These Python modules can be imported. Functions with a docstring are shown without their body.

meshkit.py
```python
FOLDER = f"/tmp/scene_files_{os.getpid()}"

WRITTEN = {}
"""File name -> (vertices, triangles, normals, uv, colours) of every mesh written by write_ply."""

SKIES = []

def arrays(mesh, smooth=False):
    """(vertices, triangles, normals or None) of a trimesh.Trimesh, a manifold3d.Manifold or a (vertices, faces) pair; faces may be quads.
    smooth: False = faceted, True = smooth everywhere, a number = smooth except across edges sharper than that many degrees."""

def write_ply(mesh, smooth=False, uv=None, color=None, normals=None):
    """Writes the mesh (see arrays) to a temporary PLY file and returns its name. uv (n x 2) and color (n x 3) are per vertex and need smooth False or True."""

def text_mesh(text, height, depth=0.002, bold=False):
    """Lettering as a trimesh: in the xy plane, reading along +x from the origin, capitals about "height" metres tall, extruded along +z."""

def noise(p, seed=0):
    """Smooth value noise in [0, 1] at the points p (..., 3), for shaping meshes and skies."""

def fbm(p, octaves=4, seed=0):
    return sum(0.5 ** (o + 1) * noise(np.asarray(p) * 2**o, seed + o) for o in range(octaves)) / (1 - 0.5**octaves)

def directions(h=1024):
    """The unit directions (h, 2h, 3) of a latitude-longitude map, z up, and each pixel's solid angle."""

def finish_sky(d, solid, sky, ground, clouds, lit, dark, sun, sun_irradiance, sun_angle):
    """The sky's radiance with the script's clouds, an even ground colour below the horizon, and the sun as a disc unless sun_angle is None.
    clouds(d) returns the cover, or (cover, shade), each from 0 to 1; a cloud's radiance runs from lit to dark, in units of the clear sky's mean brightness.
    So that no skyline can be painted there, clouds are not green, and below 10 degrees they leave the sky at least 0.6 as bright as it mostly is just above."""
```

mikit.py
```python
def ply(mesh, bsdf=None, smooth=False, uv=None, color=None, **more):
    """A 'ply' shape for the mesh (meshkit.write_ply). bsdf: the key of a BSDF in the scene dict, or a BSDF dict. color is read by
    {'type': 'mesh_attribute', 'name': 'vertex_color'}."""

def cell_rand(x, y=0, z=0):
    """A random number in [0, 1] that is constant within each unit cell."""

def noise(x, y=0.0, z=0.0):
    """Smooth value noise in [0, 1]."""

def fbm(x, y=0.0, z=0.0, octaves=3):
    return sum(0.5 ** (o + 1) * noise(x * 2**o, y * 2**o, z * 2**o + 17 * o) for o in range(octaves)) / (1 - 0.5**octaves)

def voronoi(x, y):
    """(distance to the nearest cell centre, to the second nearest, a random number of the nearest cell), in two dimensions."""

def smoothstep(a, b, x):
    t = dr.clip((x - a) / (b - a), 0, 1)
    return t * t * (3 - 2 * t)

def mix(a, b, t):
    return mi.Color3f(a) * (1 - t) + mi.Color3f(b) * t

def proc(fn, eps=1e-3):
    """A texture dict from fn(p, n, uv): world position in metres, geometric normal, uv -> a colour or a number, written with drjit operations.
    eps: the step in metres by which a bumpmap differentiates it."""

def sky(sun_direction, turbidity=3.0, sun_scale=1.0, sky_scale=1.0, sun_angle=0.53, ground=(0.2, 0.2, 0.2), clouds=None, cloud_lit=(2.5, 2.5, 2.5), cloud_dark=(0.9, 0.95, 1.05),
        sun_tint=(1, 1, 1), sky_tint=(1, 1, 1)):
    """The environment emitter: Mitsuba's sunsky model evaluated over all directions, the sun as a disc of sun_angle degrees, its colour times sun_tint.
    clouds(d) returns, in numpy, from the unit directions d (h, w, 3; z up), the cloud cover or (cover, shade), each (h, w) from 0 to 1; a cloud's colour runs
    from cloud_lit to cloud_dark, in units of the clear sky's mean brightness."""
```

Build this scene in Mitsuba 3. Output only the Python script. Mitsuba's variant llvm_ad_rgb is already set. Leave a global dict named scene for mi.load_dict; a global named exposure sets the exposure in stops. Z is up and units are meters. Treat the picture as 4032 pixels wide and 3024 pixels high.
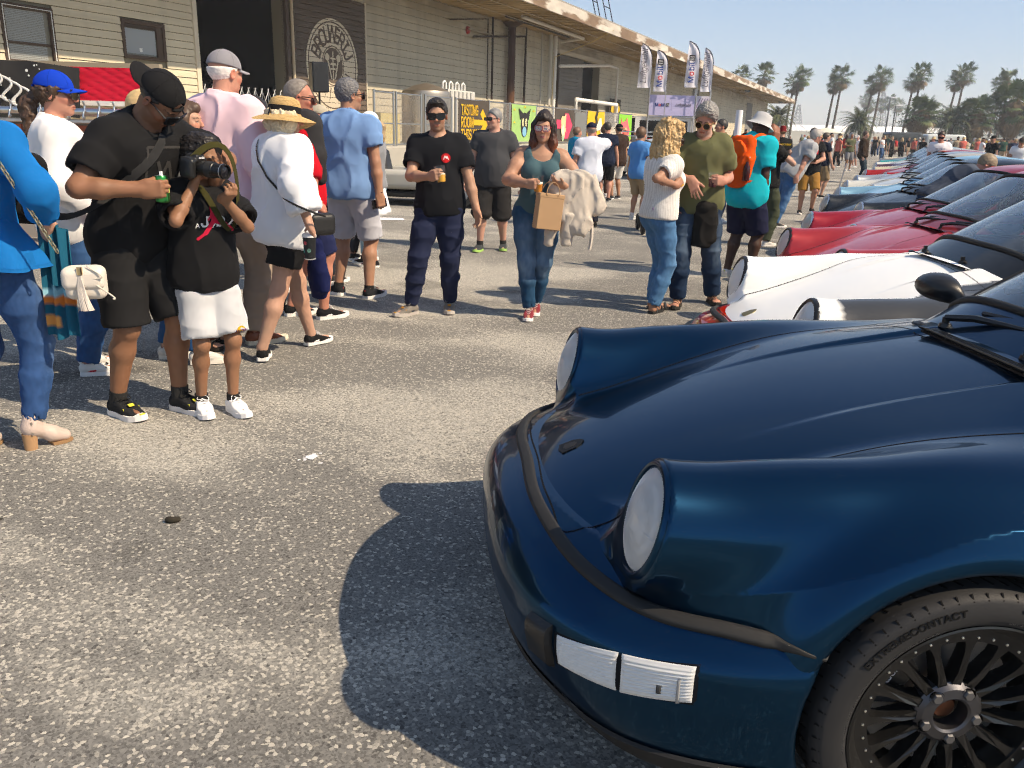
import math, random
import numpy as np, trimesh, drjit as dr, mitsuba as mi, mikit, meshkit
import shapely
from shapely.geometry import Polygon, LineString, Point
from shapely import affinity
from mikit import proc, noise, fbm, voronoi, smoothstep, mix, cell_rand
T = mi.ScalarTransform4f
scene, labels = {}, {}
# ------------------------------------------------------------------ camera, sky, exposure
PITCH, ROLL, CAM_H = math.radians(17.0), math.radians(-1.55), 1.5
_f = np.array([0, math.cos(PITCH), -math.sin(PITCH)])
_u = np.array([0, math.sin(PITCH), math.cos(PITCH)])
_r = np.array([1.0, 0, 0])
_up = math.cos(ROLL) * _u - math.sin(ROLL) * -_r * -1
scene['camera'] = {'type': 'perspective', 'fov': 2 * math.degrees(math.atan(2016 / 3290)), 'fov_axis': 'x', 'near_clip': 0.05, 'far_clip': 4000.0,
                   'to_world': T().look_at(origin=[0, 0, CAM_H], target=(np.array([0, 0, CAM_H]) + _f).tolist(), up=(math.cos(ROLL) * _u + math.sin(-ROLL) * _r * -1).tolist())}
exposure = 2.1
SUN = (.785, -.35, .813)
def clouds(d):
    x, y, z = d[..., 0], d[..., 1], np.maximum(d[..., 2], 0.05)
    p = np.stack([x / z * 0.7, y / z * 1.6, 0 * z + 3.3], -1)
    n = meshkit.fbm(p, 5, 7)
    c = np.clip((n - 0.46) * 2.6, 0, 1) * np.clip((d[..., 2] - 0.18) * 3, 0, 1)
    return 0.06 + 0.5 * c, 0.10 + 0 * c
scene['sky'] = mikit.sky(SUN, turbidity=3.4, sky_tint=(1.0, 1.0, 1.0), sun_scale=1.0, clouds=clouds, cloud_lit=(1.9, 1.95, 2.0), cloud_dark=(1.0, 1.05, 1.15))

# ------------------------------------------------------------------ materials
def _hex(c): return '_'.join('%03d' % int(round(v * 1000)) for v in c)
def mat(kind, c=(0.5, 0.5, 0.5)):
    """key of a plain material of that kind and base colour"""
    key = 'm_%s_%s' % (kind, _hex(c))
    if key in scene: return key
    P = dict(
        cloth=dict(roughness=0.9, specular=0.15, sheen=0.25), denim=dict(roughness=0.9, specular=0.1),
        leather=dict(roughness=0.45, specular=0.5), rubber=dict(roughness=0.65, specular=0.35), plastic=dict(roughness=0.35, specular=0.5),
        matte=dict(roughness=0.85, specular=0.2), gloss=dict(roughness=0.12, specular=0.5), hair=dict(roughness=0.5, specular=0.45),
        skin=dict(roughness=0.52, specular=0.35), paint=dict(roughness=0.3, specular=0.5, clearcoat=1.0, clearcoat_gloss=0.98),
        metal=dict(roughness=0.25, metallic=1.0), chrome=dict(roughness=0.06, metallic=1.0), satin=dict(roughness=0.42, metallic=0.9),
        wood=dict(roughness=0.7, specular=0.3))[kind]
    scene[key] = {'type': 'twosided', 'b': {'type': 'principled', 'base_color': {'type': 'rgb', 'value': [float(x) for x in c]}, **P}}
    return key
def vmat(kind):
    """same, coloured by the mesh's own vertex colours"""
    key = 'v_' + kind
    if key not in scene:
        k = mat(kind, (0.123, 0.123, 0.123)); d = scene.pop(k)
        d = {'type': 'twosided', 'b': {**d['b'], 'base_color': {'type': 'mesh_attribute', 'name': 'vertex_color'}}}
        scene[key] = d
    return key
def pmat(key, fn, rough=0.85, spec=0.25, bump=None, bscale=1.0, eps=2e-3, **kw):
    """procedural material: fn(p, n, uv) -> colour"""
    b = {'type': 'principled', 'base_color': proc(fn), 'roughness': rough, 'specular': spec, **kw}
    if bump is not None: b = {'type': 'bumpmap', 'tex': proc(bump, eps), 'scale': bscale, 'b': b}
    scene[key] = {'type': 'twosided', 'b': b}
    return key
scene['glass_pane'] = {'type': 'thindielectric', 'int_ior': 1.5}
scene['clear_glass'] = {'type': 'dielectric', 'int_ior': 1.5}
scene['clear_plastic'] = {'type': 'thindielectric', 'int_ior': 1.45}
scene['tinted_pane'] = {'type': 'thindielectric', 'int_ior': 1.5, 'specular_transmittance': {'type': 'rgb', 'value': [0.55, 0.66, 0.66]}}

# ------------------------------------------------------------------ objects
def numbered(k):
    if k not in labels and k not in scene and not any(s.startswith(k + '__') for s in scene): return k
    i = 1
    while True:
        q = '%s_%03d' % (k, i)
        if q not in labels and q not in scene and not any(s.startswith(q + '__') for s in scene): return q
        i += 1
_used = {}
def uniq(k):
    """first free name k, k_001, k_002 ..."""
    n = _used.get(k, -1) + 1; _used[k] = n
    return k if n == 0 else '%s_%03d' % (k, n)
def thing(name, label, cat, group=None):
    k = uniq(name); labels[k] = {'label': label, 'category': cat}
    if group: labels[k]['group'] = group
    return k
def struct(name, mesh, m, smooth=False, **kw):
    k = uniq(name); labels[k] = {'kind': 'structure'}
    scene[k] = mikit.ply(mesh, m, smooth=smooth, **kw); return k
_warp = [None]
def part(parent, name, mesh, m, smooth=35, color=None, label=None, kind=None, xf=None):
    if _warp[0]: mesh = _warp[0](tm(mesh), 'wheel' in parent or (name == 'wheel'))
    k = uniq(parent + '__' + name)
    if color is not None:
        color = np.broadcast_to(np.asarray(color, float), (len(mesh[0] if isinstance(mesh, tuple) else mesh.vertices), 3)); smooth = bool(smooth)
    d = mikit.ply(mesh, m, smooth=smooth, color=color)
    if xf is not None: d['to_world'] = xf
    scene[k] = d
    if label or kind: labels[k] = {**({'label': label} if label else {}), **({'kind': kind} if kind else {})}
    return k
def single(name, mesh, m, label, cat, smooth=35, group=None, **kw):
    k = thing(name, label, cat, group); scene[k] = mikit.ply(mesh, m, smooth=smooth, **kw); return k

# ------------------------------------------------------------------ mesh helpers: every mesh is (vertices, triangles)
def tm(m):
    return m if isinstance(m, tuple) else (np.array(m.vertices), np.array(m.faces))
def cat(*ms):
    ms = [tm(m) for m in ms if m is not None]
    at = np.cumsum([0] + [len(m[0]) for m in ms])
    return np.vstack([m[0] for m in ms]), np.vstack([m[1] + a for m, a in zip(ms, at)])
def mv(m, t=(0, 0, 0), R=None, s=None):
    v, f = tm(m)
    if s is not None: v = v * np.asarray(s)
    if R is not None: v = v @ np.asarray(R).T
    return v + np.asarray(t), f
def rz(a): c, s = math.cos(a), math.sin(a); return np.array([[c, -s, 0], [s, c, 0], [0, 0, 1.0]])
def rx(a): c, s = math.cos(a), math.sin(a); return np.array([[1, 0, 0], [0, c, -s], [0, s, c.real if 0 else c]])
def ry(a): c, s = math.cos(a), math.sin(a); return np.array([[c, 0, s], [0, 1, 0], [-s, 0, c]])
def unit(v): v = np.asarray(v, float); return v / max(np.linalg.norm(v), 1e-9)
def frame(z, x=None):
    """rotation whose columns are x, y, z axes with the given z"""
    z = unit(z); x = np.array(x if x is not None else ([1.0, 0, 0] if abs(z[0]) < 0.9 else [0, 1.0, 0]), float)
    x = unit(x - z * (x @ z)); return np.stack([x, np.cross(z, x), z], 1)
def box(sx, sy, sz, c=(0, 0, 0), R=None, bev=0.0):
    if bev <= 0:
        m = trimesh.creation.box((sx, sy, sz)); v, f = tm(m)
    else:
        b = min(bev, sx * .45, sy * .45, sz * .45); h = np.array([sx, sy, sz]) / 2
        pts = []
        for s in np.ndindex(2, 2, 2):
            q = np.array(s) * 2 - 1.0
            for a in range(3):
                e = h - b; e[a] = h[a]; pts.append(q * e)
        hull = trimesh.convex.convex_hull(np.array(pts)); v, f = tm(hull)
    if R is not None: v = v @ np.asarray(R).T
    return v + np.asarray(c), f
def tube(pts, r, n=8, closed=False, caps=True):
    p = np.asarray(pts, float); r = np.broadcast_to(np.asarray(r, float), (len(p),))
    t = np.gradient(p, axis=0) if not closed else np.roll(p, -1, 0) - np.roll(p, 1, 0)
    t /= np.linalg.norm(t, axis=1, keepdims=True) + 1e-12
    a = np.cross(t[0], [0, 0, 1.0] if abs(t[0][2]) < .9 else [1.0, 0, 0]); a = unit(a); A = []
    for i in range(len(p)):
        a = unit(a - t[i] * (a @ t[i])); A.append(a)
    A = np.array(A); B = np.cross(t, A); ang = np.arange(n) * 2 * np.pi / n
    v = p[:, None] + r[:, None, None] * (np.cos(ang)[None, :, None] * A[:, None] + np.sin(ang)[None, :, None] * B[:, None])
    m = len(p); i, j = np.meshgrid(np.arange(m if closed else m - 1), np.arange(n), indexing='ij'); i2 = (i + 1) % m
    q = np.stack([i * n + j, i * n + (j + 1) % n, i2 * n + (j + 1) % n, i2 * n + j], -1).reshape(-1, 4)
    f = np.vstack([q[:, [0, 1, 2]], q[:, [0, 2, 3]]]); v = v.reshape(-1, 3)
    if caps and not closed:
        c0 = [[0, k + 1, k] for k in range(1, n - 1)]; c1 = [[(m - 1) * n, (m - 1) * n + k, (m - 1) * n + k + 1] for k in range(1, n - 1)]
        f = np.vstack([f, c0, c1])
    return v, f
def rod(a, b, r, n=8): return tube([a, b], r, n)
def lathe(prof, n=24, a0=0.0, a1=2 * math.pi):
    """profile of (radius, z) turned round z"""
    p = np.asarray(prof, float); full = abs(a1 - a0 - 2 * math.pi) < 1e-6
    ang = np.linspace(a0, a1, n, endpoint=not full); m = len(p)
    v = np.stack([p[None, :, 0] * np.cos(ang)[:, None], p[None, :, 0] * np.sin(ang)[:, None], np.broadcast_to(p[None, :, 1], (n, m))], -1).reshape(-1, 3)
    i, j = np.meshgrid(np.arange(n if full else n - 1), np.arange(m - 1), indexing='ij'); i2 = (i + 1) % n
    q = np.stack([i * m + j, i2 * m + j, i2 * m + j + 1, i * m + j + 1], -1).reshape(-1, 4)
    return v, np.vstack([q[:, [0, 1, 2]], q[:, [0, 2, 3]]])
def grid(P):
    """surface through an (n, m, 3) array of points"""
    n, m = P.shape[:2]; i, j = np.meshgrid(np.arange(n - 1), np.arange(m - 1), indexing='ij')
    q = np.stack([i * m + j, (i + 1) * m + j, (i + 1) * m + j + 1, i * m + j + 1], -1).reshape(-1, 4)
    return P.reshape(-1, 3), np.vstack([q[:, [0, 1, 2]], q[:, [0, 2, 3]]])
def extrude(poly, d, z=0.0):
    """shapely polygon(s) in xy extruded along z"""
    gs = [g for g in getattr(poly, 'geoms', [poly]) if g.area > 1e-9]
    return mv(cat(*[trimesh.creation.extrude_polygon(g, d, engine='earcut') for g in gs]), (0, 0, z))
_txt = {}
def text(s, h, depth=0.002, bold=False):
    if (s, bold) not in _txt: _txt[(s, bold)] = tm(meshkit.text_mesh(s, 1.0, 1.0, bold))
    v, f = _txt[(s, bold)]; return v * [h, h, depth], f
def centred(m, x=True, y=True):
    v, f = m; lo, hi = v.min(0), v.max(0); c = (lo + hi) / 2
    return v - [c[0] if x else 0, c[1] if y else 0, 0], f
def fitbox(m, w, h):
    v, f = centred(m); s = (v.max(0) - v.min(0))[:2]; return v * [w / s[0], h / s[1], 1], f
def spline(xs, ys):
    from scipy.interpolate import PchipInterpolator
    return PchipInterpolator(xs, ys, axis=0, extrapolate=True)
def smooth_path(pts, n=40):
    from scipy.interpolate import CubicSpline
    p = np.asarray(pts, float); t = np.r_[0, np.cumsum(np.linalg.norm(np.diff(p, axis=0), axis=1))]
    return CubicSpline(t, p)(np.linspace(0, t[-1], n))

# ------------------------------------------------------------------ implicit modelling: a list of primitives -> one smooth mesh
def cap(a, b, ra, rb=None, k=0.02, op=0, sx=1.0, sy=1.0, x=None, flat=False):
    """tapered capsule (or flat ended cone) from a to b; sx, sy widen its section along x and across it"""
    a, b = np.asarray(a, float), np.asarray(b, float); L = np.linalg.norm(b - a)
    R = frame(b - a if L > 1e-6 else [0, 0, 1.0], x).T
    return dict(t='flat' if flat else 'cap', o=a, R=R, L=L, ra=ra, rb=ra if rb is None else rb, sx=sx, sy=sy, k=k, op=op, ext=max(ra, ra if rb is None else rb) * max(sx, sy, 1))
def ell(c, r, R=None, k=0.02, op=0):
    """R: columns are the ellipsoid's axes"""
    return dict(t='ell', o=np.asarray(c, float), R=np.eye(3) if R is None else np.asarray(R).T, r=np.asarray(r, float), k=k, op=op, ext=max(r), L=0)
def bx(c, h, R=None, rad=0.01, k=0.01, op=0):
    return dict(t='box', o=np.asarray(c, float), R=np.eye(3) if R is None else np.asarray(R).T, h=np.asarray(h, float), rad=rad, k=k, op=op, ext=float(np.linalg.norm(h)), L=0)
def half(c, n, k=0.004, op=2):
    """keeps what lies behind the plane through c with normal n"""
    return dict(t='half', o=np.asarray(c, float), n=unit(n), k=k, op=op, ext=1e3, L=0)
def pdist(pr, x, y, z):
    o = pr['o']; x, y, z = x - o[0], y - o[1], z - o[2]
    if pr['t'] == 'half': n = pr['n']; return x * n[0] + y * n[1] + z * n[2]
    R = pr['R'].astype(np.float32)
    u, v, w = (R[i, 0] * x + R[i, 1] * y + R[i, 2] * z for i in range(3))
    if pr['t'] == 'ell':
        r = pr['r']; k0 = np.sqrt((u / r[0]) ** 2 + (v / r[1]) ** 2 + (w / r[2]) ** 2); k1 = np.sqrt((u / r[0] ** 2) ** 2 + (v / r[1] ** 2) ** 2 + (w / r[2] ** 2) ** 2)
        return k0 * (k0 - 1) / np.maximum(k1, 1e-6)
    if pr['t'] == 'box':
        h = pr['h'] - pr['rad']; qx, qy, qz = np.abs(u) - h[0], np.abs(v) - h[1], np.abs(w) - h[2]
        return np.sqrt(np.maximum(qx, 0) ** 2 + np.maximum(qy, 0) ** 2 + np.maximum(qz, 0) ** 2) + np.minimum(np.maximum(qx, np.maximum(qy, qz)), 0) - pr['rad']
    u, v = u / pr['sx'], v / pr['sy']; ms = min(pr['sx'], pr['sy'], 1.0); L = max(pr['L'], 1e-6)
    h = np.clip(w / L, 0, 1); r = pr['ra'] + (pr['rb'] - pr['ra']) * h; rad = np.sqrt(u * u + v * v)
    if pr['t'] == 'cap': return (np.sqrt(rad * rad + (w - h * L) ** 2) - r) * ms
    a = (rad - r) * ms; b = np.abs(w - L / 2) - L / 2
    return np.minimum(np.maximum(a, b), 0) + np.sqrt(np.maximum(a, 0) ** 2 + np.maximum(b, 0) ** 2)
def combine(D, d, k, op):
    if op == 0:
        h = np.maximum(k - np.abs(D - d), 0) / max(k, 1e-6); return np.minimum(D, d) - h * h * k * 0.25
    if op == 1: d = -d
    h = np.maximum(k - np.abs(D - d), 0) / max(k, 1e-6); return np.maximum(D, d) + h * h * k * 0.25
def bounds(prims, pad):
    lo, hi = np.full(3, 1e9), np.full(3, -1e9)
    for p in prims:
        if p['op'] != 0: continue
        for q in (p['o'], p['o'] + p['R'][2] * p['L']) if p['t'] in ('cap', 'flat') else (p['o'],):
            lo = np.minimum(lo, q - p['ext']); hi = np.maximum(hi, q + p['ext'])
    return lo - pad, hi + pad
def field(prims, lo, hi, vox):
    ax = [np.arange(lo[i], hi[i] + vox, vox, dtype=np.float32) for i in range(3)]
    big = np.float32(max(0.08, 4 * vox)); D = np.full([len(a) for a in ax], big, np.float32)
    for p in prims:
        if p['t'] == 'half': sl = [slice(None)] * 3
        else:
            m = max(p['k'], 0) + 3 * vox + 0.03
            e = [p['o'], p['o'] + p['R'][2] * p['L']] if p['t'] in ('cap', 'flat') else [p['o']]
            a, b = np.min(e, 0) - p['ext'] - m, np.max(e, 0) + p['ext'] + m
            sl = [slice(max(0, int((a[i] - lo[i]) / vox)), max(0, int((b[i] - lo[i]) / vox) + 2)) for i in range(3)]
        X = ax[0][sl[0]][:, None, None]; Y = ax[1][sl[1]][None, :, None]; Z = ax[2][sl[2]][None, None, :]
        if 0 in (X.size, Y.size, Z.size): continue
        D[tuple(sl)] = combine(D[tuple(sl)], pdist(p, X, Y, Z), p['k'], p['op'])
    return D
def evalp(prims, P):
    P = np.asarray(P, np.float32); D = np.full(len(P), 0.2, np.float32)
    for p in prims: D = combine(D, pdist(p, P[:, 0], P[:, 1], P[:, 2]), p['k'], p['op'])
    return D
_E = [(0, 0, 0, 0), (0, 1, 0, 0), (0, 0, 1, 0), (0, 1, 1, 0), (1, 0, 0, 0), (1, 1, 0, 0), (1, 0, 0, 1), (1, 1, 0, 1), (2, 0, 0, 0), (2, 1, 0, 0), (2, 0, 1, 0), (2, 1, 1, 0)]
def nets(D, lo, vox):
    """naive surface nets of a dense field"""
    S = D < 0; n = np.array(D.shape) - 1
    c = np.zeros(tuple(n), np.int8)
    for o in np.ndindex(2, 2, 2): c += S[o[0]:n[0] + o[0], o[1]:n[1] + o[1], o[2]:n[2] + o[2]]
    I = np.argwhere((c > 0) & (c < 8))
    if not len(I): return np.zeros((0, 3)), np.zeros((0, 3), int)
    idx = np.full(tuple(n), -1, np.int64); idx[tuple(I.T)] = np.arange(len(I))
    acc, cnt = np.zeros((len(I), 3)), np.zeros(len(I))
    for axis in range(3):
        o1, o2 = [a for a in range(3) if a != axis]
        for a in (0, 1):
            for b in (0, 1):
                off = np.zeros(3, int); off[o1], off[o2] = a, b; J = I + off; K = J.copy(); K[:, axis] += 1
                d0, d1 = D[tuple(J.T)], D[tuple(K.T)]; m = (d0 < 0) != (d1 < 0)
                t = d0[m] / (d0[m] - d1[m]); q = J[m].astype(float); q[:, axis] += t; acc[m] += q; cnt[m] += 1
    V = acc / cnt[:, None] * vox + lo; F = []
    for axis in range(3):
        o1, o2 = [(1, 2), (2, 0), (0, 1)][axis]
        sl0 = [slice(None)] * 3; sl1 = [slice(None)] * 3; sl0[axis] = slice(0, -1); sl1[axis] = slice(1, None)
        A, B = S[tuple(sl0)], S[tuple(sl1)]; J = np.argwhere(A != B)
        J = J[(J[:, o1] > 0) & (J[:, o2] > 0) & (J[:, o1] < n[o1]) & (J[:, o2] < n[o2])]
        fl = A[tuple(J.T)]; q = []
        for a, b in ((0, 0), (-1, 0), (-1, -1), (0, -1)):
            K = J.copy(); K[:, o1] += a; K[:, o2] += b; q.append(idx[tuple(K.T)])
        q = np.stack(q, 1); q[~fl] = q[~fl][:, ::-1]; F += [q[:, [0, 1, 2]], q[:, [0, 2, 3]]]
    return V, np.vstack(F)
def relax(m, it=1, lam=0.5):
    v, f = m
    e = np.vstack([f[:, [0, 1]], f[:, [1, 2]], f[:, [2, 0]]])
    for _ in range(it):
        for l in (lam, -lam * 1.04):
            s, c = np.zeros_like(v), np.zeros(len(v))
            for k in range(3): s[:, k] = np.bincount(e[:, 0], v[e[:, 1], k], len(v)) + np.bincount(e[:, 1], v[e[:, 0], k], len(v))
            c = np.bincount(e[:, 0], minlength=len(v)) + np.bincount(e[:, 1], minlength=len(v))
            v = v + l * (s / np.maximum(c, 1)[:, None] - v)
    return v, f
def vnormals(m):
    v, f = m; n = np.zeros_like(v); fn = np.cross(v[f[:, 1]] - v[f[:, 0]], v[f[:, 2]] - v[f[:, 0]])
    for k in range(3):
        for c in range(3): n[:, c] += np.bincount(f[:, k], fn[:, c], len(v))
    return n / np.maximum(np.linalg.norm(n, axis=1, keepdims=True), 1e-12)
def solid(prims, vox, it=1, fine=()):
    """prims -> mesh; fine: [(lo, hi, vox)] boxes that are meshed finer, in one mesh with the rest"""
    lo, hi = bounds(prims, 2 * vox); out = []
    m = nets(field(prims, lo, hi, vox), lo, vox)
    for a, b, w in fine:
        a, b = np.maximum(a, lo), np.minimum(b, hi)
        if np.any(b - a < 4 * w): continue
        v, f = m; c = v[f].mean(1); m = (v, f[~np.all((c > a + w) & (c < b - w), axis=1)])
        out.append(nets(field(prims, a, b, w), a, w))
    m = cat(m, *[relax(o, it) for o in out]) if out else m
    v, f = m; u, inv = np.unique(f, return_inverse=True); m = (v[u], inv.reshape(f.shape))
    return relax(m, it) if not out else m
def displace(m, amp, freq, seed=0, octaves=3, aniso=(1, 1, 1), ridge=False):
    """pushes the surface out by 0 to amp"""
    n = vnormals(m); q = meshkit.fbm(m[0] * np.asarray(aniso) * freq, octaves, seed)
    q = np.clip(1 - np.abs(q - .5) * 4.5, 0, 1) ** 1.5 if ridge else q
    return m[0] + n * (q * amp)[:, None], m[1]
# ------------------------------------------------------------------ the coupe: X forward from the front axle, Y left, Z up (metres)
from scipy.interpolate import PchipInterpolator as _P
def tab(xs, ys): p = _P(xs, ys); a, b = xs[0], xs[-1]; return lambda x: p(np.clip(x, a, b))
_zc = tab([-3.4, -.62, -.52, -.42, -.2, 0, .2, .4, .6, .685, .75, .80, .86], [.90, .90, .890, .877, .838, .796, .745, .686, .619, .586, .553, .522, .47])
_sst = lambda a, b, x: (lambda t: t * t * (3 - 2 * t))(np.clip((x - a) / (b - a), 0, 1))
def f_tub(x, y, z):
    """bonnet, nose and sides"""
    ay = np.abs(y)
    fall = .06 * np.clip(_sst(-.2, .75, x), 0, 1) + .022 + .035 * _sst(.1, -.5, x)
    zh = _zc(x) - fall * (ay / .5) ** 2.2 - .013 * (1 - _sst(.245, .275, ay)) * _sst(.42, -.40, x)
    n = 2.4
    r = (np.abs(np.clip((x + .1) / .895, 0, 9)) ** n + (ay / .80) ** n) ** (1 / n)
    side = (r - 1) * .78
    rear = -(x + 3.36) + .10 * (ay / .8) ** 3
    top = (z - zh) * .93
    return np.maximum(np.maximum(top, side), np.maximum(rear, .17 - z))
_rec = tab([.10, .16, .20, .26, .33, .38, .43, .47, .50, .53, .56, .6], [.14, .085, .05, .022, .008, .0, .0, .006, .022, .075, .14, .2])
def f_bump(x, y, z):
    """wrap round bumper"""
    ay = np.abs(y); n = 2.45 + .5 * _sst(.50, .40, z)
    r = (np.abs(np.clip((x + .1) / 1.02, 0, 9)) ** n + (ay / .866) ** n) ** (1 / n)
    zz = z + .035 * (ay / .8) ** 2 - .0
    w = 1 - .62 * _sst(.50, .82, ay)
    f = (r - 1) * .86 + _rec(zz) * w
    return np.maximum(np.maximum(f, -(x - .12)), np.maximum(.155 - z, z - .545 + .03 * (ay / .8) ** 2))
_zt = tab([-3.36, -3.2, -3.0, -2.7, -2.4, -2.1, -1.8, -1.5, -1.25, -1.1, -.95, -.75, -.55, -.45, -.3], [.62, .76, .88, 1.03, 1.15, 1.24, 1.288, 1.302, 1.28, 1.235, 1.15, 1.035, .915, .85, .74])
_wc = tab([-3.36, -3.0, -2.5, -2.0, -1.2, -.8, -.6], [.45, .56, .66, .69, .69, .665, .64])
def f_cab(x, y, z):
    xs = x + .24 * y * y * _sst(-1.7, -1.0, x)
    h = _zt(xs) - .45; zz = np.maximum(z - .45, 0) / h
    w = _wc(x) * (1.10 - .10 * np.clip((z - .6) / .7, 0, 1.2) ** 1.0)
    p = 3.4
    r = (zz ** p + (np.abs(y) / w) ** p) ** (1 / p)
    return np.maximum((r - 1) * .52, .5 - z)
def fn(f, k=.02, op=0, lo=(-3.5, -1, 0), hi=(1.1, 1, 1.4)): return dict(t='half', f=f, o=np.zeros(3), k=k, op=op, ext=0, L=0, lo=np.array(lo), hi=np.array(hi), R=np.eye(3))
_pd0 = pdist
def pdist(pr, x, y, z): return pr['f'](x, y, z).astype(np.float32) if 'f' in pr else _pd0(pr, x, y, z)
LN = unit([.967, 0, .255]); LC = np.array([.607, .60, .652])                  # headlight axis and centre
def sides(f): return [q for s in (1, -1) for q in f(s)]
def mir(v, s): return np.array([v[0], v[1] * s, v[2]])
def ring_flare(xc, yc, R, r):
    return lambda x, y, z: np.sqrt((np.sqrt((x - xc) ** 2 + (z - .31) ** 2) - R) ** 2 + (.5 * (np.abs(np.abs(y) - yc) - .05 + np.sqrt((np.abs(np.abs(y) - yc) - .05) ** 2 + .0016))) ** 2) - r
_fy = tab([-1.0, -.6, -.3, 0, .25, .52, .7], [.615, .628, .632, .628, .614, .598, .598])
_ft = tab([-1.0, -.6, -.4, -.15, 0, .25, .52, .7], [.78, .776, .780, .788, .792, .785, .768, .755])
_fr = tab([-1.0, -.6, -.3, 0, .25, .52, .7], [.09, .125, .138, .14, .134, .125, .122])
def f_fend(x, y, z):
    r = _fr(x); ay = np.abs(y)
    f = np.sqrt((ay - _fy(x)) ** 2 + (z - _ft(x) + r) ** 2) - r
    return np.maximum(np.maximum(f, (x - LC[0]) * LN[0] + (z - LC[2]) * LN[2] + .012), -.98 - x)
_ly = tab([-3.3, -3.1, -2.75, -2.2, -1.5, -.4, 0, .25, .5, .7], [.36, .48, .60, .64, .66, .635, .64, .62, .56, .45])
_lr = tab([-3.3, -3.1, -2.75, -2.2, -1.5, -.4, 0, .25, .5, .7], [.12, .18, .21, .205, .13, .165, .17, .17, .14, .08])
_lz = tab([-3.3, -2.75, -2.2, -1.5, -.4, .5], [.58, .56, .54, .5, .46, .46])
def f_low(x, y, z):
    return np.maximum(np.maximum(np.sqrt((np.abs(y) - _ly(x)) ** 2 + (z - _lz(x)) ** 2) - _lr(x), x - .56), -3.3 - x)
_hy = tab([-3.2, -3.05, -2.7, -2.2, -1.7, -1.45], [.34, .42, .53, .59, .60, .60])
_hz = tab([-3.2, -3.05, -2.7, -2.2, -1.7, -1.45], [.66, .68, .72, .735, .70, .66])
_hr = tab([-3.2, -3.05, -2.7, -2.2, -1.7, -1.45], [.12, .16, .19, .19, .14, .10])
def f_hip(x, y, z):
    return np.maximum(np.maximum(np.sqrt((np.abs(y) - _hy(x)) ** 2 + (z - _hz(x)) ** 2) - _hr(x), x + 1.45), -3.2 - x)
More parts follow.
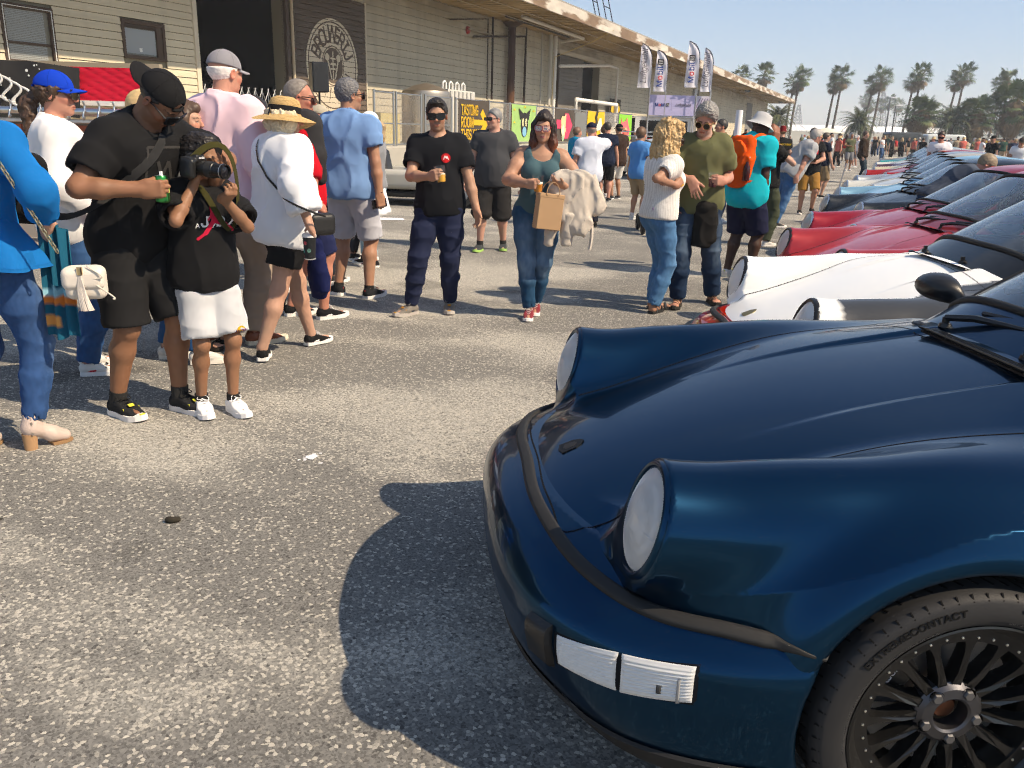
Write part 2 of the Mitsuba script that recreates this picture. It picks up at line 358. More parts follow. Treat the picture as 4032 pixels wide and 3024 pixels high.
def car_prims():
    P = [fn(f_tub, .0), fn(f_fend, .10), fn(f_low, .12), fn(f_hip, .16)]
    P += sides(lambda s: [cap(mir(LC, s) - LN * .22, mir(LC, s) - LN * .004, .112, .124, .045, flat=True)])
    P += [fn(ring_flare(0, .735, .352, .050), .07), fn(ring_flare(-2.272, .74, .355, .06), .09)]
    return P
def wells(): return [q for s in (1, -1) for q in (cap((0, s * .50, .31), (0, s * 1.0, .31), .333, k=.02, op=1, flat=True), cap((-2.272, s * .50, .31), (-2.272, s * 1.0, .31), .333, k=.02, op=1, flat=True))] + [half((0, 0, .165), (0, 0, -1), .01)]
def cbounds(lo, hi): return np.array(lo, float), np.array(hi, float)
def project(prims, v, it=3):
    for _ in range(it):
        d = evalp(prims, v); g = grad(prims, v); v = v - g * (np.clip(d, -.01, .01) / np.maximum((g * g).sum(1), .2))[:, None]
    return v
def grad(prims, v, e=.0015):
    return np.stack([(evalp(prims, v + np.eye(3)[i] * e) - evalp(prims, v - np.eye(3)[i] * e)) / (2 * e) for i in range(3)], 1)
def cmesh(prims, lo, hi, vox, fine=()):
    lo, hi = cbounds(lo, hi); m = nets(field(prims, lo, hi, vox), lo, vox)
    for a, b, w in fine:
        a, b = cbounds(a, b); v, f = m; c = v[f].mean(1); m = cat((v, f[~np.all((c > a + w) & (c < b - w), axis=1)]), nets(field(prims, a, b, w), a, w))
    v, f = m; u, i = np.unique(f, return_inverse=True); v, f = v[u], i.reshape(f.shape)
    v, f = relax((v, f), 2); v = project(prims, v)
    return v, f
def with_normals(prims, m):
    v, f = m; n = grad(prims, v); n /= np.maximum(np.linalg.norm(n, axis=1, keepdims=True), 1e-9)
    g = vnormals(m); bad = (n * g).sum(1) < .6; n[bad] = g[bad]
    return v, f, n
def ply_n(v, f, n, m, **kw):
    if _warp[0]: v, f = _warp[0]((v, f), False)
    d = mikit.ply((v, f), m, smooth=True, **kw)
    from meshkit import WRITTEN
    d['filename'] = meshkit.write_ply((v, f), False, kw.get('uv'), kw.get('color'), normals=n); d['face_normals'] = False
    return d
def onto(prims, pts, off=0.0, it=8):
    """points dropped on the surface, lifted by off along its normal"""
    v = np.asarray(pts, float); v = project(prims, v, it); n = grad(prims, v); n /= np.linalg.norm(n, axis=1, keepdims=True) + 1e-9
    return v + n * off, n
def strip(prims, path, w, off=.001, thick=.003, n=60, prof=None):
    """a band of width w that lies along the path on the surface"""
    p = smooth_path(path, n); p, nn = onto(prims, p); t = np.gradient(p, axis=0); t /= np.linalg.norm(t, axis=1, keepdims=True); b = np.cross(nn, t)
    prof = prof or [(-.5, 0), (-.42, 1), (.42, 1), (.5, 0)]
    tp = np.clip(np.minimum(np.arange(n), n - 1 - np.arange(n)) / (n * .05), .25, 1)[:, None] if thick > .005 else 1.0
    P = np.stack([p + b * (a * w) * tp + nn * (off + h * thick * tp) for a, h in prof], 1)
    return grid(P)
def ray_to(prims, o, d, n=60):
    """first surface point from o (N,3) along d"""
    p = np.asarray(o, float).copy(); d = unit(d)
    for _ in range(n): p = p + d * (evalp(prims, p) * .8)[:, None]
    return p
def drop(prims, m, o_axis, off=.0012, R=None):
    """a flat mesh (already placed) pushed along o_axis until it lies on the surface"""
    v, f = m; d = unit(o_axis); p = ray_to(prims, v, d); return p - d * off, f
_pr_body = car_prims() + wells()
_pr_bump = [fn(f_bump, .0)] + wells()
_pr_cab = [fn(f_cab, 0)]
# ------------------------------------------------------------------ cutting a mesh along a scalar's zero line
def clip(m, g):
    """the part of the mesh where the per vertex scalar g is >= 0, cut exactly along g = 0"""
    v, f = m; s = g[f] >= 0; c = s.sum(1); keep = f[c == 3]; nv, nf, cache = list(v), [], {}
    def cutp(a, b):
        k = (min(a, b), max(a, b))
        if k not in cache:
            t = g[a] / (g[a] - g[b]); cache[k] = len(nv); nv.append(v[a] + (v[b] - v[a]) * t)
        return cache[k]
    for tri, q in zip(f[(c == 1) | (c == 2)], s[(c == 1) | (c == 2)]):
        if q.sum() == 1:
            i = int(np.argmax(q)); a, b, d = tri[i], tri[(i + 1) % 3], tri[(i + 2) % 3]; nf.append((a, cutp(a, b), cutp(a, d)))
        else:
            i = int(np.argmin(q)); a, b, d = tri[i], tri[(i + 1) % 3], tri[(i + 2) % 3]; x, y = cutp(a, b), cutp(a, d); nf += [(x, b, d), (x, d, y)]
    F = np.vstack([keep, np.array(nf, int).reshape(-1, 3)]); V = np.array(nv); u, i = np.unique(F, return_inverse=True)
    return V[u], i.reshape(F.shape)
def poly_sd(P, poly):
    """signed distance of points (N,2) to a polygon, positive outside"""
    P = np.asarray(P, float); A = np.asarray(poly, float); B = np.roll(A, -1, 0); d = np.full(len(P), 1e9); ins = np.zeros(len(P), bool)
    for a, b in zip(A, B):
        e = b - a; w = P - a; t = np.clip(w @ e / (e @ e + 1e-12), 0, 1); d = np.minimum(d, np.linalg.norm(w - t[:, None] * e, axis=1))
        cr = ((a[1] > P[:, 1]) != (b[1] > P[:, 1])) & (P[:, 0] < (b[0] - a[0]) * (P[:, 1] - a[1]) / (b[1] - a[1] + 1e-12) + a[0]); ins ^= cr
    return np.where(ins, -d, d)
def rounded(poly, r): return np.array(Polygon(poly).buffer(-r).buffer(r, quad_segs=5).exterior.coords)[:-1]
W_FRONT = rounded([(-.615, -.59), (-.615, .59), (-1.10, .505), (-1.10, -.505)], .05)
W_SIDE = rounded([(-.86, .915), (-1.15, 1.185), (-1.30, 1.225), (-1.50, 1.235), (-1.70, 1.225), (-1.70, .915)], .03)
W_QUART = rounded([(-1.76, .925), (-1.76, 1.215), (-2.0, 1.165), (-2.22, 1.05), (-2.32, .94)], .03)
W_REAR = rounded([(-2.24, -.47), (-2.24, .47), (-2.84, .42), (-2.84, -.42)], .06)
def windows(m):
    v = m[0]; xs = v[:, 0] + .24 * v[:, 1] ** 2 * _sst(-1.7, -1.0, v[:, 0])
    g1 = np.where(v[:, 0] > -1.4, poly_sd(np.stack([xs, v[:, 1]], 1), W_FRONT), .2)
    side = np.abs(v[:, 1]) > .36
    g2 = np.where(side, poly_sd(v[:, [0, 2]], W_SIDE), .2); g3 = np.where(side, poly_sd(v[:, [0, 2]], W_QUART), .2)
    g4 = np.where(v[:, 0] < -2.1, poly_sd(v[:, :2], W_REAR), .2)
    return g1, g2, g3, g4
def shell(vox_body, vox_cab, fine):
    """the coupe's sheet metal and panes, made once for cars of the same fineness"""
    m = cmesh(_pr_body, (-3.5, -.95, .1), (1.0, .95, 1.05), vox_body, (fine and [((-.75, -.95, .12), (.95, .95, 1.0), .0095)]) or ())
    v = m[0]
    well = np.minimum(np.hypot(v[:, 0], v[:, 2] - .31), np.hypot(v[:, 0] + 2.272, v[:, 2] - .31))
    wl = ((well < .3385) & (np.abs(v[:, 1]) < .80))
    fm = wl[m[1]].all(1); liner = (v, m[1][fm]); m = (v, m[1][~fm])
    g = np.maximum.reduce([-(v[:, 0] + .60 + .2 * v[:, 1] ** 2), (v[:, 0] + 2.95), .0 * v[:, 0]]) * 0
    inside = np.minimum.reduce([-(v[:, 0] + .58 + .22 * v[:, 1] ** 2), v[:, 0] + 2.9, .60 - np.abs(v[:, 1]), (v[:, 2] - .80)])
    m = clip(m, -inside)
    B = with_normals(_pr_body, m)
    bm = cmesh(_pr_bump, (.05, -.98, .1), (1.0, .98, .6), .0095 if fine else .02); BM = with_normals(_pr_bump, bm)
    c = cmesh(_pr_cab, (-3.5, -.8, .60), (-.3, .8, 1.36), vox_cab, (fine and [((-1.2, -.75, .7), (-.4, .75, 1.3), .012)]) or ())
    c = clip(c, c[0][:, 2] - (.80 if 1 else 0) + 0 * c[0][:, 0])
    G = windows(c); C = clip(c, np.minimum.reduce(G)); C = with_normals(_pr_cab, C)
    glass = [(lambda q: (q[0] * [1, .993, .997], q[1]))(clip(c, -x)) for x in G]
    half = lambda q, s: (q[0], q[1][(q[0][q[1]].mean(1)[:, 1] * s) > 0])
    return dict(body=B, liner=liner, bump=BM, cab=C, wind=glass[0], sides=[(half(glass[1 + i], s), w, s) for i, w in enumerate((W_SIDE, W_QUART)) for s in (1, -1)], rear=glass[3])
def pane(m, g): return ply_n(*with_normals(_pr_cab, m), g)
def seal_path(poly, front=True, n=90):
    p = np.vstack([poly, poly[:1]]); L = LineString(p); q = np.array([L.interpolate(t, normalized=True).coords[0] for t in np.linspace(0, 1, n, endpoint=False)])
    y = q[:, 1]; x = q[:, 0].copy()
    for _ in range(6): x = q[:, 0] - .24 * y * y * _sst(-1.7, -1.0, x)
    o = np.stack([x, y, np.full(n, 1.6)], 1); return ray_to(_pr_cab, o, (0, 0, -1))
def side_path(poly, s, n=60):
    p = np.vstack([poly, poly[:1]]); L = LineString(p); q = np.array([L.interpolate(t, normalized=True).coords[0] for t in np.linspace(0, 1, n, endpoint=False)])
    return ray_to(_pr_cab, np.stack([q[:, 0], np.full(n, s * 1.2), q[:, 1]], 1), (0, -s, 0))
STRIP = [(.803, 0, .543), (.803, .192, .536), (.779, .352, .524), (.737, .491, .508), (.688, .581, .496), (.624, .659, .488), (.567, .702, .484), (.474, .745, .481), (.374, .790, .479), (.30, .815, .476)]
def both_sides(half): return [(a, -b, c) for a, b, c in half[::-1][:-1]] + list(half)
both_body = car_prims() + [fn(f_bump, .0)] + wells()
def disc_xy(r0, r1, z0, z1, n=40): return lathe([(r0, z0), (r1, z1)], n)
_LR = frame(LN, (0, 1, 0))
def place_light(m, s):
    c = mir(LC, s); R = _LR
    v, f = m; return v @ R.T + c, f
def light_parts(par, s, rim_mat, fine, deep=None):
    h = part(par, 'headlight', place_light(lathe([(.0, -.06), (.06, -.055), (.098, -.02), (.108, .0)], 32), s), mat('chrome', (.9, .9, .9)), smooth=60)
    prof = [(.127, -.022), (.129, -.004), (.126, .007), (.118, .013), (.110, .010), (.108, .0)]
    if deep: prof = [(.129, -.05), (.134, -.005), (.130, .016), (.115, .02), (.106, .004)]
    part(h, 'rim', place_light(lathe(prof, 48), s), rim_mat, smooth=60)
    n, k = (150, 12) if fine else (28, 5)
    rr = np.linspace(0, .1085, k); ang = np.arange(n) * 2 * np.pi / n
    Rr, A = np.meshgrid(rr, ang, indexing='ij'); zz = .006 + .030 * (1 - (Rr / .1085) ** 2)
    if fine: zz = zz + .0012 * np.cos(A * 75) * _sst(.062, .075, Rr) + .0008 * _sst(.07, .05, Rr) * np.cos(Rr * np.cos(A) * 520)
    P = np.stack([Rr * np.cos(A), Rr * np.sin(A), zz], -1); P = np.concatenate([P, P[:, :1]], 1)
    part(h, 'lens', place_light(grid(P), s), LENS, smooth=True)
    if fine:
        fl = [(np.stack([np.cos(a) * q, np.sin(a) * q, z + 0 * a], -1)) for q, z in ((.064, .006), (.100, -.012)) for a in [np.arange(300) * 2 * np.pi / 300]]
        wob = .004 * (np.arange(300) % 4 < 2); G = np.stack([fl[0] + np.stack([0 * wob, 0 * wob, wob], 1), fl[1] + np.stack([0 * wob, 0 * wob, wob], 1)], 0); G = np.concatenate([G, G[:, :1]], 1)
        part(h, 'fluted_ring', place_light(grid(G), s), mat('gloss', (.74, .75, .76)), smooth=False)
        bars = cat(*[mv(box(.0045, ln, .004), (xx, yy, .012)) for xx, yy, ln in [(-.036 + .009 * i, -.004 - .016 * (i > 3), .062 - .02 * (i > 3)) for i in range(9)]])
        part(h, 'prism_bars', place_light(bars, s), mat('gloss', (.70, .71, .72)), smooth=False)
        part(h, 'bulb', place_light(lathe([(0, .03), (.012, .026), (.014, .0), (.02, -.02)], 14), s), mat('metal', (.8, .8, .8)))
    return h
scene['m_lens'] = {'type': 'blendbsdf', 'weight': .55, 'a': {'type': 'thindielectric', 'int_ior': 1.6}, 'b': {'type': 'twosided', 'b': {'type': 'principled', 'base_color': {'type': 'rgb', 'value': [.80, .81, .80]}, 'roughness': .15, 'specular': .6, 'clearcoat': 1.0}}}
LENS = 'm_lens'
scene['m_frost'] = {'type': 'twosided', 'b': {'type': 'principled', 'base_color': {'type': 'rgb', 'value': [.62, .62, .60]}, 'roughness': .18, 'specular': .6, 'clearcoat': 1.0, 'clearcoat_gloss': .95}}
def wheel_simple(par, name, c, tyre_r=.305, col=(.03, .03, .03), spokes=5, rimcol=(.45, .45, .46), n=24):
    s = 1 if c[1] > 0 else -1
    w = part(par, name, mv(lathe([(.205, -.09), (.235, -.1), (.285, -.1), (tyre_r, -.07), (tyre_r, .07), (.285, .1), (.235, .1), (.205, .09)], n), c, rx(-s * math.pi / 2)), mat('rubber', col), smooth=40)
    rim = [lathe([(.205, .09), (.20, .07), (.185, .045), (.18, -.05)], n), lathe([(.0, .062), (.05, .062), (.06, .04)], 14)]
    for i in range(spokes):
        a = 2 * math.pi * i / spokes; rim.append(mv(box(.17, .055, .02, (.115, 0, .045), bev=.006), R=rz(a)))
    part(w, 'rim', mv(cat(*rim), c, rx(-s * math.pi / 2)), mat('satin', rimcol), smooth=30)
    return w
def wheel_forged(par, c):
    """the near front wheel: low tyre with lettering on black multi spoke wheel"""
    R = rx(-math.pi / 2); TR = .307; pl = lambda m: mv(m, c, R)      # local z = outwards (+Y)
    w = part(par, 'wheel', pl(lathe([(.232, -.11), (.25, -.12), (.285, -.118), (.300, -.10), (TR, -.085), (TR, .062), (.3035, .078), (.297, .088), (.289, .0925), (.270, .096), (.252, .095), (.240, .089), (.236, .084)], 96)), mat('rubber', (.022, .022, .023)), smooth=50, label='low profile tyre with raised lettering')
    tr = [mv(box(.0012, .0035, .045, (TR + .0002, 0, .036)), R=rz(2 * math.pi * i / 64) @ rx(.35)) for i in range(64)]
    tr += [mv(box(.0165, .0032, .0022, (.2985, 0, .0852), R=ry(.62)), R=rz(2 * math.pi * (i + .3) / 64)) for i in range(64)]
    part(w, 'tread_sipe', pl(cat(*tr)), mat('matte', (.004, .004, .004)), smooth=False, kind='stuff')
    part(w, 'tread_groove', pl(cat(*[lathe([(TR + .0004, z - .004), (TR + .0006, z), (TR + .0004, z + .004)], 80) for z in (-.05, -.015, .022)])), mat('matte', (.004, .004, .004)))
    def arc(s, r, h, a_mid, col, z, bold=True, inv=False, sp=1.0):
        v, f = text(s, h, .0014, bold); wd = v[:, 0].max(); a = a_mid + (wd / 2 - v[:, 0]) * sp / r; q = r + v[:, 1]
        return part(w, 'lettering', pl((np.stack([q * np.cos(a), q * np.sin(a), z + v[:, 2]], 1), f[:, ::-1])), col, smooth=False)
    dk = mat('matte', (.006, .006, .006)); lt = mat('rubber', (.055, .055, .055)); P2 = math.pi
    # local x = car forward (image left), local y = down the image: angle grows from forward towards the ground
    arc('EXTREMECONTACT', .268, .0145, -P2 * .315, dk, .0958, sp=1.12)
    arc('DWS 06 PLUS', .275, .008, -P2 * .61, dk, .0955, False)
    arc('DOT 1G5 0F3B8N', .248, .007, -P2 * .60, lt, .0935, False)
    arc('STANDARD LOAD 91Y  EXTRA LOAD  TUBELESS  RADIAL  MADE IN U.S.A.', .2455, .0068, -P2 * .16, lt, .0925, False)
    bk, sat = mat('gloss', (.010, .010, .010)), mat('plastic', (.016, .016, .016))
    rim = part(w, 'rim', pl(lathe([(.236, .086), (.2385, .0905), (.234, .092), (.230, .086), (.222, .070), (.205, .052), (.203, .046), (.196, .046), (.176, .046), (.174, .040), (.172, -.09)], 96)), bk, smooth=40, label='black multi piece rim with a polished row of rivets')
    for i in range(36):
        a = 2 * P2 * (i + .4) / 36
        part(rim, 'rivet', pl(mv(lathe([(.0028, 0), (.0026, .0022), (0, .003)], 8), (.1855 * math.cos(a), .1855 * math.sin(a), .046))), mat('metal', (.85, .83, .78)))
    for i in range(15):
        a = 2 * P2 * (i + .12) / 15
        sp = Polygon([(.062, -.013), (.10, -.0085), (.150, -.0075), (.168, -.013), (.178, -.020), (.178, .020), (.168, .013), (.150, .0075), (.10, .0085), (.062, .013)]).buffer(.003)
        v, f = extrude(sp, .022, 0); r = v[:, 0]; top = v[:, 2] > .011
        v[:, 2] = np.where(top, np.interp(r, [.05, .09, .178], [.030, .040, .042]), np.interp(r, [.05, .178], [.0, .022])); v[:, 1] *= np.where(top, .62, 1.0)
        part(rim, 'spoke', pl(mv((v, f), R=rz(a))), bk, smooth=20)
    part(rim, 'hub', pl(lathe([(.036, .005), (.036, .040), (.041, .044), (.060, .041), (.072, .030), (.074, .0)], 48)), mat('satin', (.10, .10, .11)), smooth=30)
    part(rim, 'hub_cap', pl(lathe([(0, .018), (.022, .016), (.030, .004), (.036, -.01)], 32)), mat('satin', (.16, .07, .04)), smooth=40, label='rusty centre cap')
    for i in range(5):
        a = 2 * P2 * (i + .33) / 5; cc = (.0555 * math.cos(a), .0555 * math.sin(a), .022)
        part(rim, 'lug_nut', pl(mv(lathe([(.0115, 0), (.0115, .022), (.0095, .026), (0, .026)], 6), cc)), mat('satin', (.22, .22, .23)), smooth=False)
        part(rim, 'lug_seat', pl(mv(lathe([(.0155, .0205), (.0148, .0195), (.011, .012)], 20), cc)), mat('matte', (.004, .004, .004)))
    d = part(w, 'brake_disc', pl(lathe([(.05, -.02), (.155, -.02), (.155, -.045), (.05, -.045)], 48)), mat('satin', (.35, .33, .30)))
    ca = [(.158 * math.cos(t), .158 * math.sin(t)) for t in np.linspace(-P2 * .02, -P2 * .30, 12)] + [(.098 * math.cos(t), .098 * math.sin(t)) for t in np.linspace(-P2 * .30, -P2 * .02, 12)]
    part(w, 'brake_caliper', pl(extrude(Polygon(ca), .05, -.045)), mat('gloss', (.012, .012, .012)), smooth=30)
    v, f = text('PORSCHE', .013, .001, True); wd = v[:, 0].max(); a = -P2 * .155 + (wd / 2 - v[:, 0]) / .14; q = .134 + v[:, 1]
    part(w, 'lettering', pl((np.stack([q * np.cos(a), q * np.sin(a), .0055 + v[:, 2]], 1), f[:, ::-1])), mat('matte', (.6, .6, .6)), smooth=False, label='pale lettering on brake caliper')
def bump_patch(ang0, ang1, z0a, z0b, z1a, z1b, n=40, k=14, off=.003, rib=0.0, nrib=9):
    """patch on the bumper between two plan angles, with heights given at both ends"""
    a = np.linspace(ang0, ang1, n)[:, None]; t = np.linspace(0, 1, k)[None]; u = np.linspace(0, 1, n)[:, None]
    z = (z0a + (z0b - z0a) * u) * (1 - t) + (z1a + (z1b - z1a) * u) * t
    d = np.stack([np.cos(a) + 0 * t, np.sin(a) + 0 * t, 0 * z], -1); o = np.array([.05, 0, 0]) + d * 1.25; o[..., 2] = z
    P = np.empty_like(o)
    for i in range(n): P[i] = ray_to(_pr_bump, o[i], -d[i, 0])
    edge = np.minimum(np.minimum(u, 1 - u) * 14, np.minimum(t, 1 - t) * 6).clip(0, 1)[..., None]
    lift = off * (edge ** .5) + (rib * np.cos(t * nrib * 2 * math.pi))[..., None] * edge
    return grid(P + d * lift)
def car(name, label, pos, sh, paint, rim='chrome', bumper=None, strip=True, wipers=2, fine=False, deep=False, glass='tinted_pane', mirror=True, wheel=(.45, .45, .46), extra=None, group='sports cars parked in a row', roof=None, seals='black'):
    k = thing(name, label, 'car', group); x, y, yaw, s = pos; c, sn = math.cos(yaw), math.sin(yaw)
    XF = T(np.array([[-c * s, sn * s, 0, x], [-sn * s, -c * s, 0, y], [0, 0, s, 0], [0, 0, 0, 1]]).tolist()); before = set(scene)
    blk, rub = mat('plastic', (.012, .012, .012)), mat('rubber', (.02, .02, .02))
    scene[uniq(k + '__body')] = ply_n(*sh['body'], paint); body = k + '__body'
    scene[uniq(k + '__bumper')] = ply_n(*sh['bump'], bumper or paint)
    scene[uniq(k + '__roof')] = ply_n(*sh['cab'], roof or paint); roofk = k + '__roof'
    part(body, 'arch_liner', sh['liner'], mat('matte', (.008, .008, .008)), smooth=False)
    scene[uniq(k + '__windscreen')] = pane(sh['wind'], glass); scene[uniq(k + '__rear_window')] = pane(sh['rear'], glass)
    ws = k + '__windscreen'
    part(ws, 'seal', tube(seal_path(W_FRONT, n=110 if fine else 50), .014, 8 if fine else 5, True), rub, smooth=True)
    if seals == 'chrome': part(ws, 'trim', tube(seal_path(W_FRONT, n=60) * [1, 1, 1] + [.004, 0, .012], .006, 5, True), mat('chrome', (.8, .8, .8)), smooth=True)
    for gm, w, q in sh['sides']:
        sw = part(k, 'side_window', gm, glass, smooth=True); part(sw, 'frame', tube(side_path(w, q), .011, 5, True), mat('chrome', (.8, .8, .8)) if seals == 'chrome' else rub, smooth=True)
    if strip:
        part(k, 'rubber_strip', strip_mesh(fine), rub, smooth=40)
    for q in (1, -1): light_parts(k, q, {'chrome': mat('chrome', (.85, .85, .85)), 'black': blk, 'paint': paint}[rim], fine, deep)
    # cowl vent, wipers, gaps
    vent = k + '__body'
    vp = cat(*[box(.058, .53, .004, (-.432, .02, _cz - .012), R=ry(-.22)) for _cz in [float(_zc(-.432)) + .002]])
    gv = part(vent, 'air_vent', ((vp[0]), vp[1]), mat('matte', (.004, .004, .004)), smooth=False)
    if fine:
        slats = cat(*[box(.003, .52, .006, (-.412 - .006 * i, .02, float(_zc(-.412 - .006 * i)) - .012)) for i in range(8)] + [box(.05, .003, .006, (-.432, -.23 + .0125 * i, float(_zc(-.432)) - .011), R=ry(-.2)) for i in range(41)])
        part(vent, 'grille', slats, mat('plastic', (.01, .01, .01)), smooth=False)
    gap = [(.772, 0, .545), (.775, .19, .543), (.762, .34, .53), (.748, .402, .522), (.69, .408, .545), (.63, .418, .575), (.52, .425, .61), (.35, .445, .655), (.15, .465, .70), (-.05, .485, .745), (-.25, .50, .79), (-.40, .51, .82)]
    part(body, 'bonnet_gap', strip_on(both_body, both_sides(gap), .0045 if fine else .006, .0008, 160 if fine else 60), mat('matte', (.003, .004, .006)), smooth=False)
    part(body, 'bonnet_gap', strip_on(both_body, [(-.402, -.51, .83), (-.400, -.3, .86), (-.398, .02, .88), (-.400, .3, .86), (-.402, .51, .83)], .0045, .0008, 40), mat('matte', (.003, .004, .006)), smooth=False)
    crest = [(-.030, .024), (-.014, .026), (0, .030), (.014, .026), (.030, .024), (.027, -.012), (.016, -.028), (0, -.036), (-.016, -.028), (-.027, -.012)]
    cm = extrude(Polygon(crest), .003); cv = cm[0][:, [1, 0, 2]] * [-1, 1, 1] * [1.15, 1.0, 1]; base = onto(both_body, [(.685, .012, .585)]); N = base[1][0]
    Rr = frame(N, (1, 0, 0)); part(body, 'badge', (cv * [-1, 1, 1] @ Rr.T + base[0][0], cm[1]), mat('satin', (.02, .02, .02) if fine else (.3, .25, .12)), smooth=20, label='small dark shield badge on the bonnet')
    if fine: part(body, 'badge', (cv * [-.55, .55, 1.25] @ Rr.T + base[0][0], cm[1]), mat('satin', (.06, .05, .04)), smooth=20)
    for yy in ((-.26, .12)[:2] if wipers or extra == 'posts' else ()):
        p0 = onto(both_body, [(-.50, yy, .885)])[0][0]
        wp = part(k, 'wiper', cat(rod(p0 - [0, 0, .01], p0 + [0, 0, .03], .011, 10), mv(lathe([(.02, 0), (.016, .012), (.0, .014)], 12), p0)), blk if wipers else mat('satin', (.3, .28, .25)), smooth=40)
        if wipers:
            a, b, cc = p0 + [0, 0, .028], p0 + [-.055, .20, .050], p0 + [-.10, .52, .062]
            part(wp, 'arm', cat(tube([a, (a + b) / 2 + [0, 0, .008], b, cc * .4 + b * .6], [.011, .012, .008, .005], 6)), blk, smooth=50)
            b0, b1 = p0 + [-.075, .06, .055], p0 + [-.125, .60, .058]; part(wp, 'blade', tube([b0, (b0 + b1) / 2 + [-.012, 0, .01], b1], [.007, .009, .005], 6), blk, smooth=50)
    p1 = onto(both_body, [(-.47, -.36, .87)])[0][0]; part(body, 'washer_nozzle', mv(lathe([(.02, 0), (.016, .006), (0, .011)], 14), p1, s=(1, 1.6, 1)), blk)
    if mirror:
        for q in ((1, -1) if fine else (1,)):
            p = [cap((-.84, q * .66, .86), (-.80, q * .76, .885), .03, .028, .02), ell((-.79, q * .81, .90), (.075, .105, .050), k=.03), half((-.825, 0, 0), (-1, 0, 0), .01)]
            part(k, 'mirror', solid(p, .010, 2), blk if mirror is True else mirror, smooth=60)
    # cabin
    dk, dk2 = mat('leather', (.015, .015, .016)), mat('cloth', (.03, .03, .033))
    it = part(k, 'interior', cat(box(2.2, 1.2, .03, (-1.75, 0, .42)), solid([bx((-.86, 0, .80), (.16, .60, .06), rad=.04), bx((-.80, 0, .84), (.14, .30, .03), rad=.03, k=.05)], .03, 1), box(.03, 1.2, .42, (-2.6, 0, .64)), *[box(1.9, .03, .44, (-1.7, q * .585, .63)) for q in (1, -1)]), dk, smooth=40)
    for q in (1, -1):
        part(it, 'seat', solid([bx((-1.45, q * .33, .53), (.25, .24, .07), rad=.05, k=.05), bx((-1.72, q * .33, .80), (.07, .23, .26), ry(-.25), .06, .06), bx((-1.80, q * .33, 1.06), (.05, .14, .09), ry(-.2), .045, .05)], .03, 1), dk2, smooth=60)
    an = np.arange(24) * 2 * np.pi / 24; C0 = np.array([-1.10, .33, .86]); R0 = frame((-.85, 0, .5), (0, 1, 0))
    part(it, 'steering_wheel', cat(tube(np.stack([.185 * np.cos(an), .185 * np.sin(an), 0 * an], 1) @ R0.T + C0, .013, 6, True), rod(C0, C0 + [.22, 0, -.1], .02), mv(box(.34, .03, .012), C0, R0), mv(box(.03, .17, .012, (0, -.08, 0)), C0, R0)), dk, smooth=50)
    mk = wheel_simple
    for X in (0, -2.272):
        for q in (1, -1):
            if fine and X == 0 and q == 1: wheel_forged(k, (0, .752, .307)); continue
            mk(k, 'wheel', (X, q * .72, .305), rimcol=wheel, spokes=5 if not fine else 10, n=24)
    if fine: fine_front(k, paint)
    for kk in set(scene) - before:
        if kk.startswith(k + '__'): scene[kk]['to_world'] = XF
    return k
def strip_on(prims, path, w, off, n): return strip(prims, path, w, off=off, thick=.0004, n=n, prof=[(-.5, 0), (.5, 0)])
_sm = {}
def strip_mesh(fine):
    if fine not in _sm: _sm[fine] = strip(both_body, both_sides(STRIP), .034, .001, .010, 160 if fine else 50, prof=[(-.5, -.4), (-.46, .6), (-.25, 1), (.25, 1), (.46, .6), (.5, -.4)])
    return _sm[fine]
def fine_front(k, paint):
    """front lamps and small trim of the near car"""
    b = k + '__bumper'; blk = mat('plastic', (.013, .013, .013))
    for q in (1, -1):
        def sg(m): return (m[0] * [1, q, 1], m[1] if q > 0 else m[1][:, ::-1])
        A = lambda x, y: math.atan2(y, x - .05)
        a0, a1, a2 = A(.789, .60), A(.668, .712), A(.527, .785)
        fl = part(b, 'fog_lamp', sg(bump_patch(a0 + .006, a1 - .004, .307, .318, .384, .411, 40, 90, .006, .0011, 11)), 'm_frost', smooth=True, label='clear ribbed fog lamp')
        il = part(b, 'indicator', sg(bump_patch(a1 + .004, a2 - .006, .318, .345, .411, .425, 40, 90, .006, .0011, 11)), 'm_frost', smooth=True, label='clear ribbed turn signal')
        part(b, 'lamp_recess', sg(bump_patch(a0 - .002, a2 + .002, .302, .341, .389, .430, 50, 8, .0016)), mat('matte', (.006, .007, .010)), smooth=True)
        part(il, 'bulb_holder', sg(bump_patch(a1 + .085, a1 + .10, .345, .348, .375, .378, 6, 6, .0085)), mat('plastic', (.05, .05, .05)), smooth=True)
        part(il, 'bulb_holder', sg(bump_patch(a1 + .128, a1 + .138, .334, .338, .405, .408, 6, 6, .0085)), mat('plastic', (.30, .30, .30)), smooth=True)
        part(b, 'bumperette', sg(bump_patch(A(.835, .525), A(.792, .592), .285, .285, .395, .40, 16, 16, .020)), blk, smooth=40)
    v = strip(_pr_bump, [(.26, -.84, .185), (.45, -.80, .185), (.62, -.70, .18), (.78, -.5, .18), (.86, -.25, .18), (.88, 0, .18), (.86, .25, .18), (.78, .5, .18), (.62, .70, .18), (.45, .80, .185), (.26, .84, .185)], .05, .002, .008, 80)
    part(b, 'lip', v, mat('rubber', (.015, .015, .015)), smooth=40)
strip_fn = strip
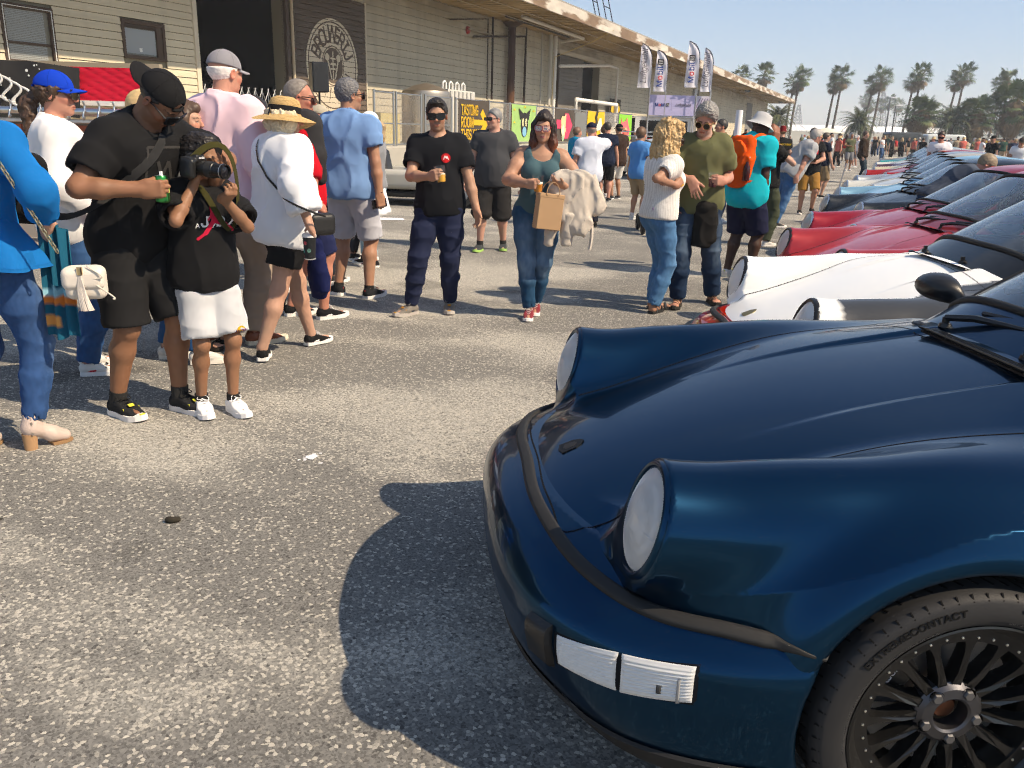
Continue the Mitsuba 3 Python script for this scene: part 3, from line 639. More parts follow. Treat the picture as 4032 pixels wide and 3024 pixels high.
# ------------------------------------------------------------------ the row of cars
def paint(key, c, metallic=0.0, rough=.35, spec=.5, vertex=False):
    """lacquered paint: a mirror clear coat over the colour, with metal flakes under it where metallic"""
    col = {'type': 'mesh_attribute', 'name': 'vertex_color'} if vertex else {'type': 'rgb', 'value': list(c)}
    coat = {'type': 'plastic', 'int_ior': 1.55 if not metallic else 1.9, 'diffuse_reflectance': col, 'nonlinear': True}
    if vertex: coat = {'type': 'principled', 'base_color': col, 'roughness': .3, 'clearcoat': 1.0}
    if metallic: coat = {'type': 'blendbsdf', 'weight': .5, 'a': {'type': 'principled', 'base_color': {'type': 'rgb', 'value': [min(1, 1.25 * x) for x in c]}, 'metallic': metallic, 'roughness': rough, 'specular': spec}, 'b': {**coat, 'diffuse_reflectance': {'type': 'rgb', 'value': [.6 * x for x in c]}}}
    scene[key] = {'type': 'twosided', 'b': coat}
    return key
SH1 = shell(.017, .017, True)
car('sports_car', 'dark metallic blue sports coupe nearest the camera with black multi spoke wheel', (.8952, 2.345, .07427, 1.0563), SH1, paint('paint_blue', (.006, .034, .078), .9, .26), rim='paint', fine=True, wheel=(.02, .02, .02))
SH2 = shell(.024, .022, False)
P_T = paint('paint_silver', (.50, .54, .58), .6, .35)
BUM_T = paint('paint_bumper', (.42, .44, .46), .5, .35); ROOF_T = paint('paint_top', (.49, .53, .57), .6, .35)
def warp(m, whole):
    v, f = m; sh = lambda x: .27 * _sst(.35, -.60, x)
    x = np.full(len(v), round((v[:, 0].min() + v[:, 0].max()) / 2 / 2.272) * 2.272) if whole else v[:, 0]
    return v + np.stack([sh(x), 0 * x, 0 * x], 1), f
_warp[0] = warp
TPL = car('sports_car', 'silver sports coupe with chrome headlight rims between a white and a red car', (7.48, 16.98, -.02, 1.0), SH2, P_T, bumper=BUM_T, roof=ROOF_T)
_warp[0] = None
CH, BK = mat('chrome', (.85, .85, .85)), mat('plastic', (.012, .012, .012))
RIM_T = [k for k in scene if k.startswith(TPL + '__') and k.endswith('__rim')]
def car_copy(label, pos, pk, roof=None, bumper=None, rim=None, no=(), swap=()):
    k = thing('sports_car', label, 'car', 'sports cars parked in a row'); x, y, yaw, s = pos; c, sn = math.cos(yaw), math.sin(yaw)
    XF = T(np.array([[-c * s, sn * s, 0, x], [-sn * s, -c * s, 0, y], [0, 0, s, 0], [0, 0, 0, 1]]).tolist())
    mp = {P_T: pk, BUM_T: bumper or pk, ROOF_T: roof or pk, **dict(swap)}
    for q in [q for q in list(scene) if q.startswith(TPL + '__')]:
        if any(w in q for w in no): continue
        d = dict(scene[q]); d['to_world'] = XF; i = d['bsdf']['id']; d['bsdf'] = {'type': 'ref', 'id': mp.get(i, i)}
        if rim and q in RIM_T and 'headlight' in q: d['bsdf'] = {'type': 'ref', 'id': rim}
        scene[k + q[len(TPL):]] = d
        if q in labels and q != TPL: labels[k + q[len(TPL):]] = dict(labels[q])
    return k
pw = paint('paint_white', (.74, .75, .73)); pcor = paint('paint_coral', (.44, .035, .045), .25, .32); pred = paint('paint_crimson', (.36, .012, .030), .25, .32); pdk = paint('paint_slate', (.020, .026, .034), .5, .35)
plb = paint('paint_sky', (.24, .46, .62), .3, .35); pivory = paint('paint_ivory', (.70, .66, .54)); prd = paint('paint_red', (.50, .02, .018)); ppu = paint('paint_plum', (.08, .03, .05), .3); pte = paint('paint_teal', (.05, .44, .46)); pgr = paint('paint_grey', (.22, .25, .27), .5)
# the worn white car: its near wing is a dark grey spare panel, its bumper red
wk = car_copy('white sports coupe with dark grey left wing and red bumper beside the blue car', (1.939, 4.2425, -.0212, 1.0607), pw, bumper=paint('paint_bumper_red', (.55, .012, .012)), rim=BK, no=('__blade', '__arm'), roof=paint('paint_black', (.012, .012, .013)))
bv, bf, bn = SH2['body']; gw = (bv[:, 1] > .455 + .02 * np.sin(bv[:, 0] * 3)) & (bv[:, 0] < .49 - .06 * (bv[:, 2] - .7)) & (bv[:, 0] > -.75) & (bv[:, 2] > .30)
col = np.where(gw[:, None], [.040, .044, .050], [.74, .75, .73]); sm_ = meshkit.fbm(bv * [6, 9, 9], 4, 5); sc = gw & (sm_ > .66); col[sc] = [.16, .15, .14]
d = ply_n(*warp((bv, bf), False), bn, paint('paint_two_tone', (1, 1, 1), vertex=True), color=col); d['to_world'] = scene[wk + '__body']['to_world']; scene[wk + '__body'] = d
car_copy('faded coral red sports coupe with black headlight rims behind the white car', (2.77, 6.15, -.02, 1.03), pcor, rim=BK)
car_copy('crimson sports coupe with chrome headlight rims behind the coral one', (3.56, 8.04, -.02, 1.0), pred)
car_copy('slate black sports coupe behind the crimson one', (4.68, 10.74, -.02, 1.0), pdk)
car_copy('pale blue sports coupe behind the slate black one', (5.50, 12.56, -.02, 1.0), plb)
car_copy('white sports coupe between the pale blue and the silver one', (6.42, 14.70, -.02, 1.0), pw, roof=pivory)
car_copy('bright red sports coupe behind the silver one', (8.94, 20.2, -.02, 1.0), prd)
car_copy('ivory sports coupe behind the bright red one', (10.12, 22.6, -.02, 1.0), pivory)
car_copy('plum sports coupe with white rims far down the row', (11.1, 24.9, -.02, 1.0), ppu, roof=pw)
car_copy('white sports coupe in front of the teal one', (12.05, 27.2, -.02, 1.0), pw)
car_copy('teal sports coupe far down the row', (13.2, 29.7, -.02, 1.0), pte)
car_copy('grey sports coupe behind the teal one', (14.25, 32.1, -.02, 1.0), pgr)
car_copy('cream sports coupe at the far end of the row', (15.4, 34.6, -.02, 1.0), pivory)
# ------------------------------------------------------------------ people
V = lambda *a: np.array(a, float)
def rot(axis, deg):
    a = math.radians(deg); k = unit(axis); K = np.array([[0, -k[2], k[1]], [k[2], 0, -k[0]], [-k[1], k[0], 0]])
    return np.eye(3) + math.sin(a) * K + (1 - math.cos(a)) * K @ K
def ik(a, b, l1, l2, hint):
    """elbow or knee between a and b"""
    d = b - a; D = np.linalg.norm(d); D2 = min(D, (l1 + l2) * .999); u = d / max(D, 1e-6); b = a + u * D2
    x = (l1 * l1 - l2 * l2 + D2 * D2) / (2 * D2); hgt = math.sqrt(max(l1 * l1 - x * x, 0)); h = np.asarray(hint, float); h = unit(h - u * (h @ u))
    return a + u * x + h * hgt, b
SKIN = dict(tan=(.30, .150, .085), light=(.47, .275, .195), pink=(.47, .235, .165), mid=(.37, .20, .125), dark=(.060, .030, .020), olive=(.40, .23, .15))
class Sk: pass
def skeleton(H, build, pose):
    s = H / 1.75; k = Sk(); k.s = s; k.b = b = dict(fat=0., bust=0., sh=1., hip=1., fem=False, arm=1., leg=1.); b.update(build)
    drop = pose.get('drop', 0.); k.hip = V(*pose.get('hip', (0, 0, 0))) * s + V(0, 0, (.935 - drop) * s)
    Rt = rot((0, 0, 1), pose.get('twist', 0)) @ rot((0, 1, 0), pose.get('tilt', 0)) @ rot((1, 0, 0), -pose.get('pitch', 0)); k.Rt = Rt
    curve = pose.get('curve', 0); Rc = Rt @ rot((1, 0, 0), -curve); k.Rc = Rc
    k.waist = k.hip + Rt @ V(0, .0, .15) * s; k.chest = k.waist + Rc @ V(0, -.005, .20) * s; k.neck = k.waist + Rc @ V(0, -.018, .395) * s
    hy, hp, hr = pose.get('head', (0, 0, 0)); k.Rh = Rc @ rot((0, 0, 1), -hy) @ rot((0, 1, 0), hr) @ rot((1, 0, 0), -hp)
    k.hc = k.neck + Rc @ V(0, .012, .075) * s + k.Rh @ V(0, .016, .075) * s
    k.sh, k.el, k.wr, k.hd, k.hn, k.hp = {}, {}, {}, {}, {}, {}
    k.hj, k.kn, k.an, k.fy, k.fp = {}, {}, {}, {}, {}
    for q, nm in ((1, 'R'), (-1, 'L')):
        a = dict(w=(.27, .05, .84), e=(.5, -.8, 0), hd=None, hn=None, pose='relax'); a.update(pose.get('arm' + nm, {}))
        k.sh[q] = k.waist + Rc @ V(q * .170 * b['sh'], -.012, .312 + a.get('shrug', 0)) * s
        w = V(*a['w']) * s * V(q, 1, 1); hint = V(*a['e']) * V(q, 1, 1)
        k.el[q], k.wr[q] = ik(k.sh[q], w, .285 * s, .255 * s, hint)
        fore = unit(k.wr[q] - k.el[q]); k.hd[q] = unit(V(*a['hd']) * V(q, 1, 1)) if a['hd'] is not None else unit(fore + V(0, .12, -.1))
        n = V(*a['hn']) * V(q, 1, 1) if a['hn'] is not None else V(-q, .15, 0); k.hn[q] = unit(n - k.hd[q] * (n @ k.hd[q])); k.hp[q] = a['pose']
        f = dict(p=(.10, .0), yaw=8, heel=0., knee=(0.1, 1, 0), z=0.); f.update(pose.get('leg' + nm, {}))
        k.hj[q] = k.hip + rot((0, 0, 1), pose.get('hipyaw', 0)) @ V(q * .092 * b['hip'], 0, -.035) * s
        ank = V(q * f['p'][0], f['p'][1], .085) * V(1, 1, 1) * s + V(0, 0, f['z']); fwd = rot((0, 0, 1), -q * f['yaw']) @ V(0, 1, 0)
        if f['heel']: ank = ank + fwd * (.02) + V(0, 0, f['heel'])
        k.kn[q], k.an[q] = ik(k.hj[q], ank, .425 * s, .415 * s, V(*f['knee']) * V(q, 1, 1)); k.fy[q] = fwd; k.fp[q] = f['heel']
    return k
def torso(k, e=0.0, loose=0.0):
    """trunk primitives, swollen by e; loose fills the waist like hanging cloth"""
    s, b, R, Rc = k.s, k.b, k.Rt, k.Rc; f = b['fat']; w = (1 + .25 * f)
    P = [ell(k.hip + R @ V(0, -.005, .0) * s, V(.160 * b['hip'] * (1 + .10 * f), .114 * (1 + .2 * f), .125) * s + e * (1.5 if loose else 1), R, .05),
         ell(k.waist + R @ V(0, .0 + .03 * f, .0) * s, V(.135 * w, .098 * (1 + .45 * f), .15) * s + e, R, .08),
         ell(k.chest + Rc @ V(0, 0, 0) * s, V(.158 * (b['sh'] * .55 + .45) * (1 + .12 * f), .108 * (1 + .2 * f), .165) * s + e, Rc, .07),
         cap(k.sh[1] * .72 + k.sh[-1] * .28 - Rc @ V(0, 0, .005) * s, k.sh[-1] * .72 + k.sh[1] * .28 - Rc @ V(0, 0, .005) * s, .066 * s + e, .066 * s + e, .06),
         cap(k.neck - Rc @ V(0, 0, .075) * s, k.neck + Rc @ V(0, .0, .01) * s, .080 * s + e, .052 * s + e * .6, .05),
         *[cap(k.neck - Rc @ V(0, .01, .035) * s, k.sh[q] * .85 + k.neck * .15, .050 * s + e, .050 * s + e, .05) for q in (1, -1)]]
    for q in (1, -1):
        P += [ell(k.hip + R @ V(q * .078 * b['hip'], -.055, -.02) * s, V(.085, .080, .10) * s * (1 + .1 * f) + e, R, .05),
              cap(k.sh[q] * .9 + k.chest * .1, k.sh[q], .066 * s + e, .060 * s + e, .05)]
        if b['bust']: P.append(ell(k.chest + Rc @ V(q * .075, .085 + .02 * b['bust'], -.015) * s, V(.066, .058, .066) * s * (.8 + .35 * b['bust']) + e, Rc, .035))
        else: P.append(ell(k.chest + Rc @ V(q * .075, .075, .055) * s, V(.075, .036, .06) * s + e, Rc, .05))
        P.append(ell(k.chest + Rc @ V(q * .075, -.070, .06) * s, V(.075, .042, .10) * s + e, Rc, .06))
    if f > .25: P.append(ell(k.waist + R @ V(0, .055 + .05 * f, .0) * s, V(.13, .09, .14) * s * (.75 + .5 * f) + e, R, .07))
    if loose:
        c0, c1 = k.chest, k.hip + R @ V(0, .0, -.03) * s
        P.append(cap(c0, c1, (.135 + .02 * f) * s + e, (.150 * (1 + .18 * f)) * s + e + loose, .06, sx=1.10 * max(b['sh'] * .4 + .6, b['hip']), sy=.82 + .15 * f, x=Rc[:, 0], flat=False))
    return P
def limb_arm(k, q, e=0.0, hand=True):
    s = k.s; a = k.b['arm'] * (1 + .22 * k.b['fat']) * (.88 if k.b['fem'] else 1); m = k.sh[q] * .55 + k.el[q] * .45; el, wr = k.el[q], k.wr[q]
    return [cap(k.sh[q], m, .056 * s * a + e, .050 * s * a + e, .03), cap(m, el, .050 * s * a + e, .040 * s * a + e, .03), cap(el, el * .65 + wr * .35, .041 * s * a + e, .043 * s * a + e, .02), cap(el * .65 + wr * .35, wr, .043 * s * a + e, .028 * s * (.5 + .5 * a) + e, .02)]
def limb_leg(k, q, e=0.0):
    s = k.s; a = k.b['leg'] * (1 + .18 * k.b['fat']); h, n, an = k.hj[q], k.kn[q], k.an[q]; back = unit(np.cross(n - h, np.cross(an - n, n - h)) + V(0, -.01, 0)); bk = -unit(k.fy[q]) 
    return [cap(h, h * .5 + n * .5, .088 * s * a * (.6 + .4 * k.b['hip']) + e, .074 * s * a + e, .05), cap(h * .5 + n * .5, n, .074 * s * a + e, .055 * s * a + e, .04), cap(n, n * .68 + an * .32 + bk * .012 * s, .054 * s * a + e, .056 * s * a + e, .03), cap(n * .68 + an * .32 + bk * .012 * s, an, .056 * s * a + e, .036 * s * (.5 + .5 * a) + e, .03),
            ell(n + k.fy[q] * .02 * s, V(.042, .036, .05) * s * a + e, None, .03)]
CURL = dict(relax=((18, 22, 14), (22, 26, 16), (26, 30, 18), (30, 34, 20)), grip=((48, 52, 30), (52, 54, 32), (54, 56, 34), (56, 58, 36)), flat=((6, 8, 6),) * 4, spread=((4, 8, 6), (6, 10, 6), (8, 12, 8), (10, 14, 10)), fist=((75, 85, 50),) * 4, pinch=((40, 45, 25), (40, 48, 28), (45, 50, 30), (50, 55, 30)))
def hand_prims(k, q):
    s = k.s * (.92 if k.b['fem'] else 1.); w, d, n = k.wr[q], k.hd[q], k.hn[q]; ac = np.cross(d, n) * q; R = np.stack([ac, d, n], 1)
    P = [bx(w + d * .048 * s, V(.040, .048, .0145) * s, R, .0135 * s, .012), cap(w - d * .02 * s, w + d * .03 * s, .026 * s, .03 * s, .02, sx=1.15, sy=.72, x=ac)]
    spr = 9 if k.hp[q] == 'spread' else 3.5
    for i, (off, L, r) in enumerate(((.030, .072, .0088), (.010, .080, .0090), (-.010, .075, .0086), (-.029, .060, .0076))):
        p = w + d * (.090 - .006 * abs(i - 1)) * s + ac * off * s; a = 0; D0 = rot(n, -q * spr * (1.4 - i)) @ d if 1 else d
        ax = unit(np.cross(D0, n))
        for j, (fr, cu) in enumerate(zip((.44, .31, .25), CURL[k.hp[q]][i])):
            a += cu; dd = D0 * math.cos(math.radians(a)) + n * math.sin(math.radians(a)); p2 = p + dd * L * fr * s
            P.append(cap(p, p2, r * s * (1 - .08 * j), r * s * (.94 - .1 * j), .006 if j else .010)); p = p2
    t0 = w + d * .028 * s + ac * .030 * s; g = k.hp[q] in ('grip', 'fist', 'pinch'); td = unit(d * .62 + ac * (.62 if not g else .30) + n * (.22 if not g else .75)); t1 = t0 + td * .040 * s; t2 = t1 + unit(td + d * .35 + (n * .35 - ac * .35 if g else 0)) * .034 * s
    return P + [cap(t0, t1, .0135 * s, .0112 * s, .014), cap(t1, t2, .0108 * s, .0088 * s, .006)]
def head_prims(k):
    s, R, c, fem = k.s * (1.0 if k.s > .9 else 1.10), k.Rh, k.hc, k.b['fem']; k.hs = s; L = lambda x, y, z: c + R @ V(x, y, z) * s; E = lambda p, r, kk=.02, op=0, RR=None: ell(L(*p), V(*r) * s, R if RR is None else RR, kk * s, op)
    jw = .90 if fem else 1.0; ft = 1 + .12 * k.b['fat']
    P = [cap(k.neck - k.Rc @ V(0, 0, .03) * k.s, L(0, -.020, -.055), .060 * k.s * (.84 if fem else 1) * ft, .053 * s * (.86 if fem else 1) * ft, .03),
         E((0, -.014, .030), (.073, .094, .086), .02), E((0, .020, -.028), (.060 * ft, .070, .078), .03), E((0, .028, -.074), (.047 * jw * ft, .052, .034), .03), E((0, .068, -.099), (.020 * jw, .017, .015), .025),
         cap(L(-.034, .077, .020), L(.034, .077, .020), .0105 * s, k=.018 * s), cap(L(0, .083, .016), L(0, .108, -.028), .0080 * s, .0115 * s, .010 * s)]
    for q in (1, -1):
        P += [E((q * .038, .058, -.024), (.025 * ft, .022, .024), .02), E((q * .031, .097, -.001), (.017, .017, .011), .012, 1), E((q * .031, .0765, -.001), (.0125,) * 3, .002), cap(L(q * .019, .0885, .0062), L(q * .043, .0815, .0045), .0042 * s, k=.004 * s),
              E((q * .0098, .102, -.033), (.0078, .009, .007), .006), E((q * .078, -.012, -.006), (.0095, .019, .032), .008, 0, R @ rot((0, 0, 1), q * -22)), E((q * .084, -.008, -.006), (.006, .011, .018), .006, 1, R @ rot((0, 0, 1), q * -22))]
    P += [cap(L(-.017, .0885, -.0625), L(.017, .0885, -.0625), .0052 * s, k=.006 * s), cap(L(-.014, .0885, -.0735), L(.014, .0885, -.0735), .0062 * s, k=.006 * s), cap(L(-.022, .094, -.068), L(.022, .094, -.068), .0022 * s, k=.004 * s, op=1)]
    return P
def skin_colour(k, v, skin, lip=None, brow=(.02, .015, .012), beard=0.0, beardc=(.03, .025, .022)):
    c = np.array(skin, float); n = meshkit.fbm(v * 30, 3, 3)[:, None] - .5; n2 = meshkit.fbm(v * 9, 2, 8)[:, None] - .5
    col = c * (1 + .20 * n + .14 * n2) * (1 + n2 * V(.14, -.04, -.05))
    q = (v - k.hc) @ k.Rh / k.hs; x, y, z = q.T; ax = np.abs(x); hd = (np.abs(z) < .16) & (np.abs(y) < .16) & (ax < .12)
    def mixin(m, t, w): col[m] = col[m] * (1 - w) + np.asarray(t) * w
    sst = lambda a, b, t: np.clip((t - a) / (b - a), 0, 1)
    red = hd & (y > .03) & ((ax - .04) ** 2 + (z + .03) ** 2 < .0007) | hd & (y > .095) & (ax < .014); col[red] = col[red] * V(1.10, .92, .90)
    ear = hd & (ax > .074); col[ear] = col[ear] * V(1.12, .92, .9)
    if beard:
        m = hd & (z < -.035 + .05 * np.clip((.02 - y) * 12, 0, 1)) & (y > -.01) & (z > -.125) & ~((ax < .024) & (np.abs(z + .068) < .011)) & ~((ax > .02) & (z > -.05) & (y > .06)); w = (beard * (.75 + .5 * (meshkit.fbm(v * 120, 2, 4) - .5)))[m][:, None]; col[m] = col[m] * (1 - w) + np.asarray(beardc) * w
    lp = hd & (y > .078) & (ax < .023 - .0) & (np.abs(z + .068) < .0105 * (1 - (ax / .03) ** 2)); mixin(lp, lip if lip is not None else c * V(.92, .60, .58), .85)
    mo = hd & (y > .07) & (ax < .021) & (np.abs(z + .0681) < .0018); mixin(mo, (.05, .015, .012), .9)
    br = hd & (y > .05) & (ax > .010) & (ax < .052) & (np.abs(z - (.021 + .004 * np.sin((ax - .01) / .042 * 3.0))) < .0045 * (1.1 - .6 * (ax - .01) / .042)); mixin(br, brow, .8)
    ey = hd & (np.hypot(ax - .031, z + .001) < .0105) & (y > .074) & (np.abs(z + .0015) < .0068); mixin(ey, (.62, .60, .57), .9)
    ir = ey & (np.hypot(ax - .031, z + .001) < .0056); mixin(ir, (.05, .03, .02), 1.0)
    ls = hd & (y > .06) & (np.abs(ax - .031) < .013) & (np.abs(z - .0062 + .004 * ((ax - .031) / .013) ** 2) < .0016); mixin(ls, (.03, .02, .018), .8)
    return np.clip(col, 0, 1)
def cloth_col(v, c, amt=.10, seed=0, denim=0.0, k=None):
    n = meshkit.fbm(v * 11, 3, seed)[:, None] - .5; col = np.asarray(c, float) * (1 + amt * 2 * n)
    if denim and k is not None:
        w = np.zeros(len(v))
        for q in (1, -1):
            for a, b, r in ((k.hj[q] * .7 + k.kn[q] * .3, k.kn[q] * .9 + k.hj[q] * .1, .075), (k.kn[q], k.kn[q] * .8 + k.an[q] * .2, .06)):
                t = np.clip((v - a) @ (b - a) / ((b - a) @ (b - a)), 0, 1); d = v - (a + t[:, None] * (b - a)); w += np.exp(-(np.linalg.norm(d - k.fy[q] * .075, axis=1) / r) ** 2)
        w = np.clip(w, 0, 1) * (.6 + .8 * (meshkit.fbm(v * [40, 40, 12], 3, 5) - .5)); st = (meshkit.fbm(v * [90, 90, 25], 2, 9) - .5)[:, None]
        col = col * (1 + .5 * st); col = col * (1 - denim * w[:, None]) + np.array([.30, .42, .56]) * denim * w[:, None]
    return np.clip(col, 0, 1)
def wrinkle(m, amp, seed=0, freq=8.0, aniso=(1, 1, .55)):
    m = displace(m, amp, freq, seed, 2, aniso, ridge=True); return displace(m, amp * .35, freq * 2.6, seed + 5, 2, (1, 1, .7))
def stuffed(prims, vox, amp, seed, freq=8.0, aniso=(1, 1, .55), it=1):
    m = solid(prims, vox, it); return wrinkle(m, amp, seed, freq, aniso) if amp else m
def top_prims(k, t):
    """shirt: trunk swollen by the ease, cut at hem and neck, with open ended sleeves"""
    s, R, Rc = k.s, k.Rt, k.Rc; e = t.get('ease', .013); P = torso(k, e, t.get('loose', .012)); kind = t.get('kind', 'tee')
    hem = k.hip + R @ V(0, 0, t.get('hem', -.06)) * s; P.append(half(hem, R @ V(0, t.get('hemtilt', 0.), -1), .006))
    sl = t.get('sleeve', .55)
    if sl > 0:
        for q in (1, -1):
            sh, el, wr = k.sh[q], k.el[q], k.wr[q]; L1 = np.linalg.norm(el - sh); a = k.b['arm'] * (1 + .22 * k.b['fat']) * (.88 if k.b['fem'] else 1)
            r0, fl = .060 * s * a + e, t.get('flare', .012)
            if sl <= 1: p = sh + (el - sh) * sl; m_ = sh + (p - sh) * .55; P += [cap(sh, m_, r0 * .94, .056 * s * a + e + fl * .5, .045), cap(m_, p, .056 * s * a + e + fl * .5, .053 * s * a + e + fl, .03, flat=True), cap(p + unit(sh - el) * .03, p + unit(el - sh) * .05, .046 * s * a + e * .5 + fl, k=.004, op=1)]
            else:
                p = el + (wr - el) * (sl - 1); P += [cap(sh, el, r0, .050 * s * a + e + fl, .05), cap(el, p, .050 * s * a + e + fl, .042 * s * a + e + fl, .03, flat=True)]
                if t.get('cuff'): P.append(cap(p - unit(wr - el) * .055 * s, p + unit(wr - el) * .004, .047 * s * a + e + fl, k=.006, flat=True))
                P.append(cap(p - unit(wr - el) * .035, p + unit(wr - el) * .06, .034 * s * a + e * .5 + fl, k=.004, op=1))
    nr = t.get('neck', .072)
    if kind == 'tank':
        for q in (1, -1): P.append(cap(k.sh[q] + Rc @ V(q * .005, 0, -.10) * s, k.sh[q] + Rc @ V(q * .02, 0, .10) * s, .082 * s, .075 * s, .01, op=1))
        P.append(cap(k.neck + Rc @ V(0, .06, -.06) * s, k.neck + Rc @ V(0, .10, .12) * s, .095 * s, .12 * s, .01, op=1)); P.append(cap(k.neck + Rc @ V(0, -.05, .01) * s, k.neck + Rc @ V(0, -.05, .12) * s, .085 * s, k=.01, op=1))
    else:
        P.append(cap(k.neck + Rc @ V(0, .022, -.018) * s, k.neck + Rc @ V(0, .06, .16) * s, nr * s, (nr + .05) * s, .006, op=1))
        if kind in ('polo', 'shirt'):
            P += [cap(k.neck + Rc @ V(0, -.008, -.035) * s, k.neck + Rc @ V(0, .004, .028) * s, .076 * s, .068 * s, .01, sx=1, sy=1.08, flat=True, x=Rc[:, 0]), cap(k.neck + Rc @ V(0, .0, -.02) * s, k.neck + Rc @ V(0, .01, .10) * s, .058 * s, .066 * s, .004, op=1)]
            P.append(cap(k.neck + Rc @ V(0, .085, -.06) * s, k.neck + Rc @ V(0, .08, .06) * s, .012 * s, .045 * s, .006, op=1))
    return P
def bottom_prims(k, t):
    s, R = k.s, k.Rt; e = t.get('ease', .014); b = k.b; f = b['fat']; kind = t.get('kind', 'pants'); P = []
    e0 = e * .35
    P += [ell(k.hip + R @ V(0, -.005, .0) * s, V(.158 * b['hip'] * (1 + .10 * f), .112 * (1 + .2 * f), .13) * s + e0, R, .05)]
    for q in (1, -1): P.append(ell(k.hip + R @ V(q * .078 * b['hip'], -.055, -.02) * s, V(.085, .080, .10) * s * (1 + .1 * f) + e0, R, .05))
    P += [cap(k.hip, k.waist + R @ V(0, .02 * f, -.02) * s, .122 * s + e0, .117 * s * (1 + .25 * f) + e0, .04, sx=1.10 * b['hip'] ** .5, sy=.78 + .25 * f, x=R[:, 0])]
    top = k.hip + R @ V(0, 0, t.get('rise', .10)) * s; P.append(half(top, R @ V(0, t.get('top_tilt', 0), 1), .006))
    ln = t.get('len', 2.0); fl = t.get('flare', .0)
    if kind == 'skirt':
        z1 = t['z']; P.append(cap(k.hip, V(k.hip[0], k.hip[1], z1 * s), .165 * s + e, .165 * s + e + fl, .05, sx=1.05, sy=.85, flat=True, x=R[:, 0])); return P
    for q in (1, -1):
        h, n, an = k.hj[q], k.kn[q], k.an[q]; a = b['leg'] * (1 + .18 * f); r0 = .088 * s * a * (.6 + .4 * b['hip']) + e
        if ln <= 1.3:
            d = unit(n - h); p = h + (n - h) * min(ln, 1.); P += [cap(h, h * .6 + p * .4, r0, r0 * .98, .05), cap(h * .75 + p * .25, p, r0 * .98, .060 * s * a + e + fl + .008, .012, flat=ln <= 1)]
            end, dn = p, d
            if ln > 1: end = n + (an - n) * (ln - 1); dn = unit(an - n); P.append(cap(n, end, .060 * s * a + e + fl + .012, .058 * s * a + e + fl + .010, .04, flat=True))
            P.append(cap(end - dn * .03, end + dn * .05, .056 * s * a + e * .4 + fl, k=.004, op=1))
        else:
            end = n + (an - n) * (ln - 1); m = h * .5 + n * .5; g = t.get('taper', .0)
            P += [cap(h, m, r0, .076 * s * a + e, .05), cap(m, n, .076 * s * a + e, .058 * s * a + e + fl * .5, .04), cap(n, n * .6 + end * .4, .058 * s * a + e + fl * .5, .058 * s * a + e + fl - g * .5, .03), cap(n * .6 + end * .4, end, .058 * s * a + e + fl - g * .5, .044 * s * a + e + fl - g, .03, flat=True)]
            P.append(cap(end - unit(an - n) * .02, end + unit(an - n) * .05, .038 * s * a + e * .4 + fl - g, k=.003, op=1))
    return P
FOOT = affinity.scale(Polygon([(-.028, -.085), (.028, -.085), (.038, -.06), (.037, -.0), (.046, .075), (.046, .115), (.034, .155), (.012, .176), (-.012, .174), (-.032, .150), (-.042, .11), (-.042, .07), (-.034, -.0), (-.037, -.06)]).buffer(.006), 1, 1)
def foot_frame(k, q):
    f = k.fy[q]; R = np.stack([np.cross(f, V(0, 0, 1)), f, V(0, 0, 1)], 1); o = k.an[q] - V(0, 0, .085 * k.s) + f * .035 * k.s; lift = k.fp[q]
    if lift:
        a = math.degrees(math.asin(min(.95, lift / .2))); R = rot(R[:, 0], -a) @ R; toe = o - V(0, 0, lift) + f * .14 * k.s; o = toe - R @ V(0, .14, 0) * k.s
    return R, o
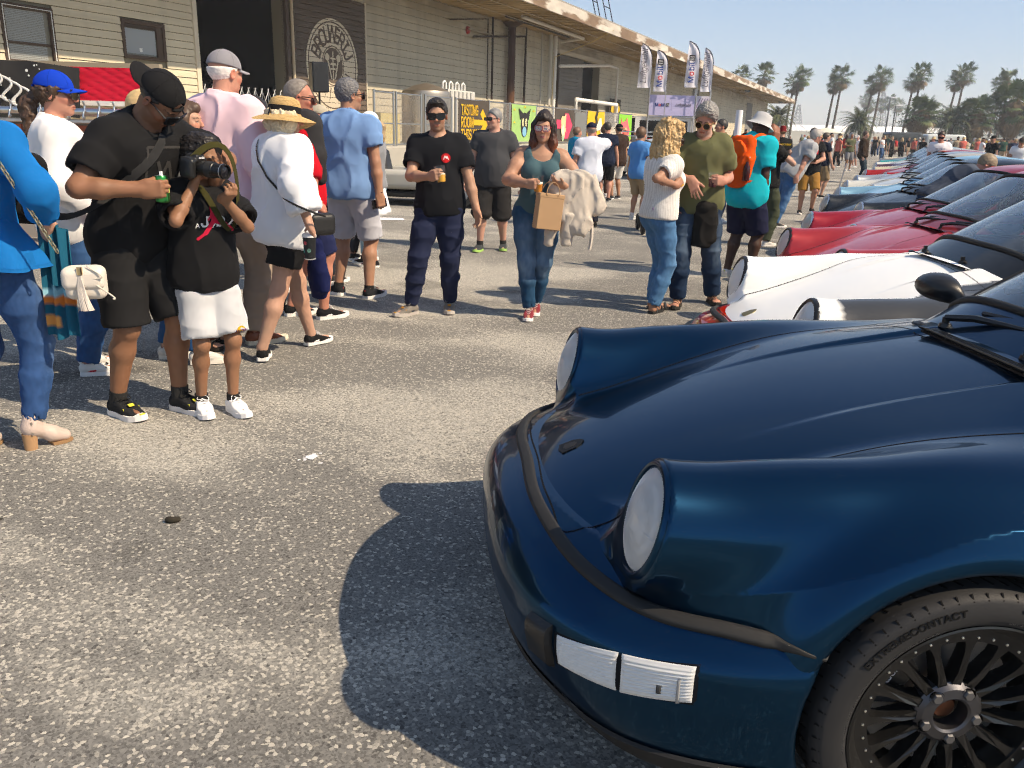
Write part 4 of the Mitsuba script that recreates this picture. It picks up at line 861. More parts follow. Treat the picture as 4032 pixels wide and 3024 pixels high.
def shoes(k, par, sh, vox):
    """sneakers, boots or sandals on both feet"""
    for q, nm in ((1, 'R'), (-1, 'L')):
        R, o = foot_frame(k, q); s = k.s * (.92 if k.b['fem'] else 1.0) * sh.get('size', 1.0); kind = sh.get('kind', 'sneaker'); P3 = lambda m: (m[0] * [q, 1, 1] @ R.T * s + o, m[1] if q > 0 else m[1][:, ::-1])
        st = sh.get('sole_h', .028)
        if kind == 'bare': continue
        if kind == 'heel':
            up = [cap((0, -.050, .115), (0, -.040, .175), .043, .042, .02), cap((0, -.05, .115), (0, .045, .065), .040, .036, .03), cap((0, .045, .055), (0, .105, .036), .038, .030, .03, sx=1.1), half((0, 0, .185), (0, .15, 1)), cap((0, -.04, .165), (0, -.035, .24), .036, .038, .004, op=1)]
            m = part(par, 'boot', P3(solid(up, vox * .7, 1)), mat('leather', sh['c']))
            part(m, 'heel', P3(mv(lathe([(0, 0), (.030, 0), (.031, .01), (.036, .085), (0, .087)], 20), (0, -.062, 0))), mat('wood', (.42, .25, .13)), smooth=40)
            part(m, 'sole', P3(extrude(affinity.scale(FOOT.intersection(shapely.box(-.1, .03, .1, .3)), .80, .72, origin=(0, .04)), .012, .002)), mat('wood', (.30, .18, .09)))
            part(m, 'zip', P3(box(.004, .010, .07, (.043, -.06, .12))), mat('satin', (.5, .45, .4)))
            continue
        sole = extrude(FOOT, st); v = sole[0].copy(); ins = v[:, 2] > st * .5; v[:, :2] *= np.where(ins, .97, 1.0)[:, None]; v[:, 2] += np.where(v[:, 1] > .12, (v[:, 1] - .12) * .22, 0)
        if kind == 'sandal':
            m = part(par, 'sandal', P3((v, sole[1])), mat('rubber', sh['c']))
            for yy, w in ((.105, .020), (-.02, .018), (.045, .016)):
                an = np.linspace(-.2, math.pi + .2, 14); hh = .050 if yy > 0 else .075
                p = np.stack([.047 * np.cos(an), np.full(14, yy), st + hh * np.sin(an)], 1); P = np.stack([p + [0, -w / 2, 0], p + [0, w / 2, 0]], 1)
                part(m, 'strap', P3(grid(P)), mat('cloth', sh.get('strap', (.03, .03, .03))), smooth=True)
            continue
        part_name = 'shoe'; lo = .006
        up = [cap((0, -.052, .052), (0, -.045, .078), .039, .034, .02), cap((0, -.05, .040), (0, .05, .046), .039, .042, .03), cap((0, .05, .036), (0, .118, .028), .041, .034, .03, sx=1.05, sy=.85), ell((0, .125, .028), (.036, .042, .026), k=.02), cap((0, -.01, .07), (0, .075, .048), .030, .027, .03), half((0, 0, st - lo), (0, 0, -1)), half((0, -.04, .098 if kind != 'high' else .14), (0, .35, 1))]
        if kind == 'high': up.append(cap((0, -.045, .06), (0, -.04, .15), .038, .040, .02))
        up += [cap((0, -.045, .085), (0, -.04, .16), .030, .036, .003, op=1)]
        m = part(par, part_name, P3(solid(up, vox * .75, 1)), mat('cloth' if not sh.get('leather') else 'leather', sh['c']))
        part(m, 'sole', P3((v, sole[1])), mat('rubber', sh.get('sole', (.75, .74, .72))))
        if vox < .012:
            lc = mat('cloth', sh.get('lace', (.75, .75, .75)))
            for i in range(4):
                y0 = .015 + .021 * i; z0 = .094 - .013 * i; part(m, 'lace', P3(tube([(-.022, y0, z0 - .012), (0, y0 + .006, z0), (.022, y0, z0 - .012)], .0035, 5)), lc, smooth=True)
            part(m, 'lace', P3(tube(smooth_path([(0, .012, .098), (.02, .0, .112), (.034, .015, .10), (.01, .018, .098), (-.02, .004, .113), (-.034, .02, .098), (0, .012, .098)], 24), .0026, 5)), lc, smooth=True)
            if sh.get('stripe'):
                for x in (1, -1):
                    pts = np.array([(-.05, .040), (-.01, .040), (.03, .066), (.06, .052), (.052, .044), (.028, .056), (-.005, .030), (-.05, .030)])
                    mm = extrude(Polygon(pts), .004); w = mm[0]; wv = np.stack([x * (.0405 + .004 * np.clip(w[:, 0] / .06, -1, 1) - (w[:, 1] - .04) * .28 + w[:, 2]), w[:, 0] + .01, w[:, 1]], 1); part(m, 'stripe', P3((wv, mm[1])), mat('cloth', sh['stripe']), smooth=False)
            if sh.get('accent'):
                [part(m, 'trim', P3(q_), mat('cloth', sh['accent'])) for q_ in (box(.030, .02, .004, (0, .075, .072), rx(-.5), .001), box(.03, .016, .022, (0, .163, .034), None, .004), box(.012, .004, .03, (0, -.092, .06), None, .001))]
                for x in (1, -1): part(m, 'trim', P3(box(.004, .045, .014, (x * .043, .055, .048), rx(.25), .001)), mat('cloth', sh['accent']))
        if sh.get('sock'):
            part(par, 'sock', cat(cap_mesh(k.an[q] + (k.kn[q] - k.an[q]) * (sh.get('sock_h', .12)), k.an[q] - V(0, 0, .02), .043 * k.s, .042 * k.s)), mat('cloth', sh['sock']))
def cap_mesh(a, b, ra, rb, n=14):
    a, b = np.asarray(a, float), np.asarray(b, float); return tube([a, a * .5 + b * .5, b], [ra, (ra + rb) / 2, rb], n)
def hair_mesh(k, h, vox):
    s, R, c = k.hs, k.Rh, k.hc; L = lambda x, y, z: c + R @ V(x, y, z) * s; st = h.get('style', 'short'); th = h.get('thick', 1.0)
    P = [ell(L(0, -.018, .034), V(.078 + .006 * th, .098 + .006 * th, .089 + .010 * th) * s, R, .02)]
    if st == 'short': P += [ell(L(0, .045, .098), V(.060, .045, .022 * th) * s, R, .03)] if h.get('quiff') else []
    P.append(half(L(0, .052 - h.get('recede', 0), .052 + h.get('recede', 0) * .7), R @ V(0, .80, -.60 + .0), .012 * s)); P.append(half(L(0, -.02, -.045 if st != 'buzz' else -.02), R @ V(0, .55, -.83), .012 * s))
    for q in (1, -1): P.append(ell(L(q * .088, .012, -.026), V(.02, .030, .046) * s, R, .008 * s, 1))
    ln = h.get('length', 0) * s
    if st in ('long', 'curly'):
        for x, y, r in ((.072, -.01, .030), (-.072, -.01, .030), (.060, -.06, .04), (-.060, -.06, .04), (0, -.080, .045), (.078, .018, .020), (-.078, .018, .020)):
            p0 = L(x, y, .02); p1 = p0 + unit(R @ V(x * .9, y * .5, -1.0) + V(0, 0, -.8)) * (ln + .02) * (1 if y < 0 else .92); P.append(cap(p0, p0 * .45 + p1 * .55, r * s, r * s * 1.15, .035 * s)); P.append(cap(p0 * .45 + p1 * .55, p1, r * s * 1.15, r * s * h.get('tip', .65), .03 * s))
        P.append(cap(L(0, .06, .092), L(0, -.05, .115), .035 * s, .04 * s, .03 * s))
    if st in ('pony', 'bun'):
        t0 = L(0, -.108, h.get('tail_z', .01)); t1 = t0 + R @ V(.0, -.045, -.06) * s; t2 = t0 + R @ V(h.get('tail_x', 0.01), -.05, 0) * s - V(0, 0, ln); P += [cap(t0, t1, .024 * s, .036 * s, .02), cap(t1, t2, .036 * s, .024 * s, .02)]
    if h.get('hat'): P.append(half(L(0, -.02, .030), R @ V(0, -.08, 1), .01))
    m = solid(P, vox, 1)
    amp = h.get('amp', .0022); w = m[0] - c; lat = (w @ R)
    if st == 'curly' or st == 'pony': m = displace(m, amp, 26, 3, 2, (1, 1, .40), ridge=True); m = displace(m, amp * .5, 60, 6, 2, (1, 1, .45), ridge=True)
    else: m = displace(m, amp, 60, 3, 3, (1.2, .5, .3) if st == 'long' else (1, .6, 1), ridge=True)
    col = np.asarray(h.get('c', (.02, .015, .012)), float); n = meshkit.fbm(m[0] * [70, 70, 14 if st in ('long', 'curly', 'pony') else 60], 3, 2)[:, None]
    cc = col * (1 - n) * 1.25 + np.asarray(h.get('c2', col * 2.0), float) * n
    if 'tipc' in h: t = np.clip((k.hc[2] - .02 - m[0][:, 2]) / (.22 * s), 0, 1)[:, None]; cc = cc * (1 - t) + np.asarray(h['tipc']) * (.6 + .8 * n) * t
    return m, np.clip(cc, 0, 1)
def glasses(k, par, g):
    s, R, c = k.hs, k.Rh, k.hc; L = lambda x, y, z: c + R @ V(x, y, z) * s; sun = g.get('sun', True); fr = mat('gloss', g.get('c', (.012, .012, .012))); up = g.get('up', 0.0)
    w, hgt = g.get('w', .029), g.get('h', .021); o = V(0, 0, up)
    rt = []
    for q in (1, -1):
        Rl = R @ rot((0, 0, 1), -q * 10) @ rot((1, 0, 0), 4); cc = L(q * .0335, .105 - .0, .000 + up)
        pl = Polygon([(-w, hgt * .8), (w, hgt), (w, -hgt * .55), (w * .55, -hgt), (-w * .6, -hgt), (-w, -hgt * .4)]).buffer(.004) if g.get('shape') != 'round' else Point(0, 0).buffer(w)
        if q < 0: pl = affinity.scale(pl, -1, 1, origin=(0, 0))
        toW = lambda m: (np.stack([m[0][:, 0], m[0][:, 2] - .06 * m[0][:, 0] ** 2 / .03 * 0, m[0][:, 1]], 1) * s @ Rl.T + cc, m[1])
        part(par, 'lens', toW(extrude(pl, .0022)), mat('gloss', g.get('lens', (.01, .01, .012))) if sun else 'glass_pane', smooth=False)
        ring = pl.buffer(.0030).difference(pl.buffer(-.0028 if not g.get('thin') else -.0008)); rt.append(toW(extrude(ring, .0045, -.001)))
        t0, t1, t2 = L(q * .066, .094, .008 + up), L(q * .078, .02, .010 + up), L(q * .080, -.022, -.002 + up * .8); rt.append(tube([t0, t1, t2], V(.0042, .0034, .0026) * s, 6))
    rt.append(tube([L(-.009, .109, .005 + up), L(0, .112, .008 + up), L(.009, .109, .005 + up)], .0024 * s, 6))
    return rt, fr
def cap_hat(k, par, h, vox):
    s, R, c = k.hs, k.Rh, k.hc; back = h.get('back', False); Rb = R @ rot((0, 0, 1), h.get('yaw', 180 if back else 0)) @ rot((1, 0, 0), h.get('tip', 0)); L = lambda x, y, z: c + R @ V(0, -.012, .0) * s + Rb @ V(x, y, z) * s
    col = h.get('c', (.01, .01, .01)); tall = h.get('tall', 1.0)
    P = [ell(L(0, 0, .034), V(.088, .106, .094 * tall) * s, Rb, .01), half(L(0, 0, .032), Rb @ V(0, -.10, -1), .006), ell(L(0, 0, .02), V(.080, .098, .085 * tall) * s, Rb, .004, 1)]
    if h.get('gap', back): P.append(ell(L(0, -.105, .036), V(.036, .05, .034) * s, Rb, .004, 1))
    m = solid(P, vox, 1); hk = part(par, 'cap', m, mat('cloth', col), smooth=60)
    if h.get('gap', back): part(hk, 'strap', tube([L(.086 * math.sin(a), -.103 * math.cos(a), .036) for a in np.linspace(-.42, .42, 9)], .008 * s, 6), mat('cloth', col), smooth=True)
    a = np.linspace(-1.15, 1.15, 21)[:, None]; t = np.linspace(0, 1, 7)[None]; ln = h.get('bill', .072)
    X = .088 * np.sin(a) * (1 - .02 * t); Y = .104 * np.cos(a) + t * ln * np.cos(a * .85) ** .6; Z = .036 - .010 * t - (X / .088) ** 2 * .022 * h.get('curve', 1.) + 0 * a
    top = np.stack([X, Y, Z], -1); bot = top - [0, 0, .004]; f = lambda G: (G.reshape(-1, 3) * s @ Rb.T + c + R @ V(0, -.012, 0) * s).reshape(G.shape)
    g1, g2 = grid(f(top)), grid(f(bot)); e = grid(f(np.stack([top[:, -1], bot[:, -1]], 1))); part(hk, 'bill', cat(g1, (g2[0], g2[1][:, ::-1]), e), mat('cloth', h.get('billc', col)), smooth=True)
    part(hk, 'button', mv(lathe([(.008, 0), (.006, .005), (0, .006)], 10), L(0, 0, .126 * tall - .001 + (tall - 1) * -.03), Rb, (s,) * 3), mat('cloth', col))
    if h.get('seams', vox < .009): part(hk, 'seam', cat(*[tube([L(.0885 * math.sin(b) * math.cos(g), .1065 * math.cos(b) * math.cos(g), .034 + .0945 * tall * math.sin(g)) for g in np.linspace(.08, 1.5, 10)], .0012 * s, 4) for b in np.arange(6) * math.pi / 3 + .52]), mat('cloth', tuple(np.array(col) * .7)), smooth=True, kind='stuff')
    return hk, L, Rb
def brim_hat(k, par, h, vox):
    s, R, c = k.hs, k.Rh, k.hc; Rb = R @ rot((1, 0, 0), h.get('tip', 0)) @ rot((0, 1, 0), h.get('roll', 0)); col = h['c']
    ang = np.arange(72) * 2 * np.pi / 72; prof = h['prof']; P = []
    for r, z, wob in prof: P.append(np.stack([r * np.sin(ang), r * 1.14 * np.cos(ang) if r < .11 else (r * 1.0) * np.cos(ang), z + wob * (np.sin(ang * 2 + .6) * .7 + np.sin(ang * 3 + 2) * .4) + 0 * ang], -1))
    G = np.array(P); G = np.concatenate([G, G[:, :1]], 1); C = c + R @ V(0, -.012, .0) * s
    m = grid((G.reshape(-1, 3) * s @ Rb.T + C).reshape(G.shape)); return part(par, 'hat', m, mat('cloth', col) if 'mat' not in h else h['mat'], smooth=True), (lambda *p: C + Rb @ V(*p) * s), Rb
def shoot(mesh, pts, d):
    """points moved along d onto the mesh"""
    t = trimesh.Trimesh(*mesh, process=False); d = unit(d); loc, ri, _ = t.ray.intersects_location(pts, np.tile(d, (len(pts), 1)), multiple_hits=False); out = np.array(pts); ok = np.zeros(len(pts), bool); out[ri] = loc; ok[ri] = True
    if not ok.all() and ok.any():
        from scipy.spatial import cKDTree
        _, j = cKDTree(np.asarray(pts)[ok]).query(np.asarray(pts)[~ok]); dd = ((out[ok] - np.asarray(pts)[ok]) @ d)[j]; out[~ok] = np.asarray(pts)[~ok] + d * dd[:, None]
    return out
_gm = {}
def decal(par, flat, o, R, m, name='print', off=.0025, edge=.02, label=None):
    """a flat drawing (x right, y up as seen) laid on a garment: o in front of it, R columns x, y, towards the viewer"""
    v, f = flat; t = trimesh.Trimesh(v, f, process=False)
    if edge: v2, f2 = trimesh.remesh.subdivide_to_size(t.vertices, t.faces, edge, max_iter=6); v, f = v2, f2
    z = v[:, 2] - v[:, 2].min(); w = np.stack([v[:, 0], v[:, 1], 0 * z], 1) @ np.asarray(R).T + o; n = np.asarray(R)[:, 2]
    p = shoot(_gm[par], w, -n) + n * (off + np.minimum(z, .001))[:, None]; return part(par, name, (p, f), m, smooth=False, label=label)
def person(label, pos, face, H=1.72, lod=0, build={}, pose={}, skin='light', hair=None, top=None, bottom=None, shoe=None, hat=None, glass=None, lip=None, brow=(.02, .015, .012), beard=0., beardc=(.03, .025, .022), group=None, extra=None, seed=1):
    th = math.radians(face); Rz = np.array([[math.cos(th), math.sin(th), 0], [-math.sin(th), math.cos(th), 0], [0, 0, 1.]])      # local x right, y forward
    pose = dict(pose)
    for nm, q in (('armR', 1), ('armL', -1)):
        if 'W' in pose.get(nm, {}): w = (V(*pose[nm]['W']) - V(pos[0], pos[1], 0)) @ Rz / (H / 1.75); pose[nm] = {**pose[nm], 'w': (w[0] * q, w[1], w[2])}
    for nm, q in (('legR', 1), ('legL', -1)):
        if 'W' in pose.get(nm, {}): w = (V(*pose[nm]['W'], 0) - V(pos[0], pos[1], 0)) @ Rz / (H / 1.75); pose[nm] = {**pose[nm], 'p': (w[0] * q, w[1])}
    par = thing('person', label, 'person', group); k = skeleton(H, build, pose); k.par, k.lod = par, lod; before = set(scene)
    vox = (.0105, .013, .019, .028)[lod]; hv = (.0046, .006, .0105, .02)[lod]
    k.loc = lambda w: (np.asarray(w, float) - V(pos[0], pos[1], 0)) @ Rz
    k.M = T(np.array([[Rz[0, 0], Rz[0, 1], 0, pos[0]], [Rz[1, 0], Rz[1, 1], 0, pos[1]], [0, 0, 1, 0], [0, 0, 0, 1]]).tolist())
    k.world = lambda p: np.asarray(p) @ Rz.T + V(pos[0], pos[1], 0)
    hp = head_prims(k); B = torso(k, -.006 if top and top.get('kind') != 'tank' else -.001) + [p for q in (1, -1) for p in limb_arm(k, q) + limb_leg(k, q, -.009 if bottom and bottom.get('len', 2) > 1.3 else -.001)] + hp; fine = []
    if lod < 3:
        for q in (1, -1): B += hand_prims(k, q)
        cc = k.hc; fine.append((cc - .165 * k.hs, cc + .165 * k.hs, hv))
        if lod < 2:
            for q in (1, -1):
                hc = k.wr[q] + k.hd[q] * .07 * k.s; fine.append((hc - .125 * k.s, hc + .125 * k.s, .0042 + .001 * lod))
    else:
        for q in (1, -1): B.append(cap(k.wr[q], k.wr[q] + k.hd[q] * .14 * k.s, .032 * k.s, .022 * k.s, .02))
    for q in (1, -1) if not (shoe and shoe.get('kind') == 'heel') else ():
        R, o = foot_frame(k, q); fr = 1.0 if shoe and shoe.get('kind') == 'sandal' else .62; B += [cap(k.an[q], o + R @ V(0, -.045, .045) * k.s, .034 * k.s, .032 * k.s * fr, .02), cap(o + R @ V(0, -.04, .045) * k.s, o + R @ V(0, .12, .034) * k.s, .034 * k.s * fr, .026 * k.s * fr, .02)]
        if shoe and shoe.get('kind') == 'sandal':
            for i in range(5): B.append(cap(o + R @ V(q * (.030 - .015 * i) * -1, .105, .042) * k.s, o + R @ V(q * (.032 - .016 * i) * -1, .155 - .008 * abs(i - 1), .036) * k.s, .0105 * k.s, .009 * k.s, .004))
    sk = SKIN.get(skin, skin); m = solid(B, vox, 1, fine); part(par, 'body', m, vmat('skin'), smooth=True, color=skin_colour(k, m[0], sk, lip, brow, beard, beardc))
    k.mesh = {}
    def garment(nm, P, t, sd, amp, freq, an):
        g = stuffed(P, vox, t.get('wrinkle', amp) * (1 if lod < 2 else .8), sd, freq, an); k.mesh[nm] = g; col = cloth_col(g[0], t['c'], t.get('vary', .07), sd, t.get('denim', 0.), k)
        if 'colf' in t: col = t['colf'](g[0], col, k)
        key = part(par, t.get('name', nm), g, vmat('cloth'), smooth=True, color=col, label=t.get('label')); _gm[key] = g; return key
    if bottom: k.bottom = garment('trousers' if bottom.get('len', 2) > 1.3 else 'shorts', bottom_prims(k, bottom), bottom, seed + 31, .007, 7, (.8, .8, 1.25))
    if top: k.top = garment('shirt', top_prims(k, top), top, seed, .010, 6.5, (1, 1, .6))
    if shoe: shoes(k, par, shoe, vox)
    if hair and lod < 3 or hair: hm, hcol = hair_mesh(k, {**hair, 'hat': hat and not hat.get('open')}, hv if lod else .0042); k.hair = part(par, 'hair', hm, vmat('hair'), smooth=True, color=hcol)
    if hat:
        if hat['kind'] == 'cap': k.hat = cap_hat(k, par, hat, hv)
        else: k.hat = brim_hat(k, par, hat, hv)
    if glass is not None:
        gl = part(par, 'sunglasses' if glass.get('sun', True) else 'glasses', *glasses_on(k, par, glass), smooth=40)
    if extra: extra(k)
    for kk in set(scene) - before:
        if kk.startswith(par + '__'): scene[kk]['to_world'] = k.M
    return k
def glasses_on(k, par, g):
    gk = uniq(par + '__eyewear_tmp'); rt, fr = glasses(k, par + '__' + ('sunglasses' if g.get('sun', True) else 'glasses'), g); return cat(*rt), fr
def held(k, name, label, catg, pieces, group=None):
    """a thing held or worn by the person, a top level thing of its own; pieces: (name, mesh, material, smooth)"""
    key = thing(name, label, catg, group)
    for nm, m, mt, sm in pieces: scene[uniq(key + '__' + nm)] = {**mikit.ply(m, mt, smooth=sm), 'to_world': k.M}
    return key
# ------------------------------------------------------------------ the visitors, one by one
def hand_hold(k, q, along=.082, out=.050):
    """centre and upright axis of what hand q closes on"""
    return k.wr[q] + k.hd[q] * along * k.s + k.hn[q] * out * k.s, np.cross(k.hd[q], k.hn[q]) * q
scene['m_cup'] = {'type': 'thindielectric', 'int_ior': 1.35}
def beer(k, q, label, col, fill=.055, out=.046):
    c, up = hand_hold(k, q, .080, out); R = frame(up); key = thing('plastic_cup', label, 'cup', None); P = lambda m: mv(m, c - up * .055, R)
    for nm, m, mt in (('cup', lathe([(0, 0), (.030, 0), (.0315, .003), (.0435, .118), (.0455, .119), (.0455, .121), (.043, .121)], 28), 'm_cup'), ('beer', lathe([(0, .002), (.0292, .002), (.0292 + fill * .112, fill + .002), (0, fill + .0022)], 24), mat('gloss', col)), ('foam', lathe([(.0296 + fill * .112, fill + .0015), (.0300 + fill * .114, fill + .009), (0, fill + .0095)], 20), mat('matte', (.78, .74, .66)))):
        scene[key + '__' + nm] = {**mikit.ply(P(m), mt, smooth=40), 'to_world': k.M}
def strap_over(k, name, pts, w, col, par, mesh=None, th=.0025):
    """a flat band along points, pulled onto the body's clothes"""
    p = smooth_path(pts, 30); P = []
    t = np.gradient(p, axis=0); t /= np.linalg.norm(t, axis=1, keepdims=True); ctr = k.chest * .5 + k.waist * .5; n = p - ctr; n[:, 2] *= .15; n /= np.linalg.norm(n, axis=1, keepdims=True); b = np.cross(t, n)
    P = np.stack([p + b * a * w / 2 + n * h for a, h in ((-1, 0), (-.95, th), (.95, th), (1, 0))], 1)
    return P.shape and (grid(P))
def round_shirt(k, ang0, z0, ang1, z1, n=16, off=.012, mid=None):
    """points on the shirt from one place to another: angle round the chest (0 = front, 90 = right) and height"""
    if 'shirt' not in k.mesh: return None
    g = k.mesh['shirt']; t = np.linspace(0, 1, n); a = np.radians(ang0 + (ang1 - ang0) * t); z = z0 + (z1 - z0) * t; d = np.stack([np.sin(a), np.cos(a), 0 * a], 1)
    o = np.stack([0 * a, 0 * a, z], 1); axis = np.array([np.interp(zz, [k.hip[2], k.waist[2], k.chest[2], k.neck[2]], [q[i] for q in (k.hip, k.waist, k.chest, k.neck)]) for zz in z for i in (0, 1)]).reshape(-1, 2); o[:, :2] = axis
    tmh = trimesh.Trimesh(*g, process=False); out = []
    for i in range(n):
        st = o[i] + d[i] * .6; loc, _, _ = tmh.ray.intersects_location([st], [-d[i]], multiple_hits=False); out.append(loc[0] + d[i] * off if len(loc) else o[i] + d[i] * .16)
    return np.array(out)
BLK = (.011, .011, .012)
SNK = lambda c, **w: dict(kind='sneaker', c=c, **w)
# 1 woman in the blue peplum blouse, at the left edge
def peplum(k):
    s = k.s; ang = np.arange(73) * 2 * np.pi / 72; rows = []
    for r, z, w in ((.135, .15, .0), (.165, .09, .004), (.205, .02, .014), (.235, -.045, .024), (.238, -.050, .024)):
        rows.append(np.stack([(r + w * np.sin(ang * 7 + .4)) * 1.12 * np.sin(ang), (r + w * np.sin(ang * 7 + .4)) * .92 * np.cos(ang) - .01, z + .006 * np.sin(ang * 3) + 0 * ang], -1) * s + k.hip)
    c = (.008, .14, .42); g = grid(np.array(rows)); part(k.top, 'peplum', g, mat('cloth', c), smooth=True)
    g2 = (g[0] * [1, 1, 1] + [0, 0, -.018], g[1]); r2 = grid(np.array(rows[2:]) * [1.03, 1.03, 1] + [k.hip[0] * -.03, k.hip[1] * -.03, -.016]); part(k.top, 'frill', r2, mat('cloth', (.007, .12, .36)), smooth=True)
k = person('woman in blue peplum blouse and jeans seen from behind at the left edge', (-2.34, 3.66), 12, 1.74, 0, build=dict(fem=True, hip=1.08, bust=.6, fat=.15), pose=dict(pitch=2, legR=dict(p=(.10, .03), yaw=28), legL=dict(p=(.10, -.10), yaw=10), armR=dict(w=(.26, .10, 1.04), e=(.8, -.6, 0)), twist=6), skin='light', hair=dict(style='long', length=.16, c=(.03, .018, .01)),
    top=dict(kind='tee', c=(.008, .14, .42), sleeve=1.62, hem=.10, ease=.010, loose=0, flare=.012, vary=.04), bottom=dict(c=(.030, .075, .20), denim=.45, ease=.006, len=1.86, taper=.004, rise=.12), shoe=dict(kind='heel', c=(.55, .44, .38)), extra=peplum)
k_blue = k
# her scarf, chain bag
def chain(k, a, b, r=.008):
    p = np.linspace(0, 1, 42)[:, None] * (b - a) + a; L = []
    for i in range(41):
        c = (p[i] + p[i + 1]) / 2; R = frame(p[i + 1] - p[i], (1, 0, 0) if i % 2 else (0, 1, 0)); t = np.arange(9) * 2 * np.pi / 9; L.append(tube(np.stack([r * np.cos(t), 0 * t, .018 * np.sin(t)], 1) @ R.T + c, .0032, 5, True))
    return cat(*L)
a, b = k.loc([-2.18, 3.40, 1.56]), k.loc([-1.95, 3.55, .95])
bag = k.loc([-1.90, 3.66, .80]); Rb = rz(.5)
held(k, 'shoulder_bag', 'cream leather bag with tassel on a gold chain beside the woman in blue', 'bag', [('bag', solid([bx(bag, (.085, .045, .075), Rb, .035, .01)], .008, 1), mat('leather', (.66, .60, .52)), 60), ('flap', solid([bx(bag + [0, -.01, .02], (.088, .05, .050), Rb, .030, .01)], .008, 1), mat('leather', (.68, .62, .54)), 60),
    ('chain', chain(k, a, b), mat('chrome', (.80, .68, .42)), True), ('tassel', cat(*[tube(smooth_path([bag + Rb @ V(-.01, -.055, .06), bag + Rb @ V(-.012 + .012 * math.sin(i * 2.4), -.062, -.01), bag + Rb @ V(.004 + .026 * math.sin(i * 2.4), -.062 + .018 * math.cos(i * 2.4), -.115)], 6), .0035, 4) for i in range(26)]), mat('leather', (.62, .56, .50)), True),
    ('tassel_cap', mv(lathe([(0, .03), (.012, .03), (.013, 0), (.011, -.004)], 12), bag + Rb @ V(-.01, -.055, .045)), mat('chrome', (.8, .68, .42)), 40), ('cord', tube(smooth_path([bag + Rb @ V(.02, -.04, .08), bag + [.07, -.03, .06], bag + [.10, -.02, .03], bag + [.06, -.03, .02], bag + [.09, -.02, -.02], bag + [.15, -.03, -.06]], 40), .0035, 6), mat('leather', (.66, .60, .50)), True)])
sc = k.loc([-2.05, 3.72, 1.03]); rows = []
for i, t in enumerate(np.linspace(0, 1, 30)):
    u = np.linspace(-1, 1, 25); w = .05 + .022 * t; rows.append(np.stack([sc[0] + w * u, sc[1] + .022 * np.sin(u * 9 + t * 2) * (1 - .3 * t) + .02 * u, sc[2] - .50 * t + .012 * np.sin(u * 5)], -1))
sv, sf = grid(np.array(rows)); tt = (sc[2] - sv[:, 2]) / .5; uu = (sv[:, 0] - sc[0]) / .07
colr = np.where(((tt > .62) & (tt < .70))[:, None], [.62, .20, .04], np.where(((tt > .54) & (tt < .62))[:, None], [.25, .50, .62], np.where(((tt > .80) & (uu < -.2) & (tt < .9))[:, None], [.65, .30, .08], [.012, .10, .17])))
key = single('scarf', (sv, sf), vmat('cloth'), 'teal and orange patterned scarf hanging at the jeans of the woman in blue', 'scarf', smooth=True, color=np.array(colr, float)); scene[key]['to_world'] = k.M
# 2 man in the backwards black cap
def cap_extra(k):
    dk = mat('cloth', (.045, .043, .042)); Rv = np.stack([V(1, 0, 0), V(0, 0, 1), V(0, -1, 0) * -1], 1) * [-1, 1, 1]; o = k.chest + V(-.035, .4, -.045) * k.s
    q = .115; ln = lambda a, b, w=.006: LineString([a, b]).buffer(w, cap_style=2)
    sq = [ln((-q, q), (q, q)), ln((-q, -q * .9), (-q, q)), ln((q, -q * .3), (q, q)), ln((-.06, .05), (-.03, -.025), .009), ln((-.03, -.025), (0, .05), .009), ln((0, .05), (.035, -.035), .009), ln((.035, -.035), (.075, -.035), .006)]
    for g in sq: decal(k.top, extrude(g, .001), o, Rv, dk)
    decal(k.top, mv(centred(text('RVCA', .040, .001, False)), (0.01, -.085, 0), s=(1.45, 1, 1)), o, Rv, dk, 'lettering')
    hk, L, Rb = k.hat; t = centred(text('Columbia', .0095, .001, True)); side = L(.20, -.018, .052); R2 = np.stack([-Rb[:, 1], Rb[:, 2], Rb[:, 0]], 1) 
    hm = cat(solid([ell(L(0, 0, .034), V(.0885, .1065, .0945) * k.hs, Rb, .01)], .006, 1)); v = np.stack([t[0][:, 0], t[0][:, 1], 0 * t[0][:, 0]], 1) @ R2.T + side; p = shoot(hm, v, -R2[:, 2]); part(hk, 'lettering', (p + R2[:, 2] * .0015, t[1]), mat('matte', (.75, .75, .75)), smooth=False)
k = person('man in black tee and shorts with backwards black cap holding a green can', (-1.93, 4.22), 118, 1.80, 0, build=dict(fat=.12, sh=1.02, arm=1.04, leg=1.02), pose=dict(pitch=13, curve=10, head=(-14, 34, 6), armR=dict(W=(-1.72, 3.90, 1.19), e=(1, -.75, -.2), hd=(-.62, .78, .02), hn=(-.78, -.62, 0), pose='grip'),
    armL=dict(W=(-1.50, 4.25, 1.21), e=(1, .1, -.2), hd=(-.2, .55, .5), hn=(-.3, .3, .8), pose='relax'), legR=dict(p=(.11, -.10), yaw=4), legL=dict(p=(.11, .10), yaw=2)), skin=(.255, .125, .070), beard=.28, hair=dict(style='buzz', c=(.012, .01, .009), thick=.5),
    top=dict(c=BLK, sleeve=.72, hem=-.13, ease=.016, loose=.014, flare=.016), bottom=dict(c=(.016, .016, .017), len=.97, ease=.022, flare=.014), shoe=SNK((.018, .019, .021), sole=(.78, .76, .74), accent=(.62, .58, .06), lace=(.02, .02, .02), sock=(.03, .03, .03)), hat=dict(kind='cap', c=(.012, .012, .013), back=True, tip=-6, curve=.5), glass=dict(), extra=cap_extra)
c, up = hand_hold(k, 1, .078, .048); R = frame(up); can = lambda m: mv(m, c - up * .065, R)
